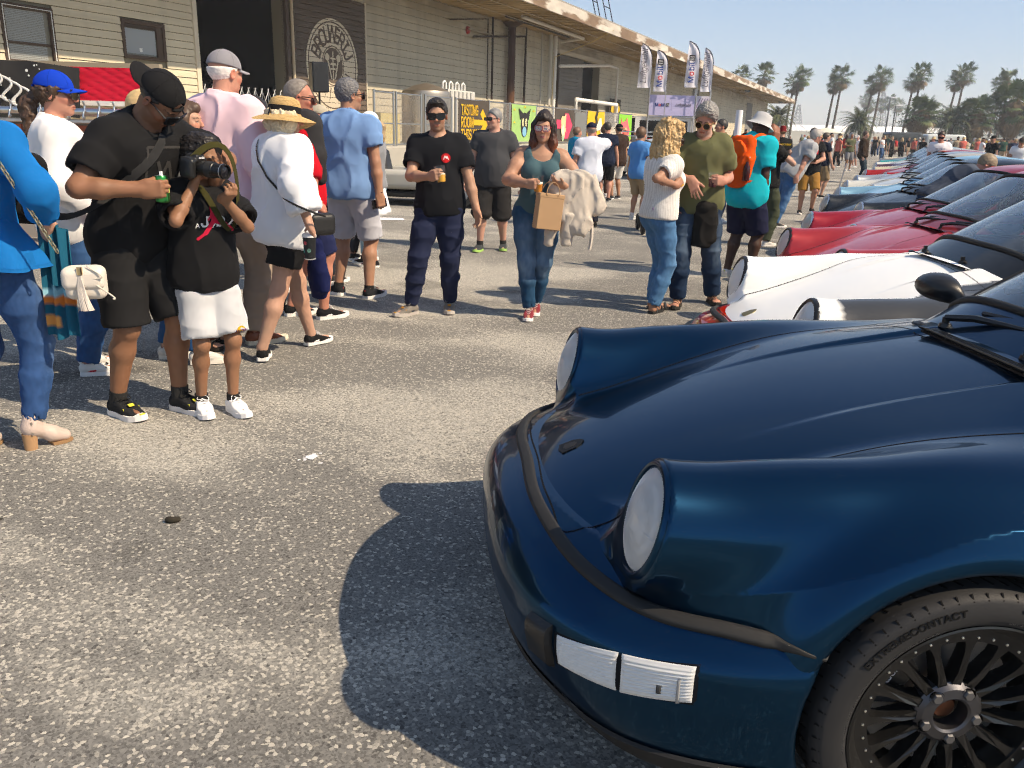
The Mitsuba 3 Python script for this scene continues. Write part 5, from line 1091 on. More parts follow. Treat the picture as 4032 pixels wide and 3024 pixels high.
cv, cf = lathe([(.024, .001), (.031, .006), (.0325, .012), (.0325, .112), (.0265, .122), (.0265, .124)], 28); gz = cv[:, 2]; ga = np.arctan2(cv[:, 1], cv[:, 0])
cc = np.where(((gz > .03) & (gz < .108))[:, None], [.03, .30, .06], [.55, .62, .5]); 
key = held(k, 'drink_can', 'open green drink can in the hand of the man with the black cap', 'can', [('can', can((cv, cf)), mat('metal', (.08, .42, .10)), 40), ('lid', can(lathe([(0, .1215), (.0255, .1215), (.0265, .1245)], 24)), mat('metal', (.8, .8, .8)), 40), ('tab', can(box(.016, .010, .002, (.004, 0, .1235), ry(-.5))), mat('metal', (.8, .8, .8)), False), ('band', can(lathe([(.0328, .045), (.0329, .050), (.0329, .064), (.0328, .068)], 28)), mat('plastic', (.55, .60, .12)), 40), ('napkin', can(mv(box(.014, .010, .02, (-.008, 0, .132)), R=rz(.5))), mat('cloth', (.8, .8, .8)), False)])
bp = k.loc([-2.42, 4.16, 1.16]); p1 = round_shirt(k, -28, 1.50, 55, 1.20, 14, .007); p2 = round_shirt(k, -40, 1.50, -150, 1.40, 10, .010)
pp = [k.sh[-1] * .62 + k.neck * .38 + V(0, .02, .055)] + list(p1) + [bp + V(.05, .10, .06)]
held(k, 'sling_bag', 'black sling bag behind the elbow of the man with the black cap', 'bag', [('bag', solid([bx(bp, (.085, .13, .17), rz(.3), .07, .03)], .012, 1), mat('cloth', (.010, .010, .011)), 60), ('pocket', solid([bx(bp + V(.06, -.02, -.04), (.05, .10, .09), rz(.3), .04, .03)], .012, 1), mat('cloth', (.012, .012, .013)), 60), ('strap', strap_over(k, '', pp, .042, None, None), mat('cloth', (.028, .028, .029)), True)])
# 3 boy with the camera
def boy_extra(k):
    o = k.chest + V(-.01, .4, -.055) * k.s; Rv = np.stack([V(-1, 0, 0), V(0, 0, 1), V(0, 1, 0)], 1); wt, rd = mat('cloth', (.72, .72, .72)), mat('cloth', (.50, .015, .05))
    for ch, x, y, h in (('A', -.092, -.004, .022), ('J', -.070, 0, .052), ('O', -.046, 0, .052), ('I', -.016, -.004, .022), ('D', .004, 0, .052), ('R', .040, -.004, .022), ('A', .058, 0, .052), ('N', .092, 0, .052)): decal(k.top, mv(text(ch, h, .001, True), (x, y, 0)), o, Rv, wt, 'lettering')
    lim = lambda a, b, w0, w1: LineString([a, b]).buffer(w0).union(Point(b).buffer(w1))
    fig = shapely.union_all([Point(-.012, .098).buffer(.011), lim((-.012, .088), (-.004, .030), .010, .012), lim((-.012, .075), (-.016, .055), .007, .006), lim((-.004, .028), (-.045, -.030), .011, .008), lim((-.045, -.030), (-.082, -.058), .007, .006), lim((-.004, .028), (.052, .012), .010, .008), lim((.052, .012), (.090, -.020), .007, .006), lim((.0905, -.02), (.098, -.005), .006, .005), lim((-.010, .06), (-.030, .035), .005, .006), lim((-.014, .06), (.014, .036), .005, .005)])
    decal(k.top, extrude(fig, .001), o, Rv, rd, 'emblem', off=.004, label='red leaping figure emblem')
    o2 = V(*(k.hj[-1] * .18 + k.kn[-1] * .82)) + V(-.02, .4, .0); kb = k.mesh['shorts']
    for fl, cl, nm in ((extrude(Point(.0, 0).buffer(.026), .001), (.62, .40, .02), 'emblem'),):
        v, f = fl; p = shoot(kb, np.stack([-v[:, 0] + o2[0], 0 * v[:, 0] + o2[1], v[:, 1] + o2[2]], 1), (0, -1, 0)); part(k.bottom, nm, (p + V(0, .003, 0), f), mat('cloth', cl), smooth=False)
    v, f = centred(text('LAKERS', .015, .001, True)); v = v + [-.006, 0, 0]; p = shoot(kb, np.stack([-v[:, 0] + o2[0], 0 * v[:, 0] + o2[1], v[:, 1] + o2[2]], 1), (0, -1, 0)); part(k.bottom, 'lettering', (p + V(0, .0045, 0), f), mat('cloth', (.16, .02, .20)), smooth=False)
k = person('boy in black tee and grey shorts aiming a camera', (-1.60, 4.28), 138, 1.42, 0, build=dict(sh=.86, arm=.86, leg=.86, hip=.92), pose=dict(pitch=4, head=(-34, 6, 6), armR=dict(w=(.10, .185, 1.475), e=(.75, .1, -1), hd=(-.3, .35, .85), hn=(-.9, .3, -.1), pose='pinch'), armL=dict(w=(.03, .30, 1.405), e=(.75, .1, -1), hd=(.15, .8, .35), hn=(0, -.3, .95), pose='grip'), legR=dict(p=(.085, -.02), yaw=10), legL=dict(p=(.085, .09), yaw=0)),
    skin=(.27, .135, .075), hair=dict(style='short', c=(.010, .008, .007), thick=1.6, quiff=True, amp=.006), top=dict(c=BLK, sleeve=.80, hem=-.10, ease=.020, loose=.018, flare=.02), bottom=dict(c=(.52, .53, .55), len=.90, ease=.024, flare=.016, vary=.10), shoe=SNK((.74, .74, .74), sole=(.76, .76, .76), lace=(.78, .78, .78), leather=True, sock=(.02, .02, .02), sock_h=.10, size=1.05), extra=boy_extra)
eye = k.loc([-1.545, 4.10, 1.285]); ld = unit(k.loc([-1.545 + .93, 4.10 - .36, 1.285 - .08]) - eye); R = frame(ld, (0, 0, 1)); C = lambda m: mv(m, eye, R)
held(k, 'camera', 'black camera with long zoom lens held at the eye of the boy', 'camera', [('body', solid([bx(eye + ld * .0, (.048, .065, .030), R, .014, .01), bx(eye + R @ V(.045, 0, .01), (.018, .030, .035), R, .010, .015), bx(eye + R @ V(-.002, .05, .012), (.046, .018, .036), R, .014, .015)], .006, 1), mat('plastic', (.014, .014, .014)), 60),
    ('lens', C(lathe([(.030, .02), (.034, .03), (.034, .075), (.037, .078), (.037, .125), (.033, .128), (.033, .165), (.036, .168), (.036, .190), (.031, .190), (.029, .178)], 32)), mat('plastic', (.010, .010, .010)), 40), ('zoom_ring', C(lathe([(.0375, .085), (.0382, .086), (.0382, .118), (.0375, .119)], 48)), mat('rubber', (.025, .025, .025)), 40), ('front_glass', C(lathe([(.029, .178), (.02, .183), (0, .185)], 24)), mat('gloss', (.01, .01, .014)), True), ('ring', C(lathe([(.0362, .172), (.0366, .174), (.0362, .176)], 32)), mat('satin', (.6, .6, .6)), 40),
    ('lettering', mv(centred(text('Nikon', .010, .001, True)), eye + R @ V(.048, 0, .047), np.stack([R[:, 1], R[:, 0], R[:, 2]], 1)), mat('matte', (.8, .8, .8)), False)])
st = smooth_path([eye + R @ V(0, .06, 0), k.chest + V(-.12, .15, .02), k.chest + V(-.09, .14, -.06), k.chest + V(.02, .14, .10), k.neck + V(.06, .06, 0)], 24)
held(k, 'camera_strap', 'dark olive camera strap across the chest of the boy', 'strap', [('band', strap_over(k, '', st, .030, None, None), mat('cloth', (.045, .042, .012)), True)])
# 4 woman in the blue cap
person('woman with bright blue cap, dark ponytail and white shirt', (-2.62, 4.95), 62, 1.74, 0, build=dict(fem=True), pose=dict(head=(18, 2, 0), armR=dict(w=(.24, .16, .98))), skin='pink', hair=dict(style='pony', length=.22, c=(.030, .018, .012), c2=(.09, .05, .03), amp=.012, tail_z=-.015, tail_x=.03), top=dict(kind='shirt', c=(.74, .74, .75), sleeve=1.7, hem=-.16, ease=.022), bottom=dict(c=(.03, .08, .2), denim=.3), shoe=SNK((.7, .68, .64), stripe=(.45, .02, .03), accent=(.02, .02, .02)), hat=dict(kind='cap', c=(.006, .045, .45), gap=True, yaw=0), glass=dict())
# 5 man in the pink shirt
person('tall man in pale pink shirt and khaki trousers with grey cap seen from behind', (-1.95, 5.75), 24, 1.93, 0, build=dict(fat=.35, sh=1.06), pose=dict(pitch=3, head=(8, 2, 0), armR=dict(w=(.28, .12, .92), e=(.5, -.9, 0)), armL=dict(w=(.24, .2, 1.0)), legR=dict(p=(.12, .02), yaw=30), legL=dict(p=(.13, -.12))), skin='pink', hair=dict(style='short', c=(.45, .44, .42), thick=.7), top=dict(kind='shirt', c=(.78, .56, .62), sleeve=1.55, hem=-.12, ease=.024, loose=.02, cuff=True, wrinkle=.016, vary=.04), bottom=dict(c=(.34, .27, .215), ease=.020, len=2.0), shoe=SNK((.20, .055, .02), sole=(.70, .64, .50), leather=True, lace=(.2, .06, .02)), hat=dict(kind='cap', c=(.24, .235, .26), tall=1.05), glass=None)
# 6 those half hidden behind the man with the black cap
person('person in jeans and white running shoes behind the man with the black cap', (-2.16, 5.22), 80, 1.66, 1, skin='light', hair=dict(style='short', c=(.35, .25, .12)), top=dict(c=(.05, .055, .06)), bottom=dict(c=(.03, .09, .22), denim=.4, len=1.97), pose=dict(hip=(-.12, -.05, 0), pitch=-4, legR=dict(p=(.09, .14), yaw=-12), legL=dict(p=(.09, -.10))), shoe=SNK((.62, .60, .56), sole=(.74, .70, .62), stripe=(.40, .02, .04), accent=(.02, .02, .02)))
person('woman in long grey knit skirt and sandals standing between the man and the boy', (-2.14, 5.62), 95, 1.60, 1, build=dict(fem=True), skin='light', hair=dict(style='long', length=.15, c=(.05, .03, .02)), top=dict(c=(.2, .2, .2)), bottom=dict(kind='skirt', z=.16, c=(.24, .23, .21), vary=.30, flare=.05, wrinkle=.016, label='long grey knit skirt', colf=lambda v, c, k: np.where(((np.sin(v[:, 2] * 190 + 2 * np.sin(v[:, 0] * 150)) * np.sin(v[:, 0] * 150 + v[:, 1] * 150)) > .25)[:, None], [.05, .045, .04], [.36, .34, .31])), shoe=dict(kind='sandal', c=(.02, .015, .012)))
person('dark haired woman behind the straw hat', (-2.02, 6.75), 20, 1.66, 1, build=dict(fem=True), skin='mid', hair=dict(style='long', length=.20, c=(.012, .009, .008)), top=dict(c=(.03, .03, .035)), bottom=dict(c=(.02, .02, .03)), shoe=SNK((.03, .03, .03)))
for (x, y, hh, cl, hc, lb) in ((-2.28, 7.6, 1.60, (.02, .02, .03), (.015, .015, .02), 'visitor in black cap half hidden behind the straw hat'), (-1.87, 8.2, 1.66, (.10, .13, .10), (.40, .36, .28), 'visitor in beige bucket cap behind the man in red'), (-1.80, 9.6, 1.62, (.12, .2, .11), (.012, .014, .05), 'visitor in navy cap behind the blue polo shirt'), (-2.12, 8.6, 1.72, (.55, .55, .52), (.09, .085, .08), 'grey haired visitor between the speaker and the man in red')):
    person(lb, (x, y), 30, hh, 2, skin='pink', hair=dict(style='short', c=(.1, .09, .08)), top=dict(c=cl), bottom=dict(c=(.05, .05, .06)), shoe=SNK((.03, .03, .03)), hat=None if 'haired' in lb else dict(kind='cap', c=hc))
# 7 woman in the straw hat
STRAW = pmat('m_straw', lambda p, n, uv: mix((.52, .36, .16), (.36, .23, .09), smoothstep(.3, .8, noise(p.x * 60, p.y * 60, p.z * 420))), .8)
def straw_extra(k):
    hk, L, Rb = k.hat; a = np.linspace(0, 2 * np.pi, 61); rows = [np.stack([r * np.sin(a), r * 1.14 * np.cos(a), z + 0 * a], -1) for r, z in ((.0955, .022), (.0965, .026), (.0945, .060), (.0935, .063))]
    part(hk, 'ribbon', grid(np.array([[L(*q) for q in r] for r in rows])), mat('cloth', (.014, .014, .016)), smooth=True)
    b0 = V(.06, -.085, .035)
    for dx, dz in ((.012, -.05), (-.030, -.045)): part(hk, 'bow', extrude3([L(*(b0 + V(0, -.016, .012))), L(*(b0 + V(.018, -.014, -.004))), L(*(b0 + V(dx + .022, -.028, dz))), L(*(b0 + V(dx - .012, -.028, dz - .006)))], .004), mat('cloth', (.016, .016, .018)), smooth=False)
def extrude3(q, t):
    q = np.array(q); n = unit(np.cross(q[1] - q[0], q[2] - q[0])); v = np.vstack([q + n * t / 2, q - n * t / 2]); m = len(q)
    return v, np.array([[0, i, i + 1] for i in range(1, m - 1)] + [[m, m + i + 1, m + i] for i in range(1, m - 1)] + [x for i in range(m) for x in ([i, i + m, (i + 1) % m], [(i + 1) % m, i + m, (i + 1) % m + m])])
k = person('woman in wide straw hat, white shirt and black shorts carrying a tumbler', (-1.50, 5.46), 48, 1.65, 0, build=dict(fem=True, fat=.25, hip=1.05), pose=dict(pitch=3, head=(26, 6, 0), twist=6, armR=dict(W=(-1.26, 5.14, .905), e=(.7, -.8, 0), hd=(-.35, .55, -.75), hn=(-.55, .2, -.8), pose='grip'), armL=dict(w=(.2, .2, .95)), legR=dict(W=(-1.63, 5.24), yaw=-58, heel=.01), legL=dict(W=(-1.42, 5.70), yaw=10, heel=.0)), skin='light',
    hair=dict(style='curly', length=.10, c=(.42, .33, .20), c2=(.70, .62, .46), amp=.012), top=dict(kind='shirt', c=(.76, .78, .82), sleeve=1.60, hem=-.15, hemtilt=-.15, ease=.030, loose=.03, flare=.022, cuff=True, wrinkle=.018, vary=.02), bottom=dict(c=(.010, .010, .011), len=.60, ease=.022, flare=.020), shoe=SNK((.012, .012, .013), sole=(.76, .75, .72), stripe=(.74, .74, .72), lace=(.78, .78, .78)),
    hat=dict(kind='brim', c=(.5, .35, .15), mat='m_straw', tip=3, roll=-3, prof=[(.001, .128, 0), (.05, .124, 0), (.080, .108, 0), (.091, .075, 0), (.094, .02, 0), (.098, .012, 0), (.13, .000, .006), (.17, -.018, .016), (.205, -.036, .024), (.208, -.037, .024)]), extra=straw_extra)
c, up = hand_hold(k, 1, .075, .030); c = c - V(0, 0, .07); tb = lambda m: mv(m, c - V(0, 0, .08)); dots = []
key = held(k, 'tumbler', 'black tumbler with coloured dots held by the woman in the straw hat', 'tumbler', [('tumbler', tb(lathe([(0, 0), (.030, 0), (.032, .004), (.041, .135), (.0405, .137)], 32)), mat('plastic', (.014, .016, .018)), 40), ('lid', tb(lathe([(.043, .134), (.044, .140), (.042, .152), (.034, .158), (0, .159)], 28)), mat('plastic', (.74, .74, .74)), 40), ('seam', tb(lathe([(.0365, .004), (.0368, .003), (.034, .0), (.031, -.004)], 28)), mat('plastic', (.7, .7, .7)), 40)])
for az, z, r, cl in ((-30, .030, .011, (.55, .55, .02)), (25, .05, .012, (.05, .30, .24)), (-75, .075, .013, (.62, .60, .02)), (-20, .095, .012, (.06, .42, .48)), (60, .10, .011, (.45, .04, .06)), (95, .055, .012, (.10, .22, .18)), (-60, .115, .010, (.05, .4, .45)), (15, .018, .010, (.5, .06, .08))):
    th = math.radians(az - 130); rr = .031 + .0735 * z + .0012; v, f = extrude(Point(0, 0).buffer(r), .001); a = th + v[:, 0] / rr; scene[uniq(key + '__dot')] = {**mikit.ply(tb((np.stack([(rr + v[:, 2]) * np.cos(a), (rr + v[:, 2]) * np.sin(a), z + v[:, 1]], 1), f)), mat('plastic', cl)), 'to_world': k.M}
p = round_shirt(k, -155, 1.40, -265, .98, 16, .008); bh = k.hip + V(.20, .12, .02); pp = [k.sh[-1] * .6 + k.neck * .4 + V(0, -.03, .06)] + list(p[2:-1]) + [bh + V(0, -.02, .06)]
held(k, 'crossbody_bag', 'black crossbody bag on the back of the woman with the straw hat', 'bag', [('strap', strap_over(k, '', pp, .013, None, None), mat('leather', (.012, .012, .012)), True), ('bag', solid([bx(bh + V(0, .03, -.02), (.05, .09, .07), None, .03, .02)], .01, 1), mat('leather', (.012, .012, .012)), 60)])
jk = k.loc([-1.30, 5.42, .62]); held(k, 'jacket', 'navy jacket hanging beside the black shorts of the woman with the straw hat', 'jacket', [('cloth', wrinkle(solid([cap(jk + V(0, 0, .14), jk + V(0, .02, -.10), .055, .075, .05, sy=.6), cap(jk + V(.03, 0, .05), jk + V(.05, .02, -.17), .045, .05, .04, sy=.7, flat=True), cap(jk + V(-.03, .03, .05), jk + V(-.04, .04, -.22), .045, .05, .04, sy=.7, flat=True)], .009, 1), .012, 4), mat('cloth', (.008, .012, .06)), 60)])
# 8 man in red with a sweater on his shoulder
k = person('man in red shirt with dark sweater over his shoulder and sunglasses', (-1.66, 6.60), 62, 1.80, 0, build=dict(fat=.2), pose=dict(head=(16, 4, 0), armR=dict(W=(-1.47, 6.22, .93), e=(.5, -.9, 0), hd=(-.3, .7, -.5), hn=(-.6, -.3, -.5)), legR=dict(p=(.1, .10), yaw=-14), legL=dict(p=(.1, -.1))), skin=(.46, .20, .135), hair=dict(style='short', c=(.10, .085, .07), c2=(.30, .27, .24), recede=.028), top=dict(c=(.46, .006, .016), hem=-.16, sleeve=1.3, ease=.02), bottom=dict(c=(.015, .02, .07), len=.98, ease=.02), shoe=SNK((.012, .012, .013), sole=(.76, .75, .72), stripe=(.74, .74, .72), lace=(.78, .78, .78)), glass=dict())
a = k.sh[1]; held(k, 'sweater', 'charcoal sweater draped over the shoulder of the man in red', 'sweater', [('cloth', wrinkle(solid([cap(a + V(-.10, -.05, .05), a + V(.02, .03, .065), .075, .08, .05), cap(a + V(.02, .03, .06), a + V(.07, .06, -.16), .075, .07, .05), cap(a + V(.07, .06, -.16), a + V(.085, .08, -.33), .07, .045, .04)], .010, 1), .016, 8), mat('cloth', (.028, .028, .030)), 60)])
sg = hand_hold(k, 1, .10, .03)[0]; held(k, 'cigarette', 'white stub between the fingers of the man in red', 'cigarette', [('stick', rod(sg, sg + V(.02, .03, -.08), .005, 8), mat('matte', (.75, .75, .73)), 40)])
# 9 man in the blue polo
k = person('man in blue polo shirt and pale grey shorts seen from behind', (-1.46, 7.50), 14, 1.86, 0, build=dict(fat=.22, sh=1.06), pose=dict(head=(38, 0, 0), armR=dict(W=(-1.19, 7.38, .92), e=(.8, -.5, 0), hn=(-.8, .5, 0), pose='grip'), armL=dict(w=(.16, .30, 1.12), e=(.8, -.5, -.3)), legR=dict(p=(.15, -.02), yaw=16), legL=dict(p=(.15, .02), yaw=70)), skin=(.38, .20, .125), hair=dict(style='short', c=(.035, .034, .036), c2=(.22, .22, .23), thick=1.1, amp=.006), top=dict(kind='polo', c=(.17, .30, .56), hem=-.10, ease=.020, loose=.014, wrinkle=.015), bottom=dict(c=(.46, .47, .53), len=.96, ease=.022, flare=.012), shoe=SNK((.02, .021, .024), sole=(.70, .69, .67), accent=(.40, .03, .03), sock=(.02, .02, .02), sock_h=.06), glass=dict())
c, up = hand_hold(k, 1, .07, .02); held(k, 'phone', 'black phone held low by the man in the blue polo', 'phone', [('phone', box(.012, .075, .15, c, frame(up, k.hn[1]), .004), mat('gloss', (.01, .01, .012)), False)])
held(k, 'bracelet', 'dark bead bracelet on the wrist of the man in the blue polo', 'bracelet', [('bead', cat(tube([k.wr[1] + frame(k.hd[1]) @ V(.031 * math.cos(t), .026 * math.sin(t), -.02) for t in np.arange(18) * 2 * np.pi / 18], .0045, 6, True)), mat('gloss', (.05, .02, .015)), True)])
for q in (1, -1): pk = shoot(k.mesh['shorts'], np.array([[q * (.05 + .09 * t), -.5, k.hip[2] - .005] for t in np.linspace(0, 1, 8)]), (0, 1, 0)); part(k.bottom, 'pocket', tube(pk - [0, .001, 0], .0022, 4), mat('cloth', (.25, .26, .30)), smooth=True)
# 10 woman in the white cap
person('woman in white cap and grey tee with light jeans behind the blue polo', (-1.58, 9.25), -75, 1.63, 1, build=dict(fem=True), pose=dict(head=(-10, 2, 0), armL=dict(w=(.12, .24, 1.08), e=(1, -.6, -.2)), armR=dict(w=(.1, .3, 1.1), e=(1, -.4, -.3)), legL=dict(p=(.08, -.06)), legR=dict(p=(.08, .12))), skin='pink', hair=dict(style='pony', length=.2, c=(.25, .17, .09), c2=(.5, .38, .22), amp=.008), top=dict(c=(.22, .23, .25), hem=-.02, ease=.014), bottom=dict(c=(.30, .45, .56), denim=.4, len=1.88, ease=.010), shoe=SNK((.015, .015, .016), sole=(.74, .73, .70)), hat=dict(kind='cap', c=(.76, .77, .78)), glass=dict(c=(.2, .08, .03)), extra=lambda k: part(k.par, 'white_wrap', wrinkle(solid([cap(k.hip + V(0, 0, .06), k.hip + V(.02, -.04, -.30), .16 * k.s, .21 * k.s, .04, sy=.8, flat=True)], .013, 1), .02, 6, 7, (1, 1, .2)), mat('cloth', (.74, .75, .76)), smooth=60))
# 11 man in the middle
def man_extra(k):
    o = k.chest + V(-.075, .4, .02) * k.s; Rv = np.stack([V(-1, 0, 0), V(0, 0, 1), V(0, 1, 0)], 1); decal(k.top, extrude(Point(0, 0).buffer(.036), .001), o, Rv, mat('cloth', (.50, .015, .02)), 'emblem', label='round red badge print on the chest')
    for a, b in (((-.018, -.012), (-.006, .014)), ((-.006, .014), (.004, -.002)), ((.004, -.002), (.010, .014)), ((.010, .014), (.020, -.012))): decal(k.top, extrude(LineString([a, b]).buffer(.0035), .001), o, Rv, mat('cloth', (.75, .70, .70)), 'print', off=.0045)
k = person('man in black tee with red badge and navy trousers holding a beer cup', (-.62, 6.85), 181, 1.70, 0, build=dict(fat=.05), pose=dict(head=(-4, 5, 0), tilt=2, armR=dict(W=(-.66, 6.54, 1.135), e=(.9, -.4, -.6), hd=(-.50, .80, .15), hn=(-.82, -.45, .1), pose='grip'), armL=dict(W=(-.30, 6.76, .80), e=(.6, -.8, 0), hn=(-.7, .5, 0)), legR=dict(W=(-.85, 6.83), yaw=38), legL=dict(W=(-.55, 7.0), yaw=4)), skin='olive', beard=.42, hair=dict(style='short', c=(.012, .010, .009), quiff=True, thick=1.1, amp=.006), top=dict(c=(.010, .011, .014), sleeve=.66, hem=-.09, ease=.014, loose=.008), bottom=dict(c=(.016, .022, .055), ease=.016, len=1.98, taper=.010, wrinkle=.012), shoe=SNK((.20, .185, .165), sole=(.42, .39, .36), stripe=(.03, .035, .05), lace=(.25, .25, .25), accent=(.5, .22, .03)), glass=dict(h=.020), extra=man_extra)
beer(k, 1, 'clear plastic cup of pale beer held by the man with the red badge', (.60, .33, .035), .052)
# 12 man in grey
k = person('heavy man in charcoal tee and black shorts walking behind the man with the beer', (-.30, 10.75), 186, 1.72, 1, build=dict(fat=.85, sh=1.08, leg=.95), pose=dict(head=(38, 0, 0), armR=dict(w=(.34, .06, .88)), armL=dict(w=(.34, .02, .88)), legR=dict(p=(.15, .10), yaw=10), legL=dict(p=(.13, -.10), yaw=6)), skin=(.50, .28, .21), hair=dict(style='short', c=(.10, .10, .10), c2=(.26, .26, .26)), top=dict(c=(.052, .054, .060), hem=-.12, ease=.02, loose=.02), bottom=dict(c=(.022, .021, .021), len=1.04, ease=.028, flare=.02), shoe=SNK((.05, .055, .06), sole=(.30, .5, .12), accent=(.5, .08, .06), sock=(.03, .03, .03)), glass=dict(w=.031, h=.015))
# 13 woman in the tank top
TATS = [(-.085, .10, 20), (-.06, .115, -15), (-.105, .085, 60), (-.13, .12, 10), (-.15, .15, 70)]
k = person('woman in teal tank top and jeans with red framed glasses', (.15, 6.93), 182, 1.62, 0, build=dict(fem=True, bust=1.25, fat=.40, hip=1.16, sh=.98, arm=1.30, leg=1.04), pose=dict(head=(6, 2, 3), hip=(-.02, 0, 0), tilt=-3, armR=dict(W=(.075, 6.62, 1.095), e=(1, -.35, -.45), hd=(-.70, .55, -.05), hn=(-.60, -.75, .1), pose='grip'), armL=dict(W=(.36, 6.64, 1.085), e=(1, -.4, -.5), hd=(-.75, .35, .30), hn=(-.3, -.2, .9), pose='relax'), legR=dict(W=(.125, 6.80), yaw=2), legL=dict(W=(.185, 7.03), yaw=-2, heel=.012)), skin=(.41, .225, .145), lip=(.42, .13, .12), hair=dict(style='long', length=.24, c=(.014, .010, .009), c2=(.03, .018, .012), tipc=(.22, .055, .018), tip=.8, amp=.006), top=dict(kind='tank', c=(.055, .105, .125), sleeve=0, hem=-.02, ease=.010, loose=.0, vary=.04, wrinkle=.006), bottom=dict(c=(.018, .060, .125), denim=.55, ease=.005, len=1.97, taper=.003, rise=.13, wrinkle=.006), shoe=SNK((.22, .035, .045), sole=(.74, .72, .70), stripe=(.72, .70, .68), lace=(.74, .72, .70)), glass=dict(sun=False, c=(.22, .02, .04), w=.027, h=.018, thin=True))
beer(k, 1, 'clear plastic cup of amber beer held by the woman in the tank top', (.50, .20, .02), .058)
part(k.par, 'earring', cat(lathe([(0, -.012), (.006, -.006), (.004, .0), (.007, .006), (0, .012)], 10))[0].__class__ and mv(lathe([(0, -.02), (.008, -.012), (.004, -.002), (.008, .010), (0, .018)], 10), k.hc + k.Rh @ V(-.088, -.005, -.055) * k.hs), mat('chrome', (.85, .62, .15))); scene[k.par + '__earring']['to_world'] = k.M
bg = k.loc([.245, 6.60, .89]); Rb = rz(.35) @ rot((0, 1, 0), -6); bm = box(.20, .10, .27, bg, Rb, .004)
KRAFT = mat('matte', (.42, .27, .15)); L = lambda *p: bg + Rb @ V(*p)
held(k, 'paper_bag', 'brown paper carrier bag hanging from the arm of the woman in the tank top', 'bag', [('bag', bm, KRAFT, False), ('gusset', extrude3([L(-.102, -.05, .135), L(-.102, .05, .135), L(-.088, 0, .0)], .002), mat('matte', (.33, .20, .11)), False), ('rim', box(.206, .106, .03, L(0, 0, .122), Rb, .003), mat('matte', (.45, .29, .16)), False), ('handle', tube(smooth_path([L(-.04, -.052, .12), L(-.035, -.05, .20), L(0, -.045, .225), L(.035, -.05, .20), L(.04, -.052, .12)], 20), .004, 6), KRAFT, True), ('handle_001', tube(smooth_path([L(-.04, .052, .12), L(-.035, .05, .20), L(0, .045, .225), L(.035, .05, .20), L(.04, .052, .12)], 20), .004, 6), KRAFT, True)])
j0 = k.el[-1] * .5 + k.wr[-1] * .5; J = lambda *p: j0 + V(*p); dn = (.50, .45, .385)
held(k, 'jacket', 'beige jacket draped over the forearm of the woman in the tank top', 'jacket', [('cloth', wrinkle(solid([cap(J(-.07, .02, .045), J(.09, .05, .03), .055, .05, .04), cap(J(-.06, .06, .0), J(-.07, .09, -.30), .055, .085, .05, sy=.55), cap(J(.05, .06, .0), J(.06, .08, -.22), .06, .07, .05, sy=.55), cap(J(.10, .04, .0), J(.14, .04, -.26), .055, .05, .05, sy=.6), cap(J(-.16, .02, .02), J(-.20, .05, -.16), .04, .05, .05, sy=.6)], .009, 1), .022, 12, 9, (1.6, 1.6, .5)), mat('cloth', dn), 60), ('sleeve', wrinkle(solid([cap(J(.11, .08, -.15), J(.165, .08, -.40), .055, .042, .03, flat=True), cap(J(.165, .08, -.40), J(.17, .08, -.47), .036, .034, .01, flat=True)], .009, 1), .012, 3), mat('cloth', dn), 60), ('sleeve_001', wrinkle(solid([cap(J(.02, .09, -.22), J(.03, .09, -.40), .05, .042, .03, flat=True), cap(J(.03, .09, -.40), J(.03, .09, -.46), .036, .034, .01, flat=True)], .009, 1), .012, 3), mat('cloth', dn), 60), ('belt', tube(smooth_path([J(-.14, .06, -.20), J(-.165, .07, -.32), J(-.155, .07, -.50)], 12), [.014] * 12, 4), mat('cloth', (.56, .51, .45)), False)])
# 14 visitors beyond
person('man in white shirt, navy cap and dark trousers seen from behind', (1.14, 13.75), -8, 1.62, 1, pose=dict(armR=dict(w=(.14, .18, 1.50), e=(1, 0, -.4), hd=(-.3, .1, .9)), armL=dict(w=(.27, .06, .9)), legR=dict(p=(.14, 0)), legL=dict(p=(.14, .02), yaw=30)), skin='pink', hair=dict(style='short', c=(.15, .12, .1)), top=dict(kind='shirt', c=(.62, .66, .76), sleeve=.7, hem=-.16, ease=.024, loose=.03), bottom=dict(c=(.016, .018, .028), ease=.016), shoe=SNK((.015, .015, .015), sole=(.03, .03, .03)), hat=dict(kind='cap', c=(.010, .013, .035)))
person('man in bright blue jacket behind the tank top woman', (1.30, 19.4), 60, 1.55, 2, skin='pink', hair=dict(style='short', c=(.10, .06, .04)), top=dict(c=(.005, .22, .42), sleeve=1.85, ease=.03), bottom=dict(c=(.12, .2, .3)), shoe=SNK((.05, .05, .05)))
person('man in navy tee and black shorts seen from behind beside the white shirt', (1.93, 19.0), 10, 1.68, 2, skin='pink', build=dict(fat=.25), hair=dict(style='short', c=(.03, .025, .02)), top=dict(c=(.012, .018, .040), hem=-.14), bottom=dict(c=(.010, .010, .011), len=1.0), shoe=SNK((.015, .015, .015), sole=(.3, .3, .3)))
person('brown haired visitor between the navy tee and the brown shirt', (2.02, 20.4), 0, 1.66, 2, skin='light', hair=dict(style='long', length=.08, c=(.07, .035, .02)), top=dict(c=(.6, .6, .58)), bottom=dict(c=(.07, .03, .02)), shoe=SNK((.7, .7, .7)))
person('man in dark brown shirt, white shorts and black cap seen from behind', (2.27, 19.8), -28, 1.66, 2, build=dict(fat=.3), skin=(.33, .17, .10), hair=dict(style='short', c=(.02, .02, .02)), top=dict(c=(.040, .024, .018), hem=-.15, ease=.022), bottom=dict(c=(.62, .60, .56), len=.98, ease=.02), shoe=SNK((.05, .05, .05)), hat=dict(kind='cap', c=(.012, .012, .012)))
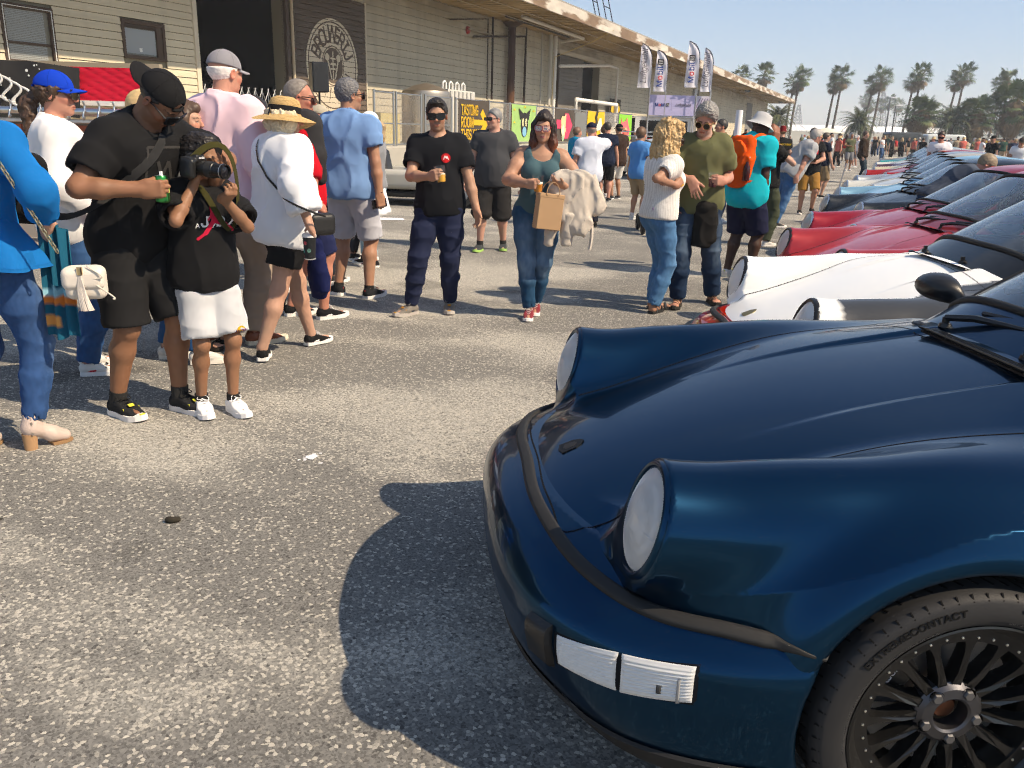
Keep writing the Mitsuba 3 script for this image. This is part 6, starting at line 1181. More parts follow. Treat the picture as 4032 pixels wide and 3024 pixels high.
person('boy in sky blue tee and khaki shorts seen from behind beside the blonde woman', (2.12, 15.1), 40, 1.56, 1, build=dict(sh=.9), skin=(.42, .23, .15), hair=dict(style='short', thick=1.8, c=(.07, .04, .025), c2=(.16, .09, .05)), top=dict(c=(.09, .27, .62), hem=-.13), bottom=dict(c=(.33, .25, .155), len=.96), shoe=SNK((.6, .6, .58), sole=(.7, .7, .7), sock=(.7, .7, .7)))
# 15 blonde woman
RIB = lambda v, c, k: c * (.78 + .22 * np.clip(np.sin((np.arctan2(v[:, 0] - k.chest[0], v[:, 1] - k.chest[1])) * 60) * 1.6 + .6, 0, 1))[:, None]
k = person('blonde woman in white ribbed knit top and faded jeans holding a yellow drink', (1.21, 7.20), 66, 1.56, 0, build=dict(fem=True, bust=.8, hip=1.0), pose=dict(pitch=3, head=(14, 4, 4), armR=dict(W=(1.30, 7.02, 1.09), e=(.35, -1, -.4), hd=(-.2, .8, .55), hn=(-.95, .1, .1), pose='grip'), armL=dict(w=(.2, .25, 1.0)), legR=dict(p=(.085, -.05), yaw=-30), legL=dict(p=(.09, .05), yaw=-22)), skin=(.36, .19, .12), hair=dict(style='curly', length=.215, c=(.26, .155, .055), c2=(.68, .50, .26), amp=.020, thick=2.2, tip=.9), top=dict(c=(.74, .73, .69), sleeve=.62, hem=-.03, ease=.014, vary=.02, wrinkle=.006, colf=RIB), bottom=dict(c=(.07, .17, .33), denim=.75, ease=.008, len=1.99, flare=.004, wrinkle=.009), shoe=dict(kind='sandal', c=(.02, .02, .02), strap=(.05, .06, .07)), glass=dict(c=(.03, .03, .03)))
beer(k, 1, 'plastic cup of yellow drink held by the blonde woman', (.72, .40, .015), .055)
v = shoot(k.mesh['trousers'], np.array([[.075, -.5, k.hip[2] + .02]]), (0, 1, 0))[0]; held(k, 'phone', 'lilac phone in the back pocket of the blonde woman', 'phone', [('phone', box(.062, .008, .06, v + V(0, -.004, .02), None, .003), mat('plastic', (.34, .26, .40)), False)])
# 16 man in olive
k = person('grey haired man in olive tee and dark jeans with sandals holding a dark drink', (1.60, 7.52), 194, 1.76, 0, build=dict(fat=.08, sh=.95), pose=dict(pitch=4, curve=6, head=(8, 20, -8), armR=dict(W=(1.47, 7.24, 1.12), e=(1, -.2, -.5), hd=(-.35, .35, -.85), hn=(-.2, -.9, -.2), pose='spread'), armL=dict(W=(1.735, 7.26, 1.12), e=(.25, -1, -.35), hd=(-.55, .80, .05), hn=(-.75, -.6, 0), pose='grip'), legR=dict(W=(1.47, 7.45), yaw=4), legL=dict(W=(1.83, 7.66), yaw=18)), skin=(.45, .225, .155), beard=.5, beardc=(.42, .38, .35), hair=dict(style='short', c=(.10, .10, .10), c2=(.34, .33, .31), thick=1.8, quiff=True, amp=.010), top=dict(c=(.125, .130, .062), hem=-.10, sleeve=.70, ease=.016, loose=.010, wrinkle=.014), bottom=dict(c=(.012, .028, .065), denim=.35, ease=.014, len=2.0, flare=.006, wrinkle=.011), shoe=dict(kind='sandal', c=(.02, .018, .015), strap=(.06, .045, .03)), glass=dict(shape='round', w=.0255, c=(.25, .16, .06), lens=(.02, .014, .01), thin=True))
beer(k, -1, 'plastic cup of dark red drink held by the man in the olive tee', (.055, .006, .010), .068)
wl = k.hip + V(-.05, .13, -.05); held(k, 'sweatshirt', 'black sweatshirt tied round the waist of the man in the olive tee', 'sweatshirt', [('cloth', wrinkle(solid([cap(k.hip + V(.0, .0, .05), k.hip + V(0, 0, .11), .17, .165, .03, sx=1.08, sy=.84, flat=True), cap(wl, wl + V(.0, .03, -.33), .055, .075, .05, sy=.6, flat=True), cap(wl + V(-.07, 0, 0), wl + V(-.08, .02, -.24), .045, .05, .04, sy=.7), ell(wl + V(0, .02, .01), (.06, .05, .05), k=.03)], .009, 1), .014, 7), mat('cloth', (.014, .013, .012)), 60)])
# 17 man in cyan with the orange backpack
k = person('man in cyan tee and navy shorts with grey bucket hat and orange backpack', (2.44, 9.12), 50, 1.74, 0, build=dict(fat=.3, leg=1.06), pose=dict(pitch=7, head=(20, 22, 0), armR=dict(W=(2.58, 8.98, .72), e=(.5, -.9, 0), pose='fist'), armL=dict(w=(.2, .25, 1.0)), legR=dict(p=(.12, .04)), legL=dict(p=(.12, -.04))), skin='dark', hair=dict(style='buzz', c=(.01, .008, .007)), top=dict(kind='polo', c=(.008, .42, .50), hem=-.17, sleeve=.72, ease=.024, loose=.024, wrinkle=.016), bottom=dict(c=(.012, .014, .040), len=.98, ease=.024, flare=.014), shoe=SNK((.6, .6, .58), sole=(.7, .7, .6), accent=(.6, .55, .02)), hat=dict(kind='brim', c=(.46, .47, .48), tip=6, prof=[(.001, .125, 0), (.05, .122, .002), (.078, .108, .004), (.090, .06, .004), (.095, .02, .002), (.12, .0, .008), (.152, -.028, .016), (.154, -.030, .016)]))
b0 = k.chest * .7 + k.waist * .3 + k.Rt @ V(0, -.21, .0); OR = (.68, .085, .006); Bp = lambda *p: b0 + k.Rt @ V(*p)
held(k, 'backpack', 'bright orange drawstring backpack on the man in cyan', 'backpack', [('bag', wrinkle(solid([ell(Bp(0, 0, -.08), (.155, .085, .20), k.Rt, .04), bx(Bp(0, .02, .08), (.135, .06, .12), k.Rt, .05, .06), cap(Bp(-.08, 0, .20), Bp(.08, 0, .20), .045, k=.05)], .010, 1), .016, 3), mat('cloth', OR), 60), ('pocket', wrinkle(solid([ell(Bp(.01, -.075, .10), (.085, .035, .085), k.Rt, .03)], .009, 1), .016, 9, 14), mat('cloth', (.70, .10, .01)), 60)] + [('strap', strap_over(k, '', [Bp(q * .07, .03, .18), k.sh[q] * .62 + k.neck * .38 + k.Rt @ V(0, -.05, .085), k.sh[q] * .66 + k.neck * .34 + k.Rt @ V(0, .06, .07), k.sh[q] * .7 + k.chest * .3 + k.Rt @ V(0, .15, -.05), k.waist + k.Rt @ V(q * .175, .06, .03), Bp(q * .12, .05, -.20)], .030, None, None), mat('cloth', OR), True) for q in (1, -1)])
held(k, 'bottle', 'dark red bottle in the side pocket of the orange backpack', 'bottle', [('bottle', mv(lathe([(0, 0), (.034, 0), (.036, .01), (.036, .12), (.028, .15), (.014, .17), (.013, .19), (0, .19)], 20), Bp(.135, -.03, -.20)), mat('gloss', (.05, .010, .010)), 40), ('cap', mv(lathe([(.0145, 0), (.0145, .045), (.011, .05), (0, .05)], 14), Bp(.135, -.03, -.01)), mat('plastic', (.55, .42, .40)), 40)])
held(k, 'poster_tube', 'white cardboard tube sticking out of the orange backpack', 'tube', [('tube', tube([Bp(-.06, .0, -.05), Bp(-.10, -.01, .50)], .036, 20), mat('matte', (.74, .75, .76)), 50)])
# 18 further visitors on the right
FLOR = lambda v, c, k: np.where((meshkit.noise(v * 22, 3) > .64)[:, None], [.62, .42, .03], np.where((meshkit.noise(v * 22, 9) > .74)[:, None], [.5, .12, .03], c))
person('man in dark shirt with yellow flowers behind the olive tee', (3.50, 15.1), 160, 1.74, 1, skin=(.42, .21, .14), hair=dict(style='buzz', c=(.02, .018, .016)), top=dict(kind='shirt', c=(.012, .014, .035), sleeve=.7, colf=FLOR), bottom=dict(c=(.03, .05, .1)), shoe=SNK((.6, .6, .6)), pose=dict(head=(100, 0, 0)))
person('red haired woman in black tee and olive cargo trousers', (3.48, 12.0), 60, 1.62, 1, build=dict(fem=True), skin='light', hair=dict(style='long', length=.24, c=(.16, .055, .025), c2=(.26, .10, .05)), top=dict(c=(.012, .012, .012)), bottom=dict(c=(.055, .065, .040), ease=.022), shoe=SNK((.65, .65, .63)), pose=dict(armL=dict(w=(.12, .2, 1.45), e=(1, .2, -.6)), armR=dict(w=(.14, .15, 1.38), e=(.9, -.3, -.6)), head=(0, 10, 0)))
k = person('man in black tee with yellow lettering and dark red hat seen from behind', (6.15, 20.4), 10, 1.70, 2, skin='light', hair=dict(style='short', c=(.12, .06, .03)), top=dict(c=BLK), bottom=dict(c=(.22, .23, .27), len=.98), shoe=SNK((.02, .02, .02)), hat=dict(kind='brim', c=(.16, .01, .012), prof=[(.001, .15, 0), (.06, .147, 0), (.075, .09, 0), (.09, .015, 0), (.12, .01, 0)]), extra=lambda k: decal(k.top, centred(text('MECHANIC CREW', .036, .001, True)), k.chest + V(0, -.4, .06), np.stack([V(1, 0, 0), V(0, 0, 1), V(0, -1, 0)], 1), mat('cloth', (.6, .4, .03)), 'lettering', off=.006))
k = person('man in black tee with red print and tan shorts looking at a phone', (5.80, 17.2), 188, 1.66, 1, build=dict(fat=.25), skin=(.42, .22, .15), hair=dict(style='buzz', c=(.03, .025, .02)), top=dict(c=BLK, hem=-.13, ease=.02), bottom=dict(c=(.30, .155, .035), len=1.0, ease=.02), shoe=SNK((.02, .02, .02)), pose=dict(head=(0, 12, 0), armR=dict(w=(.07, .28, 1.08), e=(1, -.5, -.4), hd=(-.6, .7, .1)), armL=dict(w=(.07, .28, 1.08), e=(1, -.5, -.4), hd=(-.6, .7, .1)), legR=dict(p=(.1, .02)), legL=dict(p=(.14, -.02), heel=.05)),
    extra=lambda k: [decal(k.top, extrude(g, .001), k.chest + V(-.01, .4, .0), np.stack([V(-1, 0, 0), V(0, 0, 1), V(0, 1, 0)], 1), mat('cloth', c), 'print', off=.006) for g, c in ((Polygon([(-.02, -.04), (.09, -.05), (.10, .03), (.05, .05), (.02, .03), (0, .05), (-.02, .01)]), (.5, .02, .03)), (affinity.rotate(Point(-.07, -.04).buffer(.03), 0), (.6, .6, .6)))])
held(k, 'phone', 'black phone in the hands of the man in tan shorts', 'phone', [('phone', box(.075, .15, .01, k.wr[1] * .5 + k.wr[-1] * .5 + V(0, .11, .03), rx(.5), .003), mat('gloss', (.01, .01, .012)), False)])
k = person('grey haired man in grey tee and blue jeans leaning over the cars', (4.62, 14.55), 82, 1.72, 0, build=dict(fat=.15), pose=dict(hip=(0, -.02, 0), pitch=34, head=(0, -16, 0), armR=dict(W=(4.60, 14.30, .80), e=(.6, -.9, .2), hd=(0, .15, -1), pose='fist'), armL=dict(w=(.22, .15, .95)), legR=dict(p=(.11, -.26), yaw=4), legL=dict(p=(.11, -.38), yaw=10)), skin=(.47, .235, .165), hair=dict(style='short', c=(.22, .20, .18), c2=(.48, .46, .43), thick=1.3), top=dict(c=(.36, .37, .38), hem=-.08, ease=.026, loose=.034, wrinkle=.016), bottom=dict(c=(.055, .13, .27), denim=.5, ease=.014), shoe=SNK((.05, .05, .05)), glass=dict(sun=True, w=.025, h=.014))
person('man in navy tee and khaki shorts with a cane behind the leaning man', (7.75, 22.0), 80, 1.60, 2, skin='light', hair=dict(style='short', c=(.05, .04, .03)), top=dict(c=(.010, .014, .030)), bottom=dict(c=(.26, .19, .11), len=1.0, ease=.022), shoe=SNK((.02, .02, .02)), pose=dict(armR=dict(w=(.25, .15, .85))))
single('walking_cane', rod((8.15, 21.9, 0), (8.30, 21.9, .88), .016, 8), mat('satin', (.6, .62, .64)), 'grey cane standing between the leaning man and the cars', 'cane')
person('man in dark brown jacket and jeans at the far end of the aisle', (11.9, 30.0), 120, 1.72, 2, skin='light', hair=dict(style='short', c=(.05, .03, .02)), top=dict(c=(.035, .022, .015), sleeve=1.9, ease=.03), bottom=dict(c=(.02, .035, .05)), shoe=SNK((.03, .03, .03)))
person('man in white printed tee and sunglasses standing among the cars', (10.1, 20.9), 200, 1.70, 1, build=dict(fat=.2), skin=(.47, .24, .17), hair=dict(style='short', c=(.03, .02, .015)), top=dict(c=(.76, .76, .78), ease=.022), bottom=dict(c=(.05, .06, .08)), shoe=SNK((.3, .3, .3)), glass=dict(h=.016), pose=dict(head=(10, 16, 0)), extra=lambda k: [decal(k.top, extrude(shapely.box(-.11 + .075 * i, .07 - .032 * j, -.11 + .075 * i + .06, .088 - .032 * j), .001), k.chest + V(-.01, .4, -.02), np.stack([V(-1, 0, 0), V(0, 0, 1), V(0, 1, 0)], 1), mat('cloth', (.42, .40, .42)), 'print', off=.006) for i in range(3) for j in range(6)])
k = person('woman in slate shirt and jeans with salmon visor bending over a car', (4.62, 9.42), 92, 1.60, 0, build=dict(fem=True, hip=1.05, fat=.2), pose=dict(pitch=50, hip=(0, -.05, 0), head=(6, 6, 0), armR=dict(w=(.20, .62, 1.02), e=(.4, -.2, -1), hd=(.1, 1, .2)), armL=dict(w=(.05, .62, 1.22), e=(.6, .1, -1), hd=(-.1, .3, .9)), legR=dict(p=(.1, -.20)), legL=dict(p=(.1, -.28))), skin=(.42, .20, .14), hair=dict(style='short', thick=1.8, c=(.14, .10, .06), c2=(.32, .25, .17)), top=dict(kind='shirt', c=(.060, .075, .105), sleeve=.75, hem=-.06, ease=.022, loose=.02), bottom=dict(c=(.014, .035, .085), denim=.3, ease=.014), shoe=SNK((.05, .05, .05)), hat=dict(kind='cap', c=(.62, .11, .10), open=True, bill=.10, tall=.55, tip=10))
person('man in black tee and black cap beyond the car roofs', (16.4, 30.2), 250, 1.70, 2, skin=(.40, .20, .13), hair=dict(style='short', c=(.04, .03, .02)), top=dict(c=BLK), bottom=dict(c=(.6, .6, .6), len=1.0), shoe=SNK((.03, .03, .03)), hat=dict(kind='cap', c=(.012, .012, .012)))
person('man in white tee and dark cap bending at the right edge', (14.7, 25.6), 200, 1.66, 2, skin=(.40, .22, .15), pose=dict(pitch=18), hair=dict(style='short', c=(.04, .03, .02)), top=dict(c=(.70, .72, .76)), bottom=dict(c=(.2, .25, .3)), shoe=SNK((.03, .03, .03)), hat=dict(kind='cap', c=(.05, .04, .035)))
person('dark haired person in pale blue shirt sitting at the fence', (-4.55, 38.5), 60, 1.70, 2, skin='mid', hair=dict(style='short', c=(.015, .012, .01)), top=dict(c=(.55, .62, .68)), bottom=dict(c=(.02, .02, .02)), shoe=SNK((.02, .02, .02)))
# ------------------------------------------------------------------ ground
def asphalt(p, n, uv):
    x, y = p.x, p.y
    wear = fbm(x * .55 + y * .25, y * .9 - x * .3, 1.0, 4); streak = fbm(x * .9 - y * .5, y * 2.4 + x * .9, 5.0, 4); big = fbm(x * .12, y * .12, 9.0, 3)
    w = smoothstep(.42, .66, wear * .55 + streak * .45)
    d1, d2, r = voronoi(x * 92, y * 92); e1, e2, q = voronoi(x * 165 + 3.7, y * 165)
    stone = smoothstep(.0, .16, d2 - d1)
    base = mix((.165, .160, .148), (.290, .280, .250), w)
    base = base * (0.66 + 0.68 * q)
    light = smoothstep(.80 - .28 * w, .97 - .18 * w, r) * stone
    base = mix(base, mix((.40, .375, .32), (.54, .51, .45), cell_rand(dr.floor(x * 92), dr.floor(y * 92), 4)), light)
    dark = .6 * smoothstep(.07, .02, r) * stone
    base = mix(base, (.045, .043, .042), dark)
    base = base * (.86 + .30 * big)
    stain = smoothstep(.70, .80, fbm(x * 1.1 + 7, y * 1.1, 3.0, 3)); base = base * (1 - .35 * stain)
    crack = smoothstep(.012, .004, dr.abs(fbm(x * .35 + 2, y * .35 + 9, 2.0, 4) - .5)) * smoothstep(.5, .6, fbm(x * .2, y * .2, 4., 2)); base = base * (1 - .30 * crack)
    return base
def asphalt_bump(p, n, uv):
    d1, d2, r = voronoi(p.x * 92, p.y * 92)
    return smoothstep(.0, .3, d2 - d1) * (.4 + .6 * r)
pmat('m_asphalt', asphalt, .9, .2, asphalt_bump, .0022, 1.2e-3)
ax = np.r_[-600, -60, np.linspace(-12, 12, 13), 60, 200, 900]; ay = np.r_[-60, np.linspace(-4, 24, 15), 60, 150, 1500]
GX, GY = np.meshgrid(ax, ay, indexing='ij'); struct('ground', grid(np.stack([GX, GY, 0 * GX], -1)), 'm_asphalt')
rng = np.random.default_rng(5)
def blob(n, r, seed, jag=.35):
    g = np.random.default_rng(seed); a = np.sort(g.uniform(0, 2 * np.pi, n)); q = r * (1 - jag + jag * 2 * g.random(n)); return Polygon(np.stack([q * np.cos(a), q * np.sin(a)], 1)).buffer(0)
for i in range(1): single('splat', mv(extrude(shapely.union_all([blob(14, .028, 3), *[affinity.translate(blob(8, .008, 10 + j), *(np.random.default_rng(j).normal(0, .028, 2))) for j in range(12)]]), .002), (-.93, 3.64, .002)), mat('matte', (.72, .73, .74)), 'white splat of paint or gum on the asphalt left of the blue car', 'splat')
single('dark_lump', solid([ell((-1.31, 2.94, .012), (.022, .014, .014), k=.01), ell((-1.29, 2.95, .010), (.014, .012, .011), k=.01), ell((-1.325, 2.945, .009), (.010, .009, .010), k=.01)], .003, 1), mat('matte', (.035, .030, .022)), 'small dark lump of debris on the bare asphalt', 'debris')
single('flattened_leaf', mv(extrude(affinity.scale(blob(11, .030, 7), 1, .45), .002), (-1.98, 2.93, .002)), mat('matte', (.05, .045, .04)), 'flattened dark scrap on the asphalt left of the dark lump', 'debris')
single('paper_sheet', mv(extrude(Polygon([(-.22, -.14), (.27, -.10), (.20, .20), (-.26, .16)]), .003), (-2.12, 14.1, .003)), mat('matte', (.74, .76, .80)), 'white paper sheet lying on the asphalt behind the white cap woman', 'paper')
gr = []
for i in range(900):
    x, y = rng.uniform(-2.6, 1.2), rng.uniform(1.4, 5.5); r = rng.uniform(.003, .0075); v = np.array([[1, 0, 0], [-.5, .8, 0], [-.5, -.8, 0], [0, 0, .8]]) * r * rng.uniform(.7, 1.3, (4, 3)); gr.append(mv((v, np.array([[0, 1, 3], [1, 2, 3], [2, 0, 3]])), (x, y, 0), rz(rng.uniform(0, 6))))
k = uniq('grit'); scene[k] = mikit.ply(cat(*gr), mat('matte', (.33, .31, .27)), smooth=False); labels[k] = {'kind': 'stuff', 'label': 'loose pale grit scattered on the asphalt', 'category': 'grit'}

# ------------------------------------------------------------------ warehouse: s along the wall, o out from it, z up
AW = math.radians(22.8); WU, WN = V(math.sin(AW), math.cos(AW), 0), V(math.cos(AW), -math.sin(AW), 0); WD = -19.293
RW = np.stack([WU, WN, V(0, 0, 1)], 1)
def W(s, o, z): return WU * s + WN * (WD + o) + V(0, 0, z)
def wb(s0, s1, o0, o1, z0, z1, bev=0): return mv(box(s1 - s0, o1 - o0, z1 - z0, ((s0 + s1) / 2, (o0 + o1) / 2 + WD, (z0 + z1) / 2), bev=bev), R=RW)
def wr(pts, r, n=8, sm=0): p = np.array([W(*q) for q in pts]); return tube(p, r, n)
def wpoly(poly, o, d): v, f = extrude(poly, d); return np.stack([v[:, 0], v[:, 2] + o + WD, v[:, 1]], 1) @ RW.T, f[:, ::-1]
CREAM_C = dict(left=(.66, .585, .415), right=(.55, .50, .385))
def siding(col, sp):
    def f(p, n, uv):
        s = p.x * WU[0] + p.y * WU[1]; z = p.z
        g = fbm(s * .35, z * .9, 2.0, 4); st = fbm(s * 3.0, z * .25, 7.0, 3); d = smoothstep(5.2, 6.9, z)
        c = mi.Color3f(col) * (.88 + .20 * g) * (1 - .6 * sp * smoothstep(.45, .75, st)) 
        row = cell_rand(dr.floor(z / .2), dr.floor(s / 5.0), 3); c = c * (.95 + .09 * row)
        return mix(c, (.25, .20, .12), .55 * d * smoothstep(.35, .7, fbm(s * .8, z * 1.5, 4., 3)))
    return f
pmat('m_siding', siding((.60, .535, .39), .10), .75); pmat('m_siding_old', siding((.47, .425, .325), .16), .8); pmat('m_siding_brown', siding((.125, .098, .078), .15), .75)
wh = thing('warehouse', 'long cream clapboard warehouse with deep overhanging roof and dark sliding doors', 'building')
Z0, ZS = .0, 6.88
part(wh, 'wall_core', wb(-4, 20.95, -.5, -.03, 0, 8.0), mat('matte', (.2, .18, .13)))
part(wh, 'wall_core', wb(25.1, 56.4, -.5, -.03, 0, 8.0), mat('matte', (.2, .18, .13))); part(wh, 'wall_core', wb(60.3, 154.5, -.5, -.03, 0, 8.0), mat('matte', (.2, .18, .13)))
part(wh, 'wall_core', wb(20.95, 25.1, -.5, -.03, 5.9, 8.0), mat('matte', (.2, .18, .13))); part(wh, 'wall_core', wb(56.4, 60.3, -.5, -.03, 6.0, 8.0), mat('matte', (.2, .18, .13)))
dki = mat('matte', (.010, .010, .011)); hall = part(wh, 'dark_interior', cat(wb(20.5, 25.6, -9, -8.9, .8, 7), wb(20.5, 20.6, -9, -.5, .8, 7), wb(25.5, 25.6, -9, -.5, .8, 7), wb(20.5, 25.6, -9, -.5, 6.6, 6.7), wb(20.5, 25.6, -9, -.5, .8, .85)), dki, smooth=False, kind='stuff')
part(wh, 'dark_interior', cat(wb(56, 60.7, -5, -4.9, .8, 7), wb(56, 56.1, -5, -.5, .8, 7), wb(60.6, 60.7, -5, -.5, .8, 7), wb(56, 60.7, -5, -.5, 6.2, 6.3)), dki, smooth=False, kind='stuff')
for i in range(10): part(hall, 'keg', mv(lathe([(0, 0), (.16, 0), (.18, .04), (.175, .2), (.18, .3), (.18, .45), (.16, .5), (0, .5)], 14), W(21.7 + .3 * i, -2.4 - .1 * (i % 3), 2.0)), mat('satin', (.35, .35, .34)))
part(hall, 'keg_shelf', wb(21.3, 25.2, -3.0, -2.0, 1.94, 1.99), mat('matte', (.05, .05, .05)))
for sx, zz in ((22.6, 4.5), (24.2, 3.9)): part(hall, 'light_tube', wb(sx, sx + .9, -6.0, -5.9, zz, zz + .06), mat('matte', (.35, .36, .36)))
def board(s0, s1, z0, h, m, o=.0):
    z1 = z0 + h; q = np.array([(0.0, z0), (.040, z0), (.012, z1 - .016), (0.0, z1 - .016)]); v = np.array([[s, a + o + WD, b] for s in (s0, s1) for a, b in q]) @ RW.T
    f = np.array([[0, 1, 2], [0, 2, 3], [4, 6, 5], [4, 7, 6]] + [x for i in range(4) for x in ([i, i + 4, (i + 1) % 4], [(i + 1) % 4, i + 4, (i + 1) % 4 + 4])]); return v, f[:, ::-1]
def boards(s0, s1, z0, z1, h, m, holes=(), joint=None, seed=0, o=0.):
    g = np.random.default_rng(seed); z = z0
    while z < z1 - .02:
        hh = min(h, z1 - z); iv = [(s0, s1)]
        for a, b, c, d in holes:
            if c < z + hh * .9 and d > z + hh * .1: iv = [q for l, r in iv for q in ((l, min(r, a)), (max(l, b), r)) if q[1] - q[0] > .02]
        for l, r in iv:
            cuts = [l]
            while joint and r - cuts[-1] > joint * 1.4: cuts.append(cuts[-1] + joint * g.uniform(.7, 1.1))
            cuts.append(r)
            for a, b in zip(cuts, cuts[1:]): part(wh, 'siding_board', board(a + .002, b - .002, z, hh, m, o), m, smooth=False)
        z += h
WIN = [(14.60, 16.02, 2.66, 4.02), (18.10, 19.64, 3.06, 4.06), (11.3, 12.7, 2.66, 4.02)]
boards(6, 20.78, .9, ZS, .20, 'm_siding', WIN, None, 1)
boards(29.98, 154.5, .85, ZS, .285, 'm_siding_old', [(51.5, 60.3, 0, 6.02), (92.4, 95.9, 0, 5.9), (131.2, 136.9, 0, 6.0)], 34, 2)
boards(25.42, 29.90, .9, 5.95, .19, 'm_siding_brown', (), None, 3, o=.10)
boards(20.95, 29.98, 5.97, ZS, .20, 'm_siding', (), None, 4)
tr = mat('matte', (.60, .54, .42)); part(wh, 'door_jamb', wb(20.78, 20.95, -.1, .06, .85, 5.95), tr); part(wh, 'door_jamb', wb(25.1, 25.28, -.1, .09, .85, 5.95), mat('matte', (.09, .07, .06)))
part(wh, 'drain_pipe', wr([(25.35, .14, .9), (25.35, .14, 6.8)], .055, 10), mat('matte', (.45, .38, .27)), smooth=True); part(wh, 'panel_edge', wb(29.9, 29.98, 0, .15, .85, 5.97), mat('matte', (.55, .49, .38)))
BR = mat('matte', (.085, .062, .048)); GLS = {'type': 'ref'}
scene['m_window'] = {'type': 'twosided', 'b': {'type': 'principled', 'base_color': {'type': 'rgb', 'value': [.14, .155, .16]}, 'roughness': .12, 'specular': .6}}
def window(s0, s1, z0, z1, fw, kind):
    w = part(wh, 'window', wb(s0 + fw, s1 - fw, -.05, -.03, z0 + fw, z1 - fw), 'm_window')
    for a in ((s0, s1, z1 - fw, z1), (s0, s1, z0, z0 + fw), (s0, s0 + fw, z0 + fw, z1 - fw), (s1 - fw, s1, z0 + fw, z1 - fw)): part(w, 'frame', wb(a[0], a[1], -.03, .055, a[2], a[3], .006), BR)
    if kind == 'sash':
        part(w, 'rail', wb(s0 + fw, s1 - fw, -.028, .0, z0 + .34 * (z1 - z0), z0 + .34 * (z1 - z0) + .06), BR); nb = 30
        part(w, 'blind', cat(*[wb(s0 + fw + .05, s1 - fw - .12, -.030, -.024, z0 + fw + (z1 - z0 - 2 * fw) * i / nb, z0 + fw + (z1 - z0 - 2 * fw) * (i + .7) / nb) for i in range(nb)]), mat('matte', (.30, .32, .32)), kind='stuff')
        part(w, 'light_string', wr([(s0 + .06, .07, z0), (s0 + .06, .07, z1 - .06), (s1 - .07, .07, z1 - .07), (s1 - .07, .07, z0 + .04)], .014, 6), mat('plastic', (.7, .7, .68)), smooth=True)
        part(w, 'sill', wb(s0 - .03, s1 + .03, 0, .11, z0 - .05, z0 - .003), mat('wood', (.33, .17, .07)))
    else:
        part(w, 'sheet', wb(s0 + fw + .06, s1 - fw - .22, -.028, -.024, z0 + fw + .05, z1 - fw - .12), mat('matte', (.30, .33, .35))); part(w, 'sticker', wb(s0 + .62, s0 + .72, -.022, -.02, z0 + fw + .10, z0 + fw + .20), mat('matte', (.7, .7, .68)))
        part(w, 'inner_frame', wb(s1 - fw - .20, s1 - fw, -.028, .02, z0 + fw, z1 - fw), BR); part(w, 'inner_frame', wb(s0 + fw, s1 - fw - .2, -.028, .02, z1 - fw - .10, z1 - fw), mat('matte', (.06, .045, .036)))
window(*WIN[0], .11, 'sash'); window(*WIN[2], .11, 'sash'); window(*WIN[1], .10, 'fixed')
# roof and overhang
def weather(p, n, uv):
    s = p.x * WU[0] + p.y * WU[1]; a = fbm(s * 1.3, p.z * 4, 1., 4); b = smoothstep(.42, .6, fbm(s * .5, p.z * 2.5, 6., 4)); return mix((.50, .46, .40), (.20, .14, .095), b) * (.75 + .5 * a)
pmat('m_fascia', weather, .85); pmat('m_soffit', lambda p, n, uv: mix((.40, .30, .155), (.26, .185, .085), smoothstep(.3, .7, fbm(p.x * .4, p.y * .4, 1., 4))), .75)
OH = 4.0; sof = part(wh, 'soffit', wb(-4, 158, -.4, OH, 6.88, 6.98), 'm_soffit')
part(sof, 'rib', cat(*[wb(s, s + .10, .02, OH - .02, 6.835, 6.882) for s in np.arange(6, 158, .62)]), 'm_soffit', kind='stuff', smooth=False)
rf = part(wh, 'roof', wb(-4.1, 158.1, -24, OH + .05, 7.36, 7.46), mat('matte', (.30, .28, .25))); part(rf, 'fascia', wb(-4.05, 158.05, OH, OH + .10, 6.80, 7.36), 'm_fascia'); part(rf, 'fascia', wb(158.0, 158.1, -20, OH, 6.80, 7.36), 'm_fascia'); part(wh, 'end_wall', wb(154.5, 154.7, -20, .02, .85, 6.88), 'm_siding_old')
part(wh, 'foundation', wb(-4, 154.6, -.3, .06, 0, .9), mat('matte', (.42, .40, .34)))
# sliding doors farther along
boards(51.62, 56.40, .9, 5.97, .24, pmat('m_door_grey', siding((.15, .135, .118), .1), .7), (), None, 5, o=.08)
part(wh, 'door_track', wb(51.4, 60.6, .02, .25, 5.98, 6.22), mat('matte', (.48, .43, .34))); part(wh, 'door_jamb', wb(51.48, 51.62, 0, .2, .85, 5.97), mat('matte', (.06, .045, .035)))
for a, b, t in ((92.5, 95.8, 5.9), (131.3, 136.8, 6.0)): part(wh, 'sliding_door', wb(a, b, -.02, .05, .85, t), mat('matte', (.16, .155, .15)))
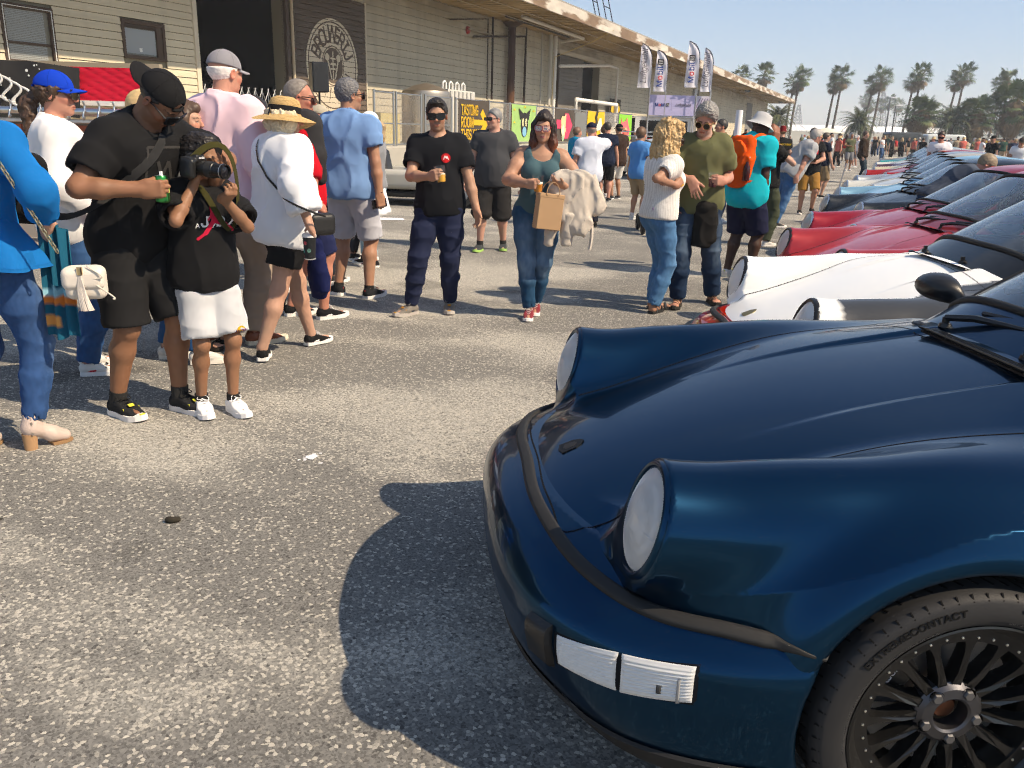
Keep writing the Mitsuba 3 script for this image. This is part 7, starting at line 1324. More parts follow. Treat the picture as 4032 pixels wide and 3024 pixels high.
# pipes and fixtures on the wall
dk, gy, wt = mat('matte', (.045, .032, .025)), mat('matte', (.34, .33, .30)), mat('matte', (.72, .71, .68))
for pts, r, m in (([(36.9, .2, 6.2), (41.07, .2, 6.7), (41.07, .2, 2.9)], .032, dk), ([(41.55, .25, 6.88), (41.55, .25, 2.9)], .055, dk), ([(39.2, .3, 5.70), (45.8, .3, 6.36), (45.72, .3, 2.9)], .05, dk), ([(46.1, .22, 6.85), (46.05, .22, 2.9)], .04, dk), ([(48.52, .2, 6.85), (48.52, .2, 2.9)], .04, gy), ([(49.7, .3, 6.85), (49.7, .3, 2.9)], .11, mat('matte', (.50, .49, .45))), ([(50.5, .3, 6.85), (50.5, .3, 1.8)], .12, wt),
    ([(50.9, .5, 5.2), (61.0, .5, 5.95), (63.1, .5, 5.9), (63.1, .5, 2.2)], .10, mat('matte', (.62, .60, .55))), ([(53.0, .9, 2.7), (53.0, .9, 3.36), (62.0, .9, 3.34), (62.0, .9, 2.6)], .13, wt), ([(33.15, .3, 1.7), (33.15, .3, 3.0), (36.5, .3, 3.1)], .03, dk), ([(41.0, 1.2, 6.80), (50.4, 1.2, 6.75)], .06, mat('matte', (.06, .05, .04))), ([(41.2, 2.0, 6.78), (50.6, 2.0, 6.7), (51.2, .4, 6.6)], .09, mat('matte', (.55, .53, .47)))): part(wh, 'pipe', wr(pts, r, 8), m, smooth=True)
part(wh, 'pipe_column', wr([(43.78, .35, .9), (43.78, .35, 6.85)], .21, 18), pmat('m_rust', lambda p, n, uv: mix((.055, .026, .018), (.15, .065, .025), smoothstep(4.2, 2.4, p.z) * smoothstep(.3, .6, fbm(p.x * 6, p.z * 2, 1., 3))), .6), smooth=True)
part(wh, 'column_flange', mv(lathe([(.2, 6.6), (.62, 6.82), (.62, 6.85)], 20), W(43.78, .35, 0)), mat('matte', (.07, .045, .03)))
al = part(wh, 'alarm_bell', mv(lathe([(0, .14), (.10, .13), (.17, .09), (.18, 0)], 20), W(39.07, .03, 5.98), np.stack([WU, V(0, 0, 1), WN], 1)), mat('gloss', (.30, .02, .02)), label='round red alarm bell on the wall')
part(wh, 'conduit', wr([(49.6, 4.15, 7.0), (49.4, 3.0, 6.4), (49.6, .6, 5.6), (49.7, .5, 3.2)], .022, 6), mat('matte', (.55, .42, .16)), smooth=True)
for s, o, z in ((68.6, 2.4, 6.6), (113, 2.6, 6.6), (150, 2.6, 6.6)): part(wh, 'flood_lamp', wb(s - .35, s + .35, o - .3, o + .3, z, z + .26, .03), mat('plastic', (.02, .02, .02)))
for s0, s1, z in ((38.8, 42.2, 6.0), (54, 66, 6.75), (96, 108, 6.4), (124, 134, 6.5)): part(wh, 'rail_rod', wr([(s0, .25, z), (s1, .25, z)], .035, 6), mat('matte', (.33, .29, .22)), smooth=True)
for o in (1.3, 2.7): part(wh, 'cable', wr([(30, o, 6.80), (155, o, 6.80)], .018, 5), mat('matte', (.45, .40, .30)), smooth=True)
for a, b in (((47.0, 4.0), (47.8, 4.0)), ((49.0, 4.0), (50.2, 4.0))):
    part(rf, 'roof_guard', cat(wr([(a[0], 3.9, 7.4), (a[0] - .4, 3.6, 8.9)], .03, 6), wr([(b[0], 3.9, 7.4), (b[0] - .4, 3.6, 8.9)], .03, 6), wr([(a[0] - .4, 3.6, 8.9), (b[0] - .4, 3.6, 8.9)], .03, 6), wr([(a[0] - .2, 3.75, 8.2), (b[0] - .2, 3.75, 8.2)], .025, 6)), mat('satin', (.05, .05, .07)), smooth=True)
# painted brewery sign on the brown sliding door
sg_o = .1335; SC = (27.68, 3.54); CRM, BRN = mat('matte', (.56, .50, .385)), mat('matte', (.115, .09, .072))
sign = part(wh, 'painted_sign', wpoly(affinity.translate(Point(0, 0).buffer(1.62, 48), *SC), sg_o, .003), CRM, smooth=False, label='round cream brewery sign painted on the brown door')
part(sign, 'ring', wpoly(affinity.translate(Point(0, 0).buffer(1.52, 48).difference(Point(0, 0).buffer(1.47, 48)), *SC), sg_o + .0035, .002), BRN, smooth=False)
for r0, r1, m in ((.62, .0, BRN), (.70, .66, BRN)): part(sign, 'ring', wpoly(affinity.translate(Point(0, 0).buffer(r0, 40).difference(Point(0, 0).buffer(r1, 40)) if r1 else Point(0, 0).buffer(r0, 40), *SC), sg_o + .0035, .002), m, smooth=False)
for i, ch in enumerate('BROUWERIJ'):
    a = math.radians(90 + 66 - i * 16.5); v, f = centred(text(ch, .56, .002, True)); v = v * [.82, 1, 1]; c, s_ = math.cos(a - math.pi / 2), math.sin(a - math.pi / 2); q = v[:, :2] + [0, 1.10]
    pv = np.stack([SC[0] + q[:, 0] * c - q[:, 1] * s_, v[:, 2] + sg_o + .004 + WD, SC[1] + q[:, 0] * s_ + q[:, 1] * c], 1) @ RW.T; part(sign, 'lettering', (pv, f), BRN, smooth=False)
for a in np.radians([197, 212, 227, 242, 257, 283, 298, 313, 328, 343]): part(sign, 'ray', wpoly(affinity.translate(affinity.rotate(Polygon([(.78, -.035), (1.38, 0), (.78, .035)]), a, (0, 0), True), *SC), sg_o + .0035, .002), BRN, smooth=False)
for dx, an in ((-.26, 18), (.26, -18)): part(sign, 'tool', wpoly(affinity.translate(affinity.rotate(shapely.union_all([shapely.box(-.035, -.48, .035, .30), Point(0, .30).buffer(.13)]), an, (0, 0)), SC[0] + dx, SC[1]), sg_o + .006, .002), CRM, smooth=False)
part(sign, 'tool', wpoly(affinity.translate(shapely.union_all([shapely.box(-.03, -.5, .03, .5), shapely.box(-.16, .02, .16, .10), shapely.box(-.16, .22, .16, .28), shapely.box(-.16, -.14, .16, -.08)]), *SC), sg_o + .006, .002), CRM, smooth=False)
# scissor gate across the open door
sgm = mat('satin', (.42, .43, .44)); sgk = thing('scissor_gate', 'grey folding scissor gate across the open warehouse door', 'gate'); n = 13
for i in range(n):
    s = 21.05 + 4.0 * i / (n - 1)
    part(sgk, 'post', wr([(s, -.25, .9), (s, -.25, 2.45)], .016, 5), sgm, smooth=True)
    for q in range(3):
        z0 = .95 + .5 * q; s1 = s + 4.0 / (n - 1)
        if i < n - 1: part(sgk, 'lattice_bar', wr([(s, -.22, z0), (s1, -.22, z0 + .62)], .018, 5), sgm, smooth=True); part(sgk, 'lattice_bar', wr([(s1, -.28, z0), (s, -.28, z0 + .62)], .018, 5), sgm, smooth=True)
# loading dock with chain link fence and banners
single('loading_dock', wb(12, 64, .06, 5.7, 0, .86), mat('matte', (.40, .38, .33)), 'low concrete loading dock along the warehouse under the fence', 'dock')
FO = 5.0; fz0, fz1 = .92, 2.46; GAL = mat('satin', (.42, .43, .43)); fk = thing('chain_link_fence', 'galvanised chain link fence with gates on the loading dock', 'fence')
for s in (22.7, 23.83, 23.99, 25.59, 25.87, 27.79, 28.1, 30.95, 33.0, 35.9, 38.0, 40.9, 42.9, 45.9, 48.6, 51.45): part(fk, 'post', wr([(s, FO, .86), (s, FO, fz1 + .06)], .035, 8), GAL, smooth=True)
for a, b in ((22.7, 23.83), (23.99, 25.59), (25.87, 27.79), (28.1, 51.45)):
    for z in (fz1, fz0): part(fk, 'rail', wr([(a, FO, z), (b, FO, z)], .026, 8), GAL, smooth=True)
    if b < 28: part(fk, 'rail', wr([(a, FO, 1.55), (b, FO, 1.55)], .022, 6), GAL, smooth=True)
def chainlink(s0, s1, z0, z1, st=.085, r=.0032):
    out = []; h = z1 - z0
    for d in (1, -1):
        for c in np.arange(s0 - h, s1 + h, st):
            a, b = (c, z0), (c + d * h, z1); L = LineString([a, b]).intersection(shapely.box(s0, z0, s1, z1))
            if L.length > .05: q = np.array(L.coords); out.append(tube([W(q[0][0], FO + .006 * d, q[0][1]), W(q[1][0], FO + .006 * d, q[1][1])], r, 3, caps=False))
    return cat(*out)
for a, b in ((22.7, 23.83), (23.99, 25.59), (25.87, 27.79)): part(fk, 'mesh_panel', chainlink(a, b, fz0, fz1), GAL, smooth=False, kind='stuff')
part(fk, 'mesh_panel', chainlink(28.1, 51.45, fz0, fz1, .12, .0045), GAL, smooth=False, kind='stuff')
def banner(s0, s1, z0, z1, col, label, cat_='banner', o=FO + .06):
    k = thing('banner', label, cat_); n = 14; P = np.array([[W(s0 + (s1 - s0) * i / n, o + .018 * math.sin(i * 1.1 + s0) * math.sin(math.pi * j / 6), z0 + (z1 - z0) * j / 6 - .02 * math.sin(math.pi * i / n) * (j == 6)) for j in range(7)] for i in range(n + 1)])
    part(k, 'cloth', grid(P), mat('cloth', col), smooth=True); return k
def on_banner(k, poly, col, o=FO + .085, nm='print', lift=0.): return part(k, nm, wpoly(poly, o + lift, .003), mat('matte', col), smooth=False)
def words(k, s, s0, z0, h, w, col, o=FO + .086): v, f = text(s, h, .003, True); v = v * [w / v[:, 0].max(), 1, 1]; part(k, 'lettering', (np.stack([v[:, 0] + s0, v[:, 2] + o + WD, v[:, 1] + z0], 1) @ RW.T, f), mat('matte', col), smooth=False)
YE, DKB = (.66, .40, .02), (.075, .062, .052)
k = banner(28.2, 30.85, .98, 2.48, DKB, 'dark banner with yellow words and an arrow on the fence')
for i, (t, w) in enumerate((('TASTING', 1.45), ('ROOM', 1.05), ('THIS WAY', 1.85))): words(k, t, 28.36, 1.93 - .43 * i, .36, w, YE)
on_banner(k, shapely.union_all([shapely.box(29.45, 1.58, 30.35, 1.78), Polygon([(30.00, 1.98), (30.22, 2.18), (30.75, 1.68), (30.22, 1.18), (30.02, 1.38), (30.35, 1.68)])]), YE, lift=-.003)
k = banner(33.05, 35.75, .98, 2.47, (.30, .48, .16), 'green banner with a black cat head on the fence')
on_banner(k, shapely.union_all([affinity.scale(Point(34.4, 1.66).buffer(.5), .78, 1.0), Polygon([(33.95, 1.85), (33.75, 2.32), (34.28, 2.10)]), Polygon([(34.85, 1.85), (35.05, 2.32), (34.52, 2.10)])]), (.03, .03, .032))
for dx in (-.17, .17): on_banner(k, affinity.scale(Point(34.4 + dx, 1.76).buffer(.14), .7, 1.2), (.66, .62, .35), lift=.004); on_banner(k, affinity.scale(Point(34.4 + dx, 1.74).buffer(.05), .5, 1.6), (.02, .02, .02), lift=.008)
on_banner(k, affinity.scale(Point(34.4, 1.38).buffer(.2), 1.1, 1.0), (.20, .42, .60), lift=.004)
for s, z in ((33.3, 2.2), (33.3, 1.7), (33.35, 1.2), (35.4, 2.2), (35.5, 1.7), (35.4, 1.2), (34.4, 2.33)): on_banner(k, Polygon([(s - .14, z), (s, z + .10), (s + .14, z), (s, z + .03)]), (.66, .50, .03), lift=.002)
k = banner(38.1, 40.85, .97, 2.44, DKB, 'dark banner with a pink arrow and a pale figure on the fence')
on_banner(k, shapely.union_all([shapely.box(38.3, 1.55, 39.3, 1.95), Polygon([(39.4, 2.25), (39.95, 2.25), (40.55, 1.72), (39.95, 1.1), (39.4, 1.1)])]), (.62, .06, .13))
on_banner(k, blob(26, .62, 4, .28).buffer(0) and affinity.translate(affinity.scale(blob(26, .62, 4, .3), .55, 1.0), 39.3, 1.66), (.60, .52, .28), lift=.004); on_banner(k, affinity.translate(affinity.scale(blob(18, .3, 8, .3), .6, 1.), 39.2, 1.45), (.66, .64, .52), lift=.008); on_banner(k, Point(39.25, 1.12).buffer(.13), (.30, .46, .30), lift=.008)
k = banner(42.95, 45.82, 1.15, 2.48, (.68, .42, .02), 'yellow banner with a white arrow and a dark squiggle on the fence')
on_banner(k, shapely.union_all([Polygon([(43.2, 1.5), (43.8, 1.5), (44.3, 1.6), (44.9, 2.15), (45.2, 2.15), (45.7, 1.2), (45.3, 1.2), (45.1, 1.55), (43.2, 1.35)])]), (.70, .66, .55)); on_banner(k, LineString([(44.5, 2.45), (44.3, 2.2), (44.45, 1.95), (44.2, 1.7), (44.35, 1.45), (44.1, 1.25)]).buffer(.13), (.035, .035, .03), lift=.004)
k = banner(48.68, 51.36, .95, 2.46, (.22, .52, .05), 'green banner with a pink shape on the fence'); on_banner(k, Polygon([(49.0, 1.9), (49.1, 2.25), (49.3, 2.0), (50.0, 2.1), (50.3, 2.3), (50.5, 2.0), (50.95, 1.6), (50.7, 1.15), (50.5, 1.3), (50.3, 1.05), (49.3, 1.05), (49.1, 1.5)]), (.66, .14, .16))
k = banner(62.1, 64.9, 2.1, 3.8, (.05, .045, .04), 'dark yellow lettered board on the wall beside the pipe', 'board', o=.35); on_banner(k, Polygon([(62.3, 2.9), (63.6, 2.6), (64.7, 3.0), (64.3, 3.5), (62.5, 3.5)]), (.55, .36, .03), o=.40)
k = single('banner', wb(41.0, 42.7, FO + .04, FO + .06, 1.0, 2.35), mat('cloth', (.17, .18, .18)), 'plain grey privacy screen on the fence between arrow and yellow banner', 'screen')
# brewing tank and white cylinders behind the fence
single('brewing_tank', mv(lathe([(0, 3.05), (.1, 3.03), (.5, 2.93), (.88, 2.75), (.92, 2.62), (.92, .9)], 32), W(29.2, 3.2, 0)), mat('satin', (.52, .46, .38)), 'domed steel brewing tank behind the fence', 'tank')
ck = thing('chiller', 'pale ribbed cooling unit with four hooped caps behind the brewing tank', 'machine'); part(ck, 'cabinet', wb(30.6, 33.0, 2.6, 3.4, .86, 2.9), mat('matte', (.58, .57, .53)))
for i in range(6): part(ck, 'rib', wb(30.75 + .36 * i, 30.95 + .36 * i, 3.4, 3.46, .9, 2.85), mat('matte', (.50, .49, .46)))
for i in range(4): part(ck, 'hoop', wr([(30.9 + .55 * i, 3, 2.9), (30.92 + .55 * i, 3, 3.15), (31.05 + .55 * i, 3, 3.22), (31.18 + .55 * i, 3, 3.15), (31.2 + .55 * i, 3, 2.9)], .045, 6), mat('plastic', (.68, .68, .66)), smooth=True)
single('dock_cabinet', wb(26.3, 27.6, 2.0, 3.0, .86, 1.9), mat('matte', (.50, .42, .20)), 'tan equipment cabinet behind the middle fence gate', 'cabinet')
# ------------------------------------------------------------------ beer bar with brick front at the far left
bk = thing('beer_bar', 'brick fronted beer bar with a rail of silver taps and a starry banner', 'bar'); RB = rz(-.06)
def bb(x0, x1, y0, y1, z0, z1, bev=0): return box(x1 - x0, y1 - y0, z1 - z0, ((x0 + x1) / 2, (y0 + y1) / 2, (z0 + z1) / 2), bev=bev)
part(bk, 'core', bb(-8.2, -4.6, 10.83, 12.0, 0, 1.42), mat('matte', (.30, .27, .24))); bcol = [(.36, .10, .055), (.42, .135, .075), (.30, .085, .05)]
for r in range(18):
    for c in range(17):
        x = -8.2 + .215 * c + (.107 if r % 2 else 0); z = .03 + .0765 * r
        if x + .2 < -4.55 and r > 5 and c > 5: part(bk, 'brick', bb(x, x + .203, 10.79 + rng.uniform(-.004, .004), 10.86, z, z + .066, .004), mat('matte', bcol[int(rng.integers(3))]), smooth=False)
part(bk, 'counter', bb(-8.3, -4.5, 10.72, 12.0, 1.42, 1.47, .01), mat('satin', (.62, .61, .58))); part(bk, 'tap_rail', rod((-8.2, 10.72, 1.56), (-4.55, 10.72, 1.56), .045, 14), mat('chrome', (.75, .74, .70)), smooth=True)
for i in range(20): part(bk, 'tap', tube(smooth_path([(-8.0 + .18 * i, 10.66, 1.50), (-8.0 + .18 * i, 10.62, 1.47), (-8.0 + .18 * i, 10.64, 1.54), (-8.0 + .18 * i, 10.68, 1.60), (-8.0 + .18 * i, 10.66, 1.68)], 10), .014, 6), mat('chrome', (.8, .79, .76)), smooth=True)
part(bk, 'back_panel', bb(-8.3, -4.55, 11.2, 11.3, 1.47, 2.16), mat('matte', (.33, .28, .2)))
qn = np.meshgrid(np.linspace(-6.0, -4.7, 66), np.linspace(1.70, 2.10, 33), indexing='ij'); qa = (qn[0] + qn[1] * 1.9) / .19; qb = (qn[0] - qn[1] * 1.9) / .19; puff = .014 * np.abs(np.sin(np.pi * qa) * np.sin(np.pi * qb)) ** .45
part(bk, 'quilted_panel', grid(np.stack([qn[0], 11.17 - puff, qn[1]], -1)), mat('cloth', (.52, .012, .035)), smooth=True, label='red diamond quilted panel'); part(bk, 'panel_frame', bb(-6.05, -4.65, 11.14, 11.19, 1.64, 1.70), mat('matte', (.6, .58, .55)))
k = thing('banner', 'black starry banner with white drawings hung over the beer bar', 'banner'); P = np.array([[(-7.6 + 2.1 * i / 20, 11.05 - .03 * math.sin(i * .9) * j / 8 - .1 * (i / 20) ** 4 * (1 - j / 8), 1.55 + .60 * j / 8 + (.0 if i < 14 else -.012 * (i - 14))) for j in range(9)] for i in range(21)]); part(k, 'cloth', grid(P), mat('cloth', (.035, .034, .034)), smooth=True)
for i in range(60): x, z = -7.5 + 1.85 * rng.random(), 1.60 + .50 * rng.random(); part(k, 'star', mv(extrude(Point(0, 0).buffer(rng.choice([.008, .012, .018]), 3), .002), (x, 10.985, z), rx(math.pi / 2)), mat('matte', (.68, .68, .66)), smooth=False)
for i in range(4): part(k, 'white_swirl', tube(smooth_path([(-6.55 + .11 * i, 10.99, 2.02 - .06 * i), (-6.45 + .11 * i, 10.985, 1.90 - .06 * i), (-6.56 + .11 * i, 10.985, 1.80 - .06 * i), (-6.42 + .11 * i, 10.985, 1.70 - .05 * i)], 24), .016, 6), mat('matte', (.66, .65, .62)), smooth=True)
ch = thing('chalkboard', 'small chalkboard with coloured chalk words in a wooden frame at the foot of the bar', 'sign'); part(ch, 'board', box(.60, .02, .62, (-5.42, 10.36, .36), rx(-.12)), mat('matte', (.018, .018, .018)))
for a in ((.66, .04, (-5.42, 10.33, .05)), (.66, .04, (-5.42, 10.40, .68))): part(ch, 'frame', box(a[0], .035, a[1], a[2], rx(-.12)), mat('wood', (.36, .17, .06)))
for a in (-5.74, -5.10): part(ch, 'frame', box(.04, .035, .62, (a, 10.36, .36), rx(-.12)), mat('wood', (.36, .17, .06)))
for i, (t, c) in enumerate((('LATE', (.7, .7, .68)), ('BACKBRED', (.5, .5, .5)), ('THINGS!!', (.7, .7, .72)), ('BUILD SET', (.6, .6, .6)), ('MAN WANT', (.62, .25, .06)))): part(ch, 'lettering', mv(text(t, .060, .002, True), (-5.68, 10.344 + (.6 - .1 * i) * .0 - .012 + .012 * (4 - i) * .9, .54 - .098 * i), rx(math.pi / 2 - .12)), mat('matte', c), smooth=False)
# loudspeaker on its pole
sp = thing('loudspeaker', 'black loudspeaker on a pole in front of the round brewery sign', 'loudspeaker'); part(sp, 'cabinet', box(.30, .28, .52, (-3.68, 16.2, 2.30), rz(.5), .02), mat('plastic', (.014, .014, .014))); part(sp, 'pole', rod((-3.68, 16.2, 0), (-3.68, 16.2, 2.06), .02, 8), mat('satin', (.05, .05, .05)), smooth=True)
for a in range(3): part(sp, 'leg', rod((-3.68, 16.2, .7), (-3.68 + .5 * math.cos(a * 2.1), 16.2 + .5 * math.sin(a * 2.1), .01), .012, 6), mat('satin', (.05, .05, .05)), smooth=True)
# ------------------------------------------------------------------ sponsor booth with flags
bo = thing('event_booth', 'white event booth with a lavender sponsor panel on top', 'booth'); BY = 58.0; fr = mat('satin', (.55, .55, .56))
part(bo, 'header_panel', bb(8.52, 11.48, BY, BY + .06, 2.58, 3.86), mat('cloth', (.46, .44, .70)))
for x in (8.5, 11.5, 12.5): part(bo, 'truss', rod((x, BY + .1, 0), (x, BY + .1, 4.3), .06, 8), fr, smooth=True)
part(bo, 'truss', rod((8.5, BY + .1, 2.5), (11.5, BY + .1, 2.5), .06, 8), fr, smooth=True); part(bo, 'side_panel', bb(11.56, 12.46, BY, BY + .05, 2.7, 3.85), mat('cloth', (.58, .56, .66)))
for i in range(5): part(bo, 'side_print', mv(box(.05, .01, .9, (0, 0, 0)), (11.68 + .17 * i, BY - .02, 3.28), ry(.35)), mat('cloth', (.25, .18, .32)))
for a in ((7.7, 8.0, .0, 2.4), (11.2, 11.5, 0, 2.4)): part(bo, 'frame', bb(a[0], a[1], BY + .2, BY + .3, a[2], a[3]), mat('matte', (.66, .66, .65)))
part(bo, 'frame', bb(7.7, 11.5, BY + .2, BY + .3, 2.25, 2.45), mat('matte', (.66, .66, .65))); part(bo, 'inside', bb(7.7, 11.5, BY + 1.8, BY + 1.9, 0, 2.4), mat('matte', (.02, .02, .022))); part(bo, 'roof', bb(7.6, 11.6, BY + .2, BY + 3, 2.45, 2.5), mat('matte', (.5, .5, .5))); part(bo, 'counter', bb(8.2, 11.0, BY + .8, BY + 1.2, 0, 1.1), mat('matte', (.55, .02, .03)))
for x in (8.0, 9.9): part(bo, 'canister', mv(lathe([(.18, 0), (.18, .55), (.14, .6), (0, .6)], 12), (x, BY + .9, 1.1)), mat('matte', (.68, .67, .66)))
def logo(k, x, z, h, ang=0, o=BY):
    """red, white and blue oil brand word with its number"""
    Rl = np.array([[math.cos(ang), 0, math.sin(ang)], [0, 1, 0], [-math.sin(ang), 0, math.cos(ang)]]); at_ = 0.
    for ch_, c in (('M', (.02, .05, .25)), ('o', (.6, .02, .03)), ('bil', (.02, .05, .25))):
        v, f = text(ch_, h, .01, True); w = v[:, 0].max(); v = v + [at_, 0, 0]; at_ += w + h * .10; pv = np.stack([v[:, 0], -v[:, 2], v[:, 1]], 1) @ Rl.T + [x, o - .02, z]; part(k, 'lettering', (pv, f), mat('matte', c), smooth=False)
    v, f = extrude(shapely.box(at_ + h * .15, -h * .05, at_ + h * 1.15, h * 1.05), .01); part(k, 'lettering', (np.stack([v[:, 0], -v[:, 2], v[:, 1]], 1) @ Rl.T + [x, o - .02, z], f), mat('matte', (.015, .015, .02)), smooth=False)
    for q in (.35, .75): v, f = extrude(shapely.box(at_ + h * (q), h * .12, at_ + h * (q + .14), h * .88), .01); part(k, 'lettering', (np.stack([v[:, 0], -v[:, 2], v[:, 1]], 1) @ Rl.T + [x, o - .034, z], f), mat('matte', (.6, .6, .62)), smooth=False)
def script(k, x, z, h, ang=0, o=BY, word='Luftgekuhlt'):
    Rl = np.array([[math.cos(ang), 0, math.sin(ang)], [0, 1, 0], [-math.sin(ang), 0, math.cos(ang)]]); v, f = text(word, h, .01); v = v + np.stack([v[:, 1] * .35, 0 * v[:, 0], 0 * v[:, 0]], 1); v[:, 0] *= .72
    part(k, 'lettering', (np.stack([v[:, 0], -v[:, 2], v[:, 1]], 1) @ Rl.T + [x, o - .02, z], f), mat('matte', (.06, .055, .08)), smooth=False)
logo(bo, 8.88, 3.16, .19); script(bo, 10.25, 3.17, .19); part(bo, 'divider', bb(9.98, 10.0, BY - .01, BY - .002, 2.9, 3.55), mat('matte', (.3, .28, .45)))
for x0, w, zb, zt, kind, lab in ((7.62, .84, 4.25, 6.95, 's', 'feather flag with handwritten word, first from the left'), (8.66, .84, 4.05, 6.58, 'm', 'feather flag with oil brand lettering, second from the left'), (10.66, .86, 4.35, 7.15, 'm', 'feather flag with oil brand lettering, third from the left'), (11.72, .70, 4.1, 6.76, 's', 'feather flag with handwritten word, rightmost of four')):
    k = thing('feather_flag', 'white ' + lab, 'flag', None); z = np.linspace(0, 1, 15); H_ = zt - zb; lx = x0 + .12 * z - .0; rx_ = x0 + w * np.where(z < .62, 1, np.sqrt(np.clip(1 - ((z - .62) / .38) ** 2, 0, 1)) * .86 + .14) ; rx_ = np.maximum(rx_, lx + .02)
    P = np.array([[(lx[i] + (rx_[i] - lx[i]) * j / 6, BY - .3 + .05 * math.sin(j * 1.3 + i * .5) + .03 * math.sin(i), zb + H_ * z[i] + .10 * (1 - j / 6) * 0) for j in range(7)] for i in range(15)]); part(k, 'cloth', grid(P), mat('cloth', (.66, .66, .74)), smooth=True)
    part(k, 'edge', tube([(rx_[i] + .01, BY - .3, zb + H_ * z[i]) for i in range(15)], .028, 5), mat('cloth', (.02, .02, .03)), smooth=True); part(k, 'pole', rod((x0 + w, BY - .3, 0 if kind == 'x' else 2.4), (x0 + w, BY - .3, zb + H_ * .6), .03, 6), fr, smooth=True)
    (logo if kind == 'm' else script)(k, x0 + w * .62, zb + .25, .34 if kind == 'm' else .40, -math.pi / 2, BY - .42)
# ------------------------------------------------------------------ white roadster behind the man with the beer
def roadster():
    k = thing('roadster', 'white open roadster with orange side marker parked behind the man with the beer', 'car'); white = paint('paint_roadster', (.72, .71, .66)); c = V(-2.15, 17.3, 0); a = .16; R = np.stack([V(math.cos(a), -math.sin(a), 0), V(math.sin(a), math.cos(a), 0), V(0, 0, 1)], 1)   # x = forward (right in the picture)
    P = [bx((0, 0, .50), (1.95, .80, .19), rad=.12, k=.05), bx((1.25, 0, .62), (.55, .52, .08), rad=.06, k=.10), bx((-1.3, 0, .66), (.55, .74, .12), rad=.08, k=.10)]
    for q in (1, -1): P += [cap((1.75, q * .62, .62), (.55, q * .62, .69), .12, .13, .08), cap((-.9, q * .66, .62), (-1.8, q * .60, .66), .14, .12, .08)]
    P += [bx((-.25, 0, .80), (.62, .62, .22), rad=.08, k=.04, op=1)] + [cap((x, q * .5, .30), (x, q * 1.0, .30), .34, k=.02, op=1, flat=True) for x in (1.18, -1.27) for q in (1, -1)] + [half((0, 0, .17), (0, 0, -1))]
    pl = lambda m: mv(m, c, R); part(k, 'body', pl(solid(P, .024, 2)), white, smooth=True); blk = mat('matte', (.02, .02, .02))
    part(k, 'sill', pl(box(3.4, 1.5, .10, (0, 0, .22), bev=.02)), blk); part(k, 'bumper', pl(box(.12, 1.55, .13, (1.93, 0, .42), bev=.03)), mat('satin', (.35, .35, .35)))
    for x in (1.18, -1.27):
        for q in (1, -1):
            w = part(k, 'wheel', pl(mv(lathe([(.19, -.08), (.29, -.085), (.30, -.05), (.30, .05), (.29, .085), (.19, .08)], 24), (x, q * .70, .30), rx(-q * math.pi / 2))), mat('rubber', (.025, .025, .025))); part(w, 'rim', pl(mv(cat(lathe([(.19, .08), (.18, .05), (.05, .055), (0, .06)], 20), *[mv(box(.15, .04, .02, (.11, 0, .06)), R=rz(i * 1.2566)) for i in range(5)]), (x, q * .70, .30), rx(-q * math.pi / 2))), mat('satin', (.42, .42, .42)))
    fr_ = [pl(tube([(.62, q * .60, .74), (.22, q * .52, 1.14)], .022, 8)) for q in (1, -1)] + [pl(tube([(.22, -.52, 1.14), (.20, 0, 1.16), (.22, .52, 1.14)], .022, 8)), pl(tube([(.62, -.6, .74), (.70, 0, .76), (.62, .6, .74)], .022, 8))]
    part(k, 'windscreen', pl(grid(np.array([[(.62 + .05 * (1 - t * t) - .40 * u, .58 * t * (1 - .1 * u), .75 + .39 * u) for t in np.linspace(-1, 1, 9)] for u in np.linspace(0, 1, 3)]))), 'tinted_pane', smooth=True); part(k, 'windscreen_frame', cat(*fr_), mat('chrome', (.75, .75, .75)), smooth=True)
    part(k, 'interior', pl(cat(box(1.25, 1.2, .04, (-.25, 0, .42)), box(.2, 1.2, .2, (.42, 0, .72), bev=.05), *[box(.14, .44, .52, (-.62, q * .30, .78), ry(-.2), .06) for q in (1, -1)])), mat('leather', (.02, .02, .022)))
    for q in (1, -1): part(k, 'side_marker', pl(mv(lathe([(.045, 0), (.04, .012), (0, .016)], 14), (1.60, q * .765, .56), rx(-q * math.pi / 2))), mat('gloss', (.72, .22, .01)), label='round amber side marker'); part(k, 'indicator', pl(box(.08, .22, .07, (1.86, q * .55, .58), bev=.02)), mat('gloss', (.72, .20, .01)))
    part(k, 'roll_bar', pl(tube([(-.85, -.62, .8), (-.85, -.55, 1.05), (-.85, .55, 1.05), (-.85, .62, .8)], .045, 8)), blk, smooth=True)
roadster()
# white coupe seen from behind with its engine lid open, roof rack and black case
k = car_copy('white coupe seen from behind with open engine lid and a roof rack near the booth', (4.35, 30.6, -1.25, 1.0), pw)
rk = thing('roof_rack', 'white tubular basket on the roof of the coupe with open engine lid', 'rack')
for z in (1.36, 1.50): part(rk, 'rail', tube([(3.45, 30.6, z), (4.75, 30.3, z), (5.05, 31.6, z), (3.75, 31.9, z)], .03, 6, True), mat('plastic', (.7, .7, .7)), smooth=True)
for q in ((3.45, 30.6), (4.75, 30.3), (5.05, 31.6), (3.75, 31.9), (4.1, 30.45)): part(rk, 'post', rod((q[0], q[1], 1.26), (q[0], q[1], 1.5), .02, 6), mat('plastic', (.7, .7, .7)), smooth=True)
ec = thing('rolling_case', 'black rolling equipment case leaning behind the white coupe', 'case'); part(ec, 'case', box(.75, .45, 1.15, (4.75, 27.9, .68), ry(.18), .05), mat('plastic', (.015, .015, .015)))
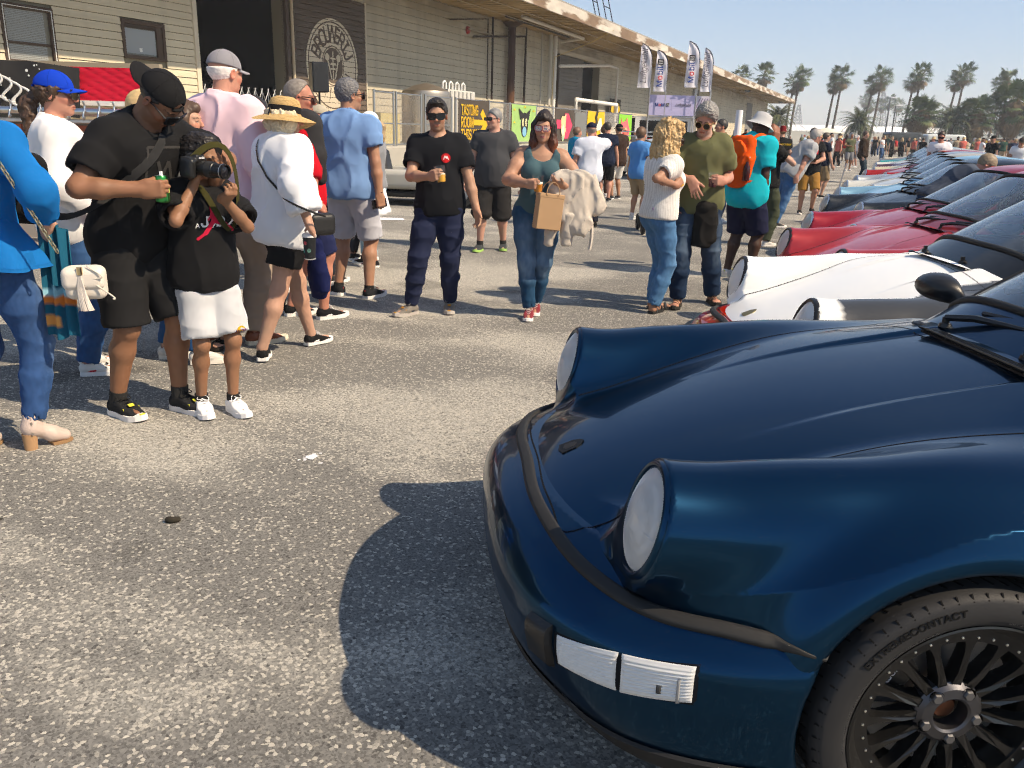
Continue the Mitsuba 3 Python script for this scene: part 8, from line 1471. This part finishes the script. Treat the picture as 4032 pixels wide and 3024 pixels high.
for x in (-.28, .28): part(ec, 'wheel', mv(lathe([(0, -.03), (.08, -.03), (.08, .03), (0, .03)], 12), (4.72 + x, 27.75, .08), rx(math.pi / 2)), mat('rubber', (.02, .02, .02)))
# pushchair behind the blonde woman
pc = thing('pushchair', 'black pushchair half hidden behind the blonde woman', 'pushchair'); dkm = mat('plastic', (.018, .018, .018))
for x, y in ((1.93, 12.9), (2.40, 12.9), (1.95, 13.6), (2.45, 13.6)): part(pc, 'wheel', mv(lathe([(.04, -.025), (.12, -.025), (.13, 0), (.12, .025), (.04, .025)], 16), (x, y, .13), ry(math.pi / 2)), mat('rubber', (.02, .02, .02)))
part(pc, 'frame', cat(rod((1.95, 12.9, .2), (2.1, 13.9, 1.0), .018), rod((2.4, 12.9, .2), (2.3, 13.9, 1.0), .018), rod((2.1, 13.9, 1.0), (2.3, 13.9, 1.0), .02), rod((1.95, 13.6, .13), (2.05, 13.2, .5), .018), rod((2.45, 13.6, .13), (2.35, 13.2, .5), .018)), dkm, smooth=True); part(pc, 'seat', solid([bx((2.2, 13.35, .46), (.19, .22, .05), rad=.04, k=.05), bx((2.2, 13.6, .70), (.19, .05, .26), rx(-.3), .04, .05)], .02, 1), mat('cloth', (.02, .02, .022)), smooth=60)
person('small child sitting in the black pushchair', (2.18, 13.35), 195, .98, 2, pose=dict(drop=.20, legR=dict(p=(.12, .62), knee=(0, 1, .6), z=.26), legL=dict(p=(.10, .60), knee=(0, 1, .6), z=.26), armR=dict(w=(.2, .3, .9)), armL=dict(w=(.2, .3, .9))), skin='light', hair=dict(style='short', c=(.2, .13, .07)), top=dict(c=(.3, .32, .4)), bottom=dict(c=(.2, .2, .25), len=.9), shoe=SNK((.12, .04, .08), sole=(.7, .7, .7), sock=(.5, .55, .2)))
ob = thing('carrier_bag', 'orange carrier bag with a white disc behind the man in olive', 'bag'); part(ob, 'bag', box(.26, .08, .28, (1.98, 9.8, .70), None, .02), mat('plastic', (.62, .25, .02))); part(ob, 'disc', mv(extrude(Point(0, 0).buffer(.065), .004), (1.98, 9.755, .70), rx(math.pi / 2)), mat('plastic', (.7, .7, .68)))

# ------------------------------------------------------------------ palms
FG = [(.075, .110, .038), (.105, .140, .048), (.055, .085, .032), (.13, .15, .06)]; DEAD = (.17, .115, .055)
def fan(r, n=13, seed=0):
    """one fan leaf: pleated segments round a stalk end"""
    g = np.random.default_rng(seed); v, f = [], []
    for i in range(n):
        a = math.radians(-115 + 230 * i / (n - 1)); L = r * (.78 + .22 * math.cos(a * .7)) * g.uniform(.85, 1.05); d = V(math.cos(a), math.sin(a), 0); s = V(-d[1], d[0], 0) * r * .085
        dz = -.25 * r * g.uniform(.5, 1.3); b = len(v); v += [V(0, 0, 0), d * L * .6 + s + V(0, 0, .03 * r), d * L * .6 - s + V(0, 0, -.02 * r), d * L + V(0, 0, dz)]; f += [[b, b + 2, b + 1], [b + 1, b + 2, b + 3]]
    return np.array(v), np.array(f)
_fans = [fan(1.0, 13, i) for i in range(4)]
def fan_crown(c, R, n, leaf, seed, droop=1.0, skirt=.5):
    g = np.random.default_rng(seed); out, cols, st = [], [], []
    for i in range(n):
        t = (i + .5) / n; el = math.radians(80 - 165 * t ** .9 * droop); az = g.uniform(0, 2 * np.pi); d = V(math.cos(el) * math.cos(az), math.cos(el) * math.sin(az), math.sin(el)); L = R * g.uniform(.55, .85) * (1 - .25 * max(0, t - .6)); p = c + d * L
        fz = unit(np.cross(d, np.cross(V(0, 0, 1), d) + .01) + d * .2); Rf = np.stack([d, np.cross(fz, d), fz], 1); v, f = mv(_fans[i % 4], p, Rf, (leaf * g.uniform(.85, 1.15),) * 3); out.append((v, f))
        cc = np.array(DEAD if t > 1 - skirt * .55 and g.random() < .85 else FG[int(g.integers(4))]) * g.uniform(.75, 1.25); cols.append(np.tile(cc, (len(v), 1))); st.append(tube([c, c + d * L * .5 + V(0, 0, .03), p], [.05, .035, .025], 3, caps=False))
    return cat(*out), np.vstack(cols), cat(*st)
def palm(kind, label, base, top, r, seed, group):
    k = thing('palm_tree', label, 'palm tree', group); base, top = V(*base), V(*top); g = np.random.default_rng(seed); mid = (base + top) / 2 + V(g.uniform(-.3, .3), g.uniform(-.3, .3), 0); path = smooth_path([base, mid, top], 14)
    if kind == 'tall':
        part(k, 'trunk', tube(path, np.linspace(.26, .17, 14), 8), mat('matte', (.105, .082, .062)), smooth=True); m, col, st = fan_crown(top + V(0, 0, .2), r, 46, r * .46, seed, 1.0, .6)
    elif kind == 'short':
        part(k, 'trunk', tube(path, np.linspace(.5, .42, 14), 10), mat('matte', (.11, .08, .055)), smooth=True); m, col, st = fan_crown(top, r, 90, r * .50, seed, 1.05, .75)
        th = solid([cap(top - V(0, 0, r * .15), top - V(0, 0, r * .95), r * .40, r * .30, .1)], .12, 1); part(k, 'dead_skirt', displace(th, .35, 2.5, seed, 3, (1, 1, .25)), mat('matte', (.12, .085, .045)), smooth=False)
    else:
        part(k, 'trunk', tube(path, np.linspace(.42, .36, 14), 10), mat('matte', (.10, .075, .05)), smooth=True); out, cols, st_ = [], [], []
        for i in range(64):
            t = (i + .5) / 64; az = g.uniform(0, 2 * np.pi); e0 = math.radians(82 - 105 * t); L = r * g.uniform(.85, 1.1); h = V(math.cos(az), math.sin(az), 0); pts = [top + V(0, 0, .2)]; e = e0
            for j in range(9): pts.append(pts[-1] + (h * math.cos(e) + V(0, 0, math.sin(e))) * L / 9); e -= math.radians(9 + 4 * t)
            pts = np.array(pts); side = np.cross(h, V(0, 0, 1)); v, f = [], []
            for j in range(1, 26):
                u = j / 26 * 9; q = pts[int(u)] * (1 - u % 1) + pts[min(9, int(u) + 1)] * (u % 1); tn = unit(pts[min(9, int(u) + 1)] - pts[int(u)]); ll = r * .20 * math.sin(math.pi * min(.95, .15 + j / 28)) 
                for s in (1, -1): b = len(v); tip = q + (side * s * .8 + tn * .65 + V(0, 0, -.15)) * ll; v += [q - tn * .06, q + tn * .06, tip]; f += [[b, b + 1, b + 2]]
            out.append((np.array(v), np.array(f))); cc = np.array(FG[int(g.integers(4))]) * V(1.0, .95, 1.05) * g.uniform(.75, 1.2); cols.append(np.tile(cc, (len(v), 1))); st_.append(tube(pts, np.linspace(.06, .015, 10), 3, caps=False))
        m, col, st = cat(*out), np.vstack(cols), cat(*st_)
    part(k, 'crown', m, 'm_leaf', smooth=False, color=col, kind='stuff'); part(k, 'leaf_stalks', st, mat('matte', (.14, .13, .06)), smooth=False, kind='stuff')
scene['m_leaf'] = {'type': 'twosided', 'b': {'type': 'principled', 'base_color': {'type': 'mesh_attribute', 'name': 'vertex_color'}, 'roughness': .55, 'specular': .35}}
gt, gs, gd = 'pairs of tall fan palms', 'short fan palms', 'date palms'
names = ('nearest the warehouse roof', 'second from the warehouse', 'third from the warehouse', 'fourth from the warehouse', 'fifth from the warehouse', 'sixth from the warehouse', 'at the right edge')
for i, (x, zt, dz) in enumerate(((44.9, 12.0, 0), (51.7, 11.6, 1), (59.3, 11.9, 1), (66.6, 11.9, 1), (73.9, 12.5, 1), (81.9, 12.8, 1), (90.2, 12.2, 1))):
    palm('tall', 'tall fan palm of the pair ' + names[i] + ', taller of the two', (x - .6, 165, 0), (x + .25, 165, zt), 2.3, 11 + i, None)
    if dz: palm('tall', 'tall fan palm of the pair ' + names[i] + ', shorter of the two', (x - 1.3, 166, 0), (x - .45, 166, zt - 1.0), 2.0, 31 + i, None)
palm('tall', 'fan palm whose top just shows over the warehouse roof', (41.3, 167, 0), (41.4, 167, 11.6), 2.2, 77, None)
for (x, z, r), lb in zip(((35.4, 3.5, 3.4), (46.6, 3.1, 3.5), (59.2, 3.6, 4.2)), ('arching date palm beside the end of the warehouse', 'arching date palm in front of the middle of the white tent', 'arching date palm between two short fan palms')): palm('date', lb, (x, 120, 0), (x - .1, 120, z), r, int(x), None)
for (x, z, r), lb in zip(((54.2, 4.6, 2.5), (61.8, 4.6, 2.6), (66.6, 6.0, 3.2)), ('bushy short fan palm left of the white shirt man', 'bushy short fan palm right of the arching date palm', 'large bushy fan palm at the right edge')): palm('short', lb, (x + .3, 119, 0), (x, 119, z), r, int(x) + 3, None)
for i, (x, z) in enumerate(((156.4, 17.5), (158.9, 15.5), (164.0, 15.8), (167.3, 17), (171.4, 15.6))): palm('tall', ('hazy far palm, leftmost of five behind the tent', 'hazy far palm, second of five behind the tent', 'hazy far palm, middle of five behind the tent', 'hazy far palm, fourth of five behind the tent', 'hazy far palm, rightmost of five behind the tent')[i], (x, 400, 0), (x, 400, z), 3.4, 90 + i, None)
# ------------------------------------------------------------------ tent, vans, masts, trees, hills
tk = thing('long_tent', 'long white marquee tent across the far end of the lot', 'tent')
for i in range(9): x0, x1 = 40.0 + 6.4 * i, 46.4 + 6.4 * i; P = np.array([[(x0 + (x1 - x0) * a, 180 + b * 6, 3.75 + .14 * i * .3 - 1.15 * (1 - b) ** 1.3 - .10 * math.sin(math.pi * a)) for b in np.linspace(0, 1, 6)] for a in np.linspace(0, 1, 8)]); part(tk, 'roof_bay', grid(P), mat('cloth', (.76, .77, .76)), smooth=True); part(tk, 'wall_bay', bb(x0 + .05, x1 - .05, 179.96, 180.02, .0, 2.5), mat('cloth', (.60, .60, .55))); part(tk, 'rib', tube([(x0, 179.9, 0), (x0, 179.9, 2.6), (x0, 183, 3.5), (x0, 186, 3.85)], .05, 5), mat('matte', (.5, .5, .48)), smooth=True)
def van(label, x, y, w, h, col, dark):
    k = thing('van', label, 'van'); part(k, 'body', solid([bx((x, y, h / 2 + .25), (w / 2, 1.0, h / 2), rad=.25)], .12, 1), mat('gloss', col), smooth=60); part(k, 'window_band', bb(x - w * .42, x + w * .42, y - 1.02, y - .99, h * .62, h * .85), mat('gloss', (.02, .025, .03)))
    for q in (-.33, .33): part(k, 'wheel', mv(lathe([(0, -.1), (.3, -.1), (.3, .1), (0, .1)], 14), (x + w * q, y - .95, .32), rx(math.pi / 2)), mat('rubber', (.02, .02, .02)))
van('dark trailer parked in front of the tent', 38.6, 88, 3.4, 1.9, (.05, .055, .055), True); van('pale camper van parked beside the dark trailer', 42.6, 88, 4.0, 1.8, (.55, .58, .56), False)
um = thing('parasol', 'cream parasol over the crowd left of the dark trailer', 'parasol'); part(um, 'canopy', mv(lathe([(0, .45), (.8, .3), (1.7, 0), (1.68, -.08)], 10), (29.5, 84, 1.9)), mat('cloth', (.62, .60, .50))); part(um, 'pole', rod((29.5, 84, 0), (29.5, 84, 2.3), .03), mat('matte', (.3, .3, .3)), smooth=True)
lp = thing('lamp_post', 'slim twin headed lamp post in front of the far palms', 'lamp post')
for dx, zz in ((0, 6.8), (.9, 5.8)): part(lp, 'pole', rod((50.2 + dx, 120, 0), (50.2 + dx, 120, zz), .09, 8), mat('matte', (.13, .13, .13)), smooth=True); part(lp, 'lamp_head', solid([ell((50.55 + dx, 120, zz), (.45, .2, .12))], .08, 1), mat('matte', (.66, .66, .66)))
def mast(label, x, y, h, w):
    k = thing('lattice_mast', label, 'mast'); c = [(-1, -1), (1, -1), (1, 1), (-1, 1)]; m = mat('matte', (.30, .31, .33)); q = lambda i, t: V(x + c[i % 4][0] * w * (1 - t * .85) / 2, y + c[i % 4][1] * w * (1 - t * .85) / 2, h * t)
    for i in range(4): part(k, 'leg', rod(q(i, 0), q(i, 1), .22, 5), m, smooth=True)
    part(k, 'bracing', cat(*[rod(q(i, t), q(i + 1, t + .1), .12, 4) for t in np.arange(0, 1, .1) for i in range(4)] + [rod(q(i + 1, t), q(i, t + .1), .12, 4) for t in np.arange(0, 1, .1) for i in range(4)]), m, smooth=False, kind='stuff')
mast('hazy lattice mast behind the fourth palm pair', 210, 512, 27, 8); mast('hazy lattice mast right of the end of the warehouse', 190, 600, 22, 8)
def tree(label, x, y, w, h, seed, col=(.05, .07, .035)):
    k = thing('tree', label, 'tree'); g = np.random.default_rng(seed); part(k, 'trunk', tube([(x, y, 0), (x + .2, y, h * .3), (x, y, h * .6)], [.4, .32, .2], 8), mat('matte', (.08, .06, .045)), smooth=True); n = 5200
    cl = g.normal(0, 1, (22, 3)) * [w * .25, w * .2, h * .16] + [x, y, h * .62]; ci = g.integers(22, size=n); p = cl[ci] + g.normal(0, 1, (n, 3)) * [w * .09, w * .09, h * .07]; a = g.normal(0, 1, (n, 3)); b = g.normal(0, 1, (n, 3)); a /= np.linalg.norm(a, axis=1, keepdims=True); b = np.cross(a, b); b /= np.linalg.norm(b, axis=1, keepdims=True); s = (h * .030) * g.uniform(.6, 1.3, (n, 1))
    v = np.stack([p, p + a * s * 1.6 + b * s * .5, p + a * s * 1.6 - b * s * .5], 1).reshape(-1, 3); f = np.arange(3 * n).reshape(-1, 3); cc = np.repeat(np.array(col) * g.uniform(.6, 1.5, (n, 1)) * (g.uniform(.75, 1.3, 22)[ci])[:, None], 3, 0); part(k, 'crown', (v, f), 'm_leaf', smooth=False, color=cc, kind='stuff')
for i, (x, y, w, h, lb) in enumerate(((92, 190, 14, 8.5, 'dark broad tree behind the large fan palm'), (101, 185, 15, 8, 'dark broad tree behind the right end of the tent'), (109, 178, 16, 8.5, 'dark broad tree at the right edge of the view'), (117, 192, 15, 7.5, 'dark broad tree beyond the right edge'), (151, 330, 22, 9, 'hazy grey tree behind the white tent'))): tree(lb, x, y, w, h, 40 + i)
hx = np.linspace(-200, 1500, 90); hy = np.linspace(900, 1800, 14); HX, HY = np.meshgrid(hx, hy, indexing='ij'); t = (HY - 900) / 900; HZ = 75 * np.sin(np.pi * np.clip(t, 0, 1)) * (.20 + .7 * meshkit.fbm(np.stack([HX / 260, HY / 400, 0 * HX], -1), 4, 3)) * np.clip((HX - .44 * HY) / 260, 0, 1) - 1; struct('hills', grid(np.stack([HX, HY, HZ], -1)), mat('matte', (.07, .085, .05)), smooth=True)
wk2 = thing('site_wall', 'low dark wall with a pale rail behind the crowd at the right', 'wall'); part(wk2, 'wall', bb(70, 130, 132, 132.3, 0, 1.9), mat('matte', (.14, .125, .10))); part(wk2, 'rail', bb(70, 130, 131.95, 132.35, 1.9, 2.05), mat('matte', (.42, .42, .40)))
k = thing('banner', 'yellow banner with dark lettering on the low wall at the right', 'banner'); part(k, 'cloth', bb(70.5, 74.6, 131.86, 131.9, -.3 + .4, 1.6), mat('cloth', (.50, .34, .03)))
for i, t in enumerate(('TASTING', 'ROOM', 'THIS WAY')): v, f = text(t, .34, .02, True); v = v * [2.9 / v[:, 0].max(), 1, 1]; part(k, 'lettering', mv((v, f), (71.0, 131.84, 1.15 - .46 * i), rx(math.pi / 2)), mat('matte', (.05, .04, .02)), smooth=False)
# ------------------------------------------------------------------ the far crowd
def crowd():
    g = np.random.default_rng(21); tops = [('black', BLK), ('white', (.68, .69, .70)), ('navy', (.012, .018, .05)), ('grey', (.25, .26, .27)), ('red', (.40, .03, .03)), ('pale blue', (.30, .42, .58)), ('coral', (.52, .13, .10)), ('olive', (.10, .11, .06)), ('dark green', (.03, .07, .05)), ('tan', (.42, .33, .22)), ('black', (.02, .02, .022)), ('white', (.74, .74, .74))]
    bots = [('khaki shorts', (.34, .26, .17), .98), ('jeans', (.04, .09, .2), 2.0), ('black trousers', (.015, .015, .016), 2.0), ('grey shorts', (.2, .2, .21), 1.0)]; hats = [None, ('black cap', (.012, .012, .012)), None, ('white cap', (.72, .72, .72)), None, ('red cap', (.45, .02, .02)), ('straw hat', (.5, .38, .2)), None]
    T0 = []
    for i, (tn, tc) in enumerate(tops):
        bn, bc, bl = bots[i % 4]; hn = hats[i % 8]; walk = .12 if i % 3 == 0 else .02
        lb = 'distant visitor in %s top and %s%s in the far crowd' % (tn, bn, ' with ' + hn[0] if hn else ''); gp = 'far crowd: %s top, %s, %s' % (tn, bn, hn[0] if hn else 'bare headed')
        n0 = set(scene); fem = i % 3 == 1
        k = person(lb, (34.5 + 1.3 * i, 61 + (i * 3.7) % 9), float(g.uniform(0, 360)), float(g.uniform(1.6, 1.8)), 3, build=dict(fem=fem, fat=float(g.uniform(0, .5))), pose=dict(legR=dict(p=(.11, walk)), legL=dict(p=(.11, -walk)), armR=dict(w=(.12, .25, 1.15) if i % 2 else (.27, .05, .85), e=(1, -.4, -.3)), armL=dict(w=(.27, .05, .85))), skin=['light', 'pink', 'tan', 'mid', 'dark'][i % 5], hair=dict(style='long' if fem else 'short', length=.18, c=[(.02, .015, .012), (.12, .07, .04), (.25, .17, .09), (.2, .2, .2)][i % 4]), top=dict(c=tc), bottom=dict(c=bc, len=bl), shoe=SNK((.5, .5, .5) if i % 2 else (.03, .03, .03)), hat=dict(kind='cap', c=hn[1]) if hn and 'cap' in hn[0] else dict(kind='brim', c=hn[1], prof=[(.001, .128, 0), (.07, .12, 0), (.09, .03, 0), (.15, .0, 0)]) if hn else None, group=gp)
        T0.append((k.par, lb, gp, [q for q in scene if q not in n0 and q.startswith(k.par + '__')]))
    spots = []
    while len(spots) < 105:
        y = g.uniform(30, 92) if len(spots) < 80 else g.uniform(24, 60); px = g.uniform(2930, 4090) if len(spots) < 88 else g.uniform(2250, 2900); x = (px - 2016) / 3290 * y * 1.02
        if y < 40 and x > .37 * y - .8 and x < .37 * y + 6.0: continue
        if y < 42 and x > 8.0 + (y - 17) * .42 - 1.2 and len(spots) < 88: continue
        if px < 2900 and (y < 36 or y > 56 or abs(x - 4.4) < 1.2): continue
        if y < 34 and abs(px - 3150) < 300: continue
        if any((x - a) ** 2 + (y - b) ** 2 < .5 for a, b in spots): continue
        spots.append((x, y))
    for j, (x, y) in enumerate(spots):
        par, lb, gp, ks = T0[int(g.integers(len(T0)))]; k = thing('person', lb, 'person', gp); a = g.uniform(0, 360); s = g.uniform(.93, 1.05); M = T().translate([float(x), float(y), 0.]).rotate([0, 0, 1], float(a)).scale(float(s))
        for q in ks: scene[k + q[len(par):]] = {**scene[q], 'to_world': M}
crowd()
# ------------------------------------------------------------------ the air
scene['m_haze'] = {'type': 'homogeneous', 'albedo': {'type': 'rgb', 'value': [.95, .95, .95]}, 'sigma_t': {'type': 'rgb', 'value': [.00065, .00072, .0008]}}
scene['haze'] = {'type': 'cube', 'to_world': T().translate([450., 900., 29.]).scale([1200., 1020., 31.]), 'bsdf': {'type': 'null'}, 'interior': {'type': 'ref', 'id': 'm_haze'}}
labels['haze'] = {'kind': 'stuff', 'label': 'thin coastal haze', 'category': 'haze'}
scene['camera']['medium'] = {'type': 'ref', 'id': 'm_haze'}
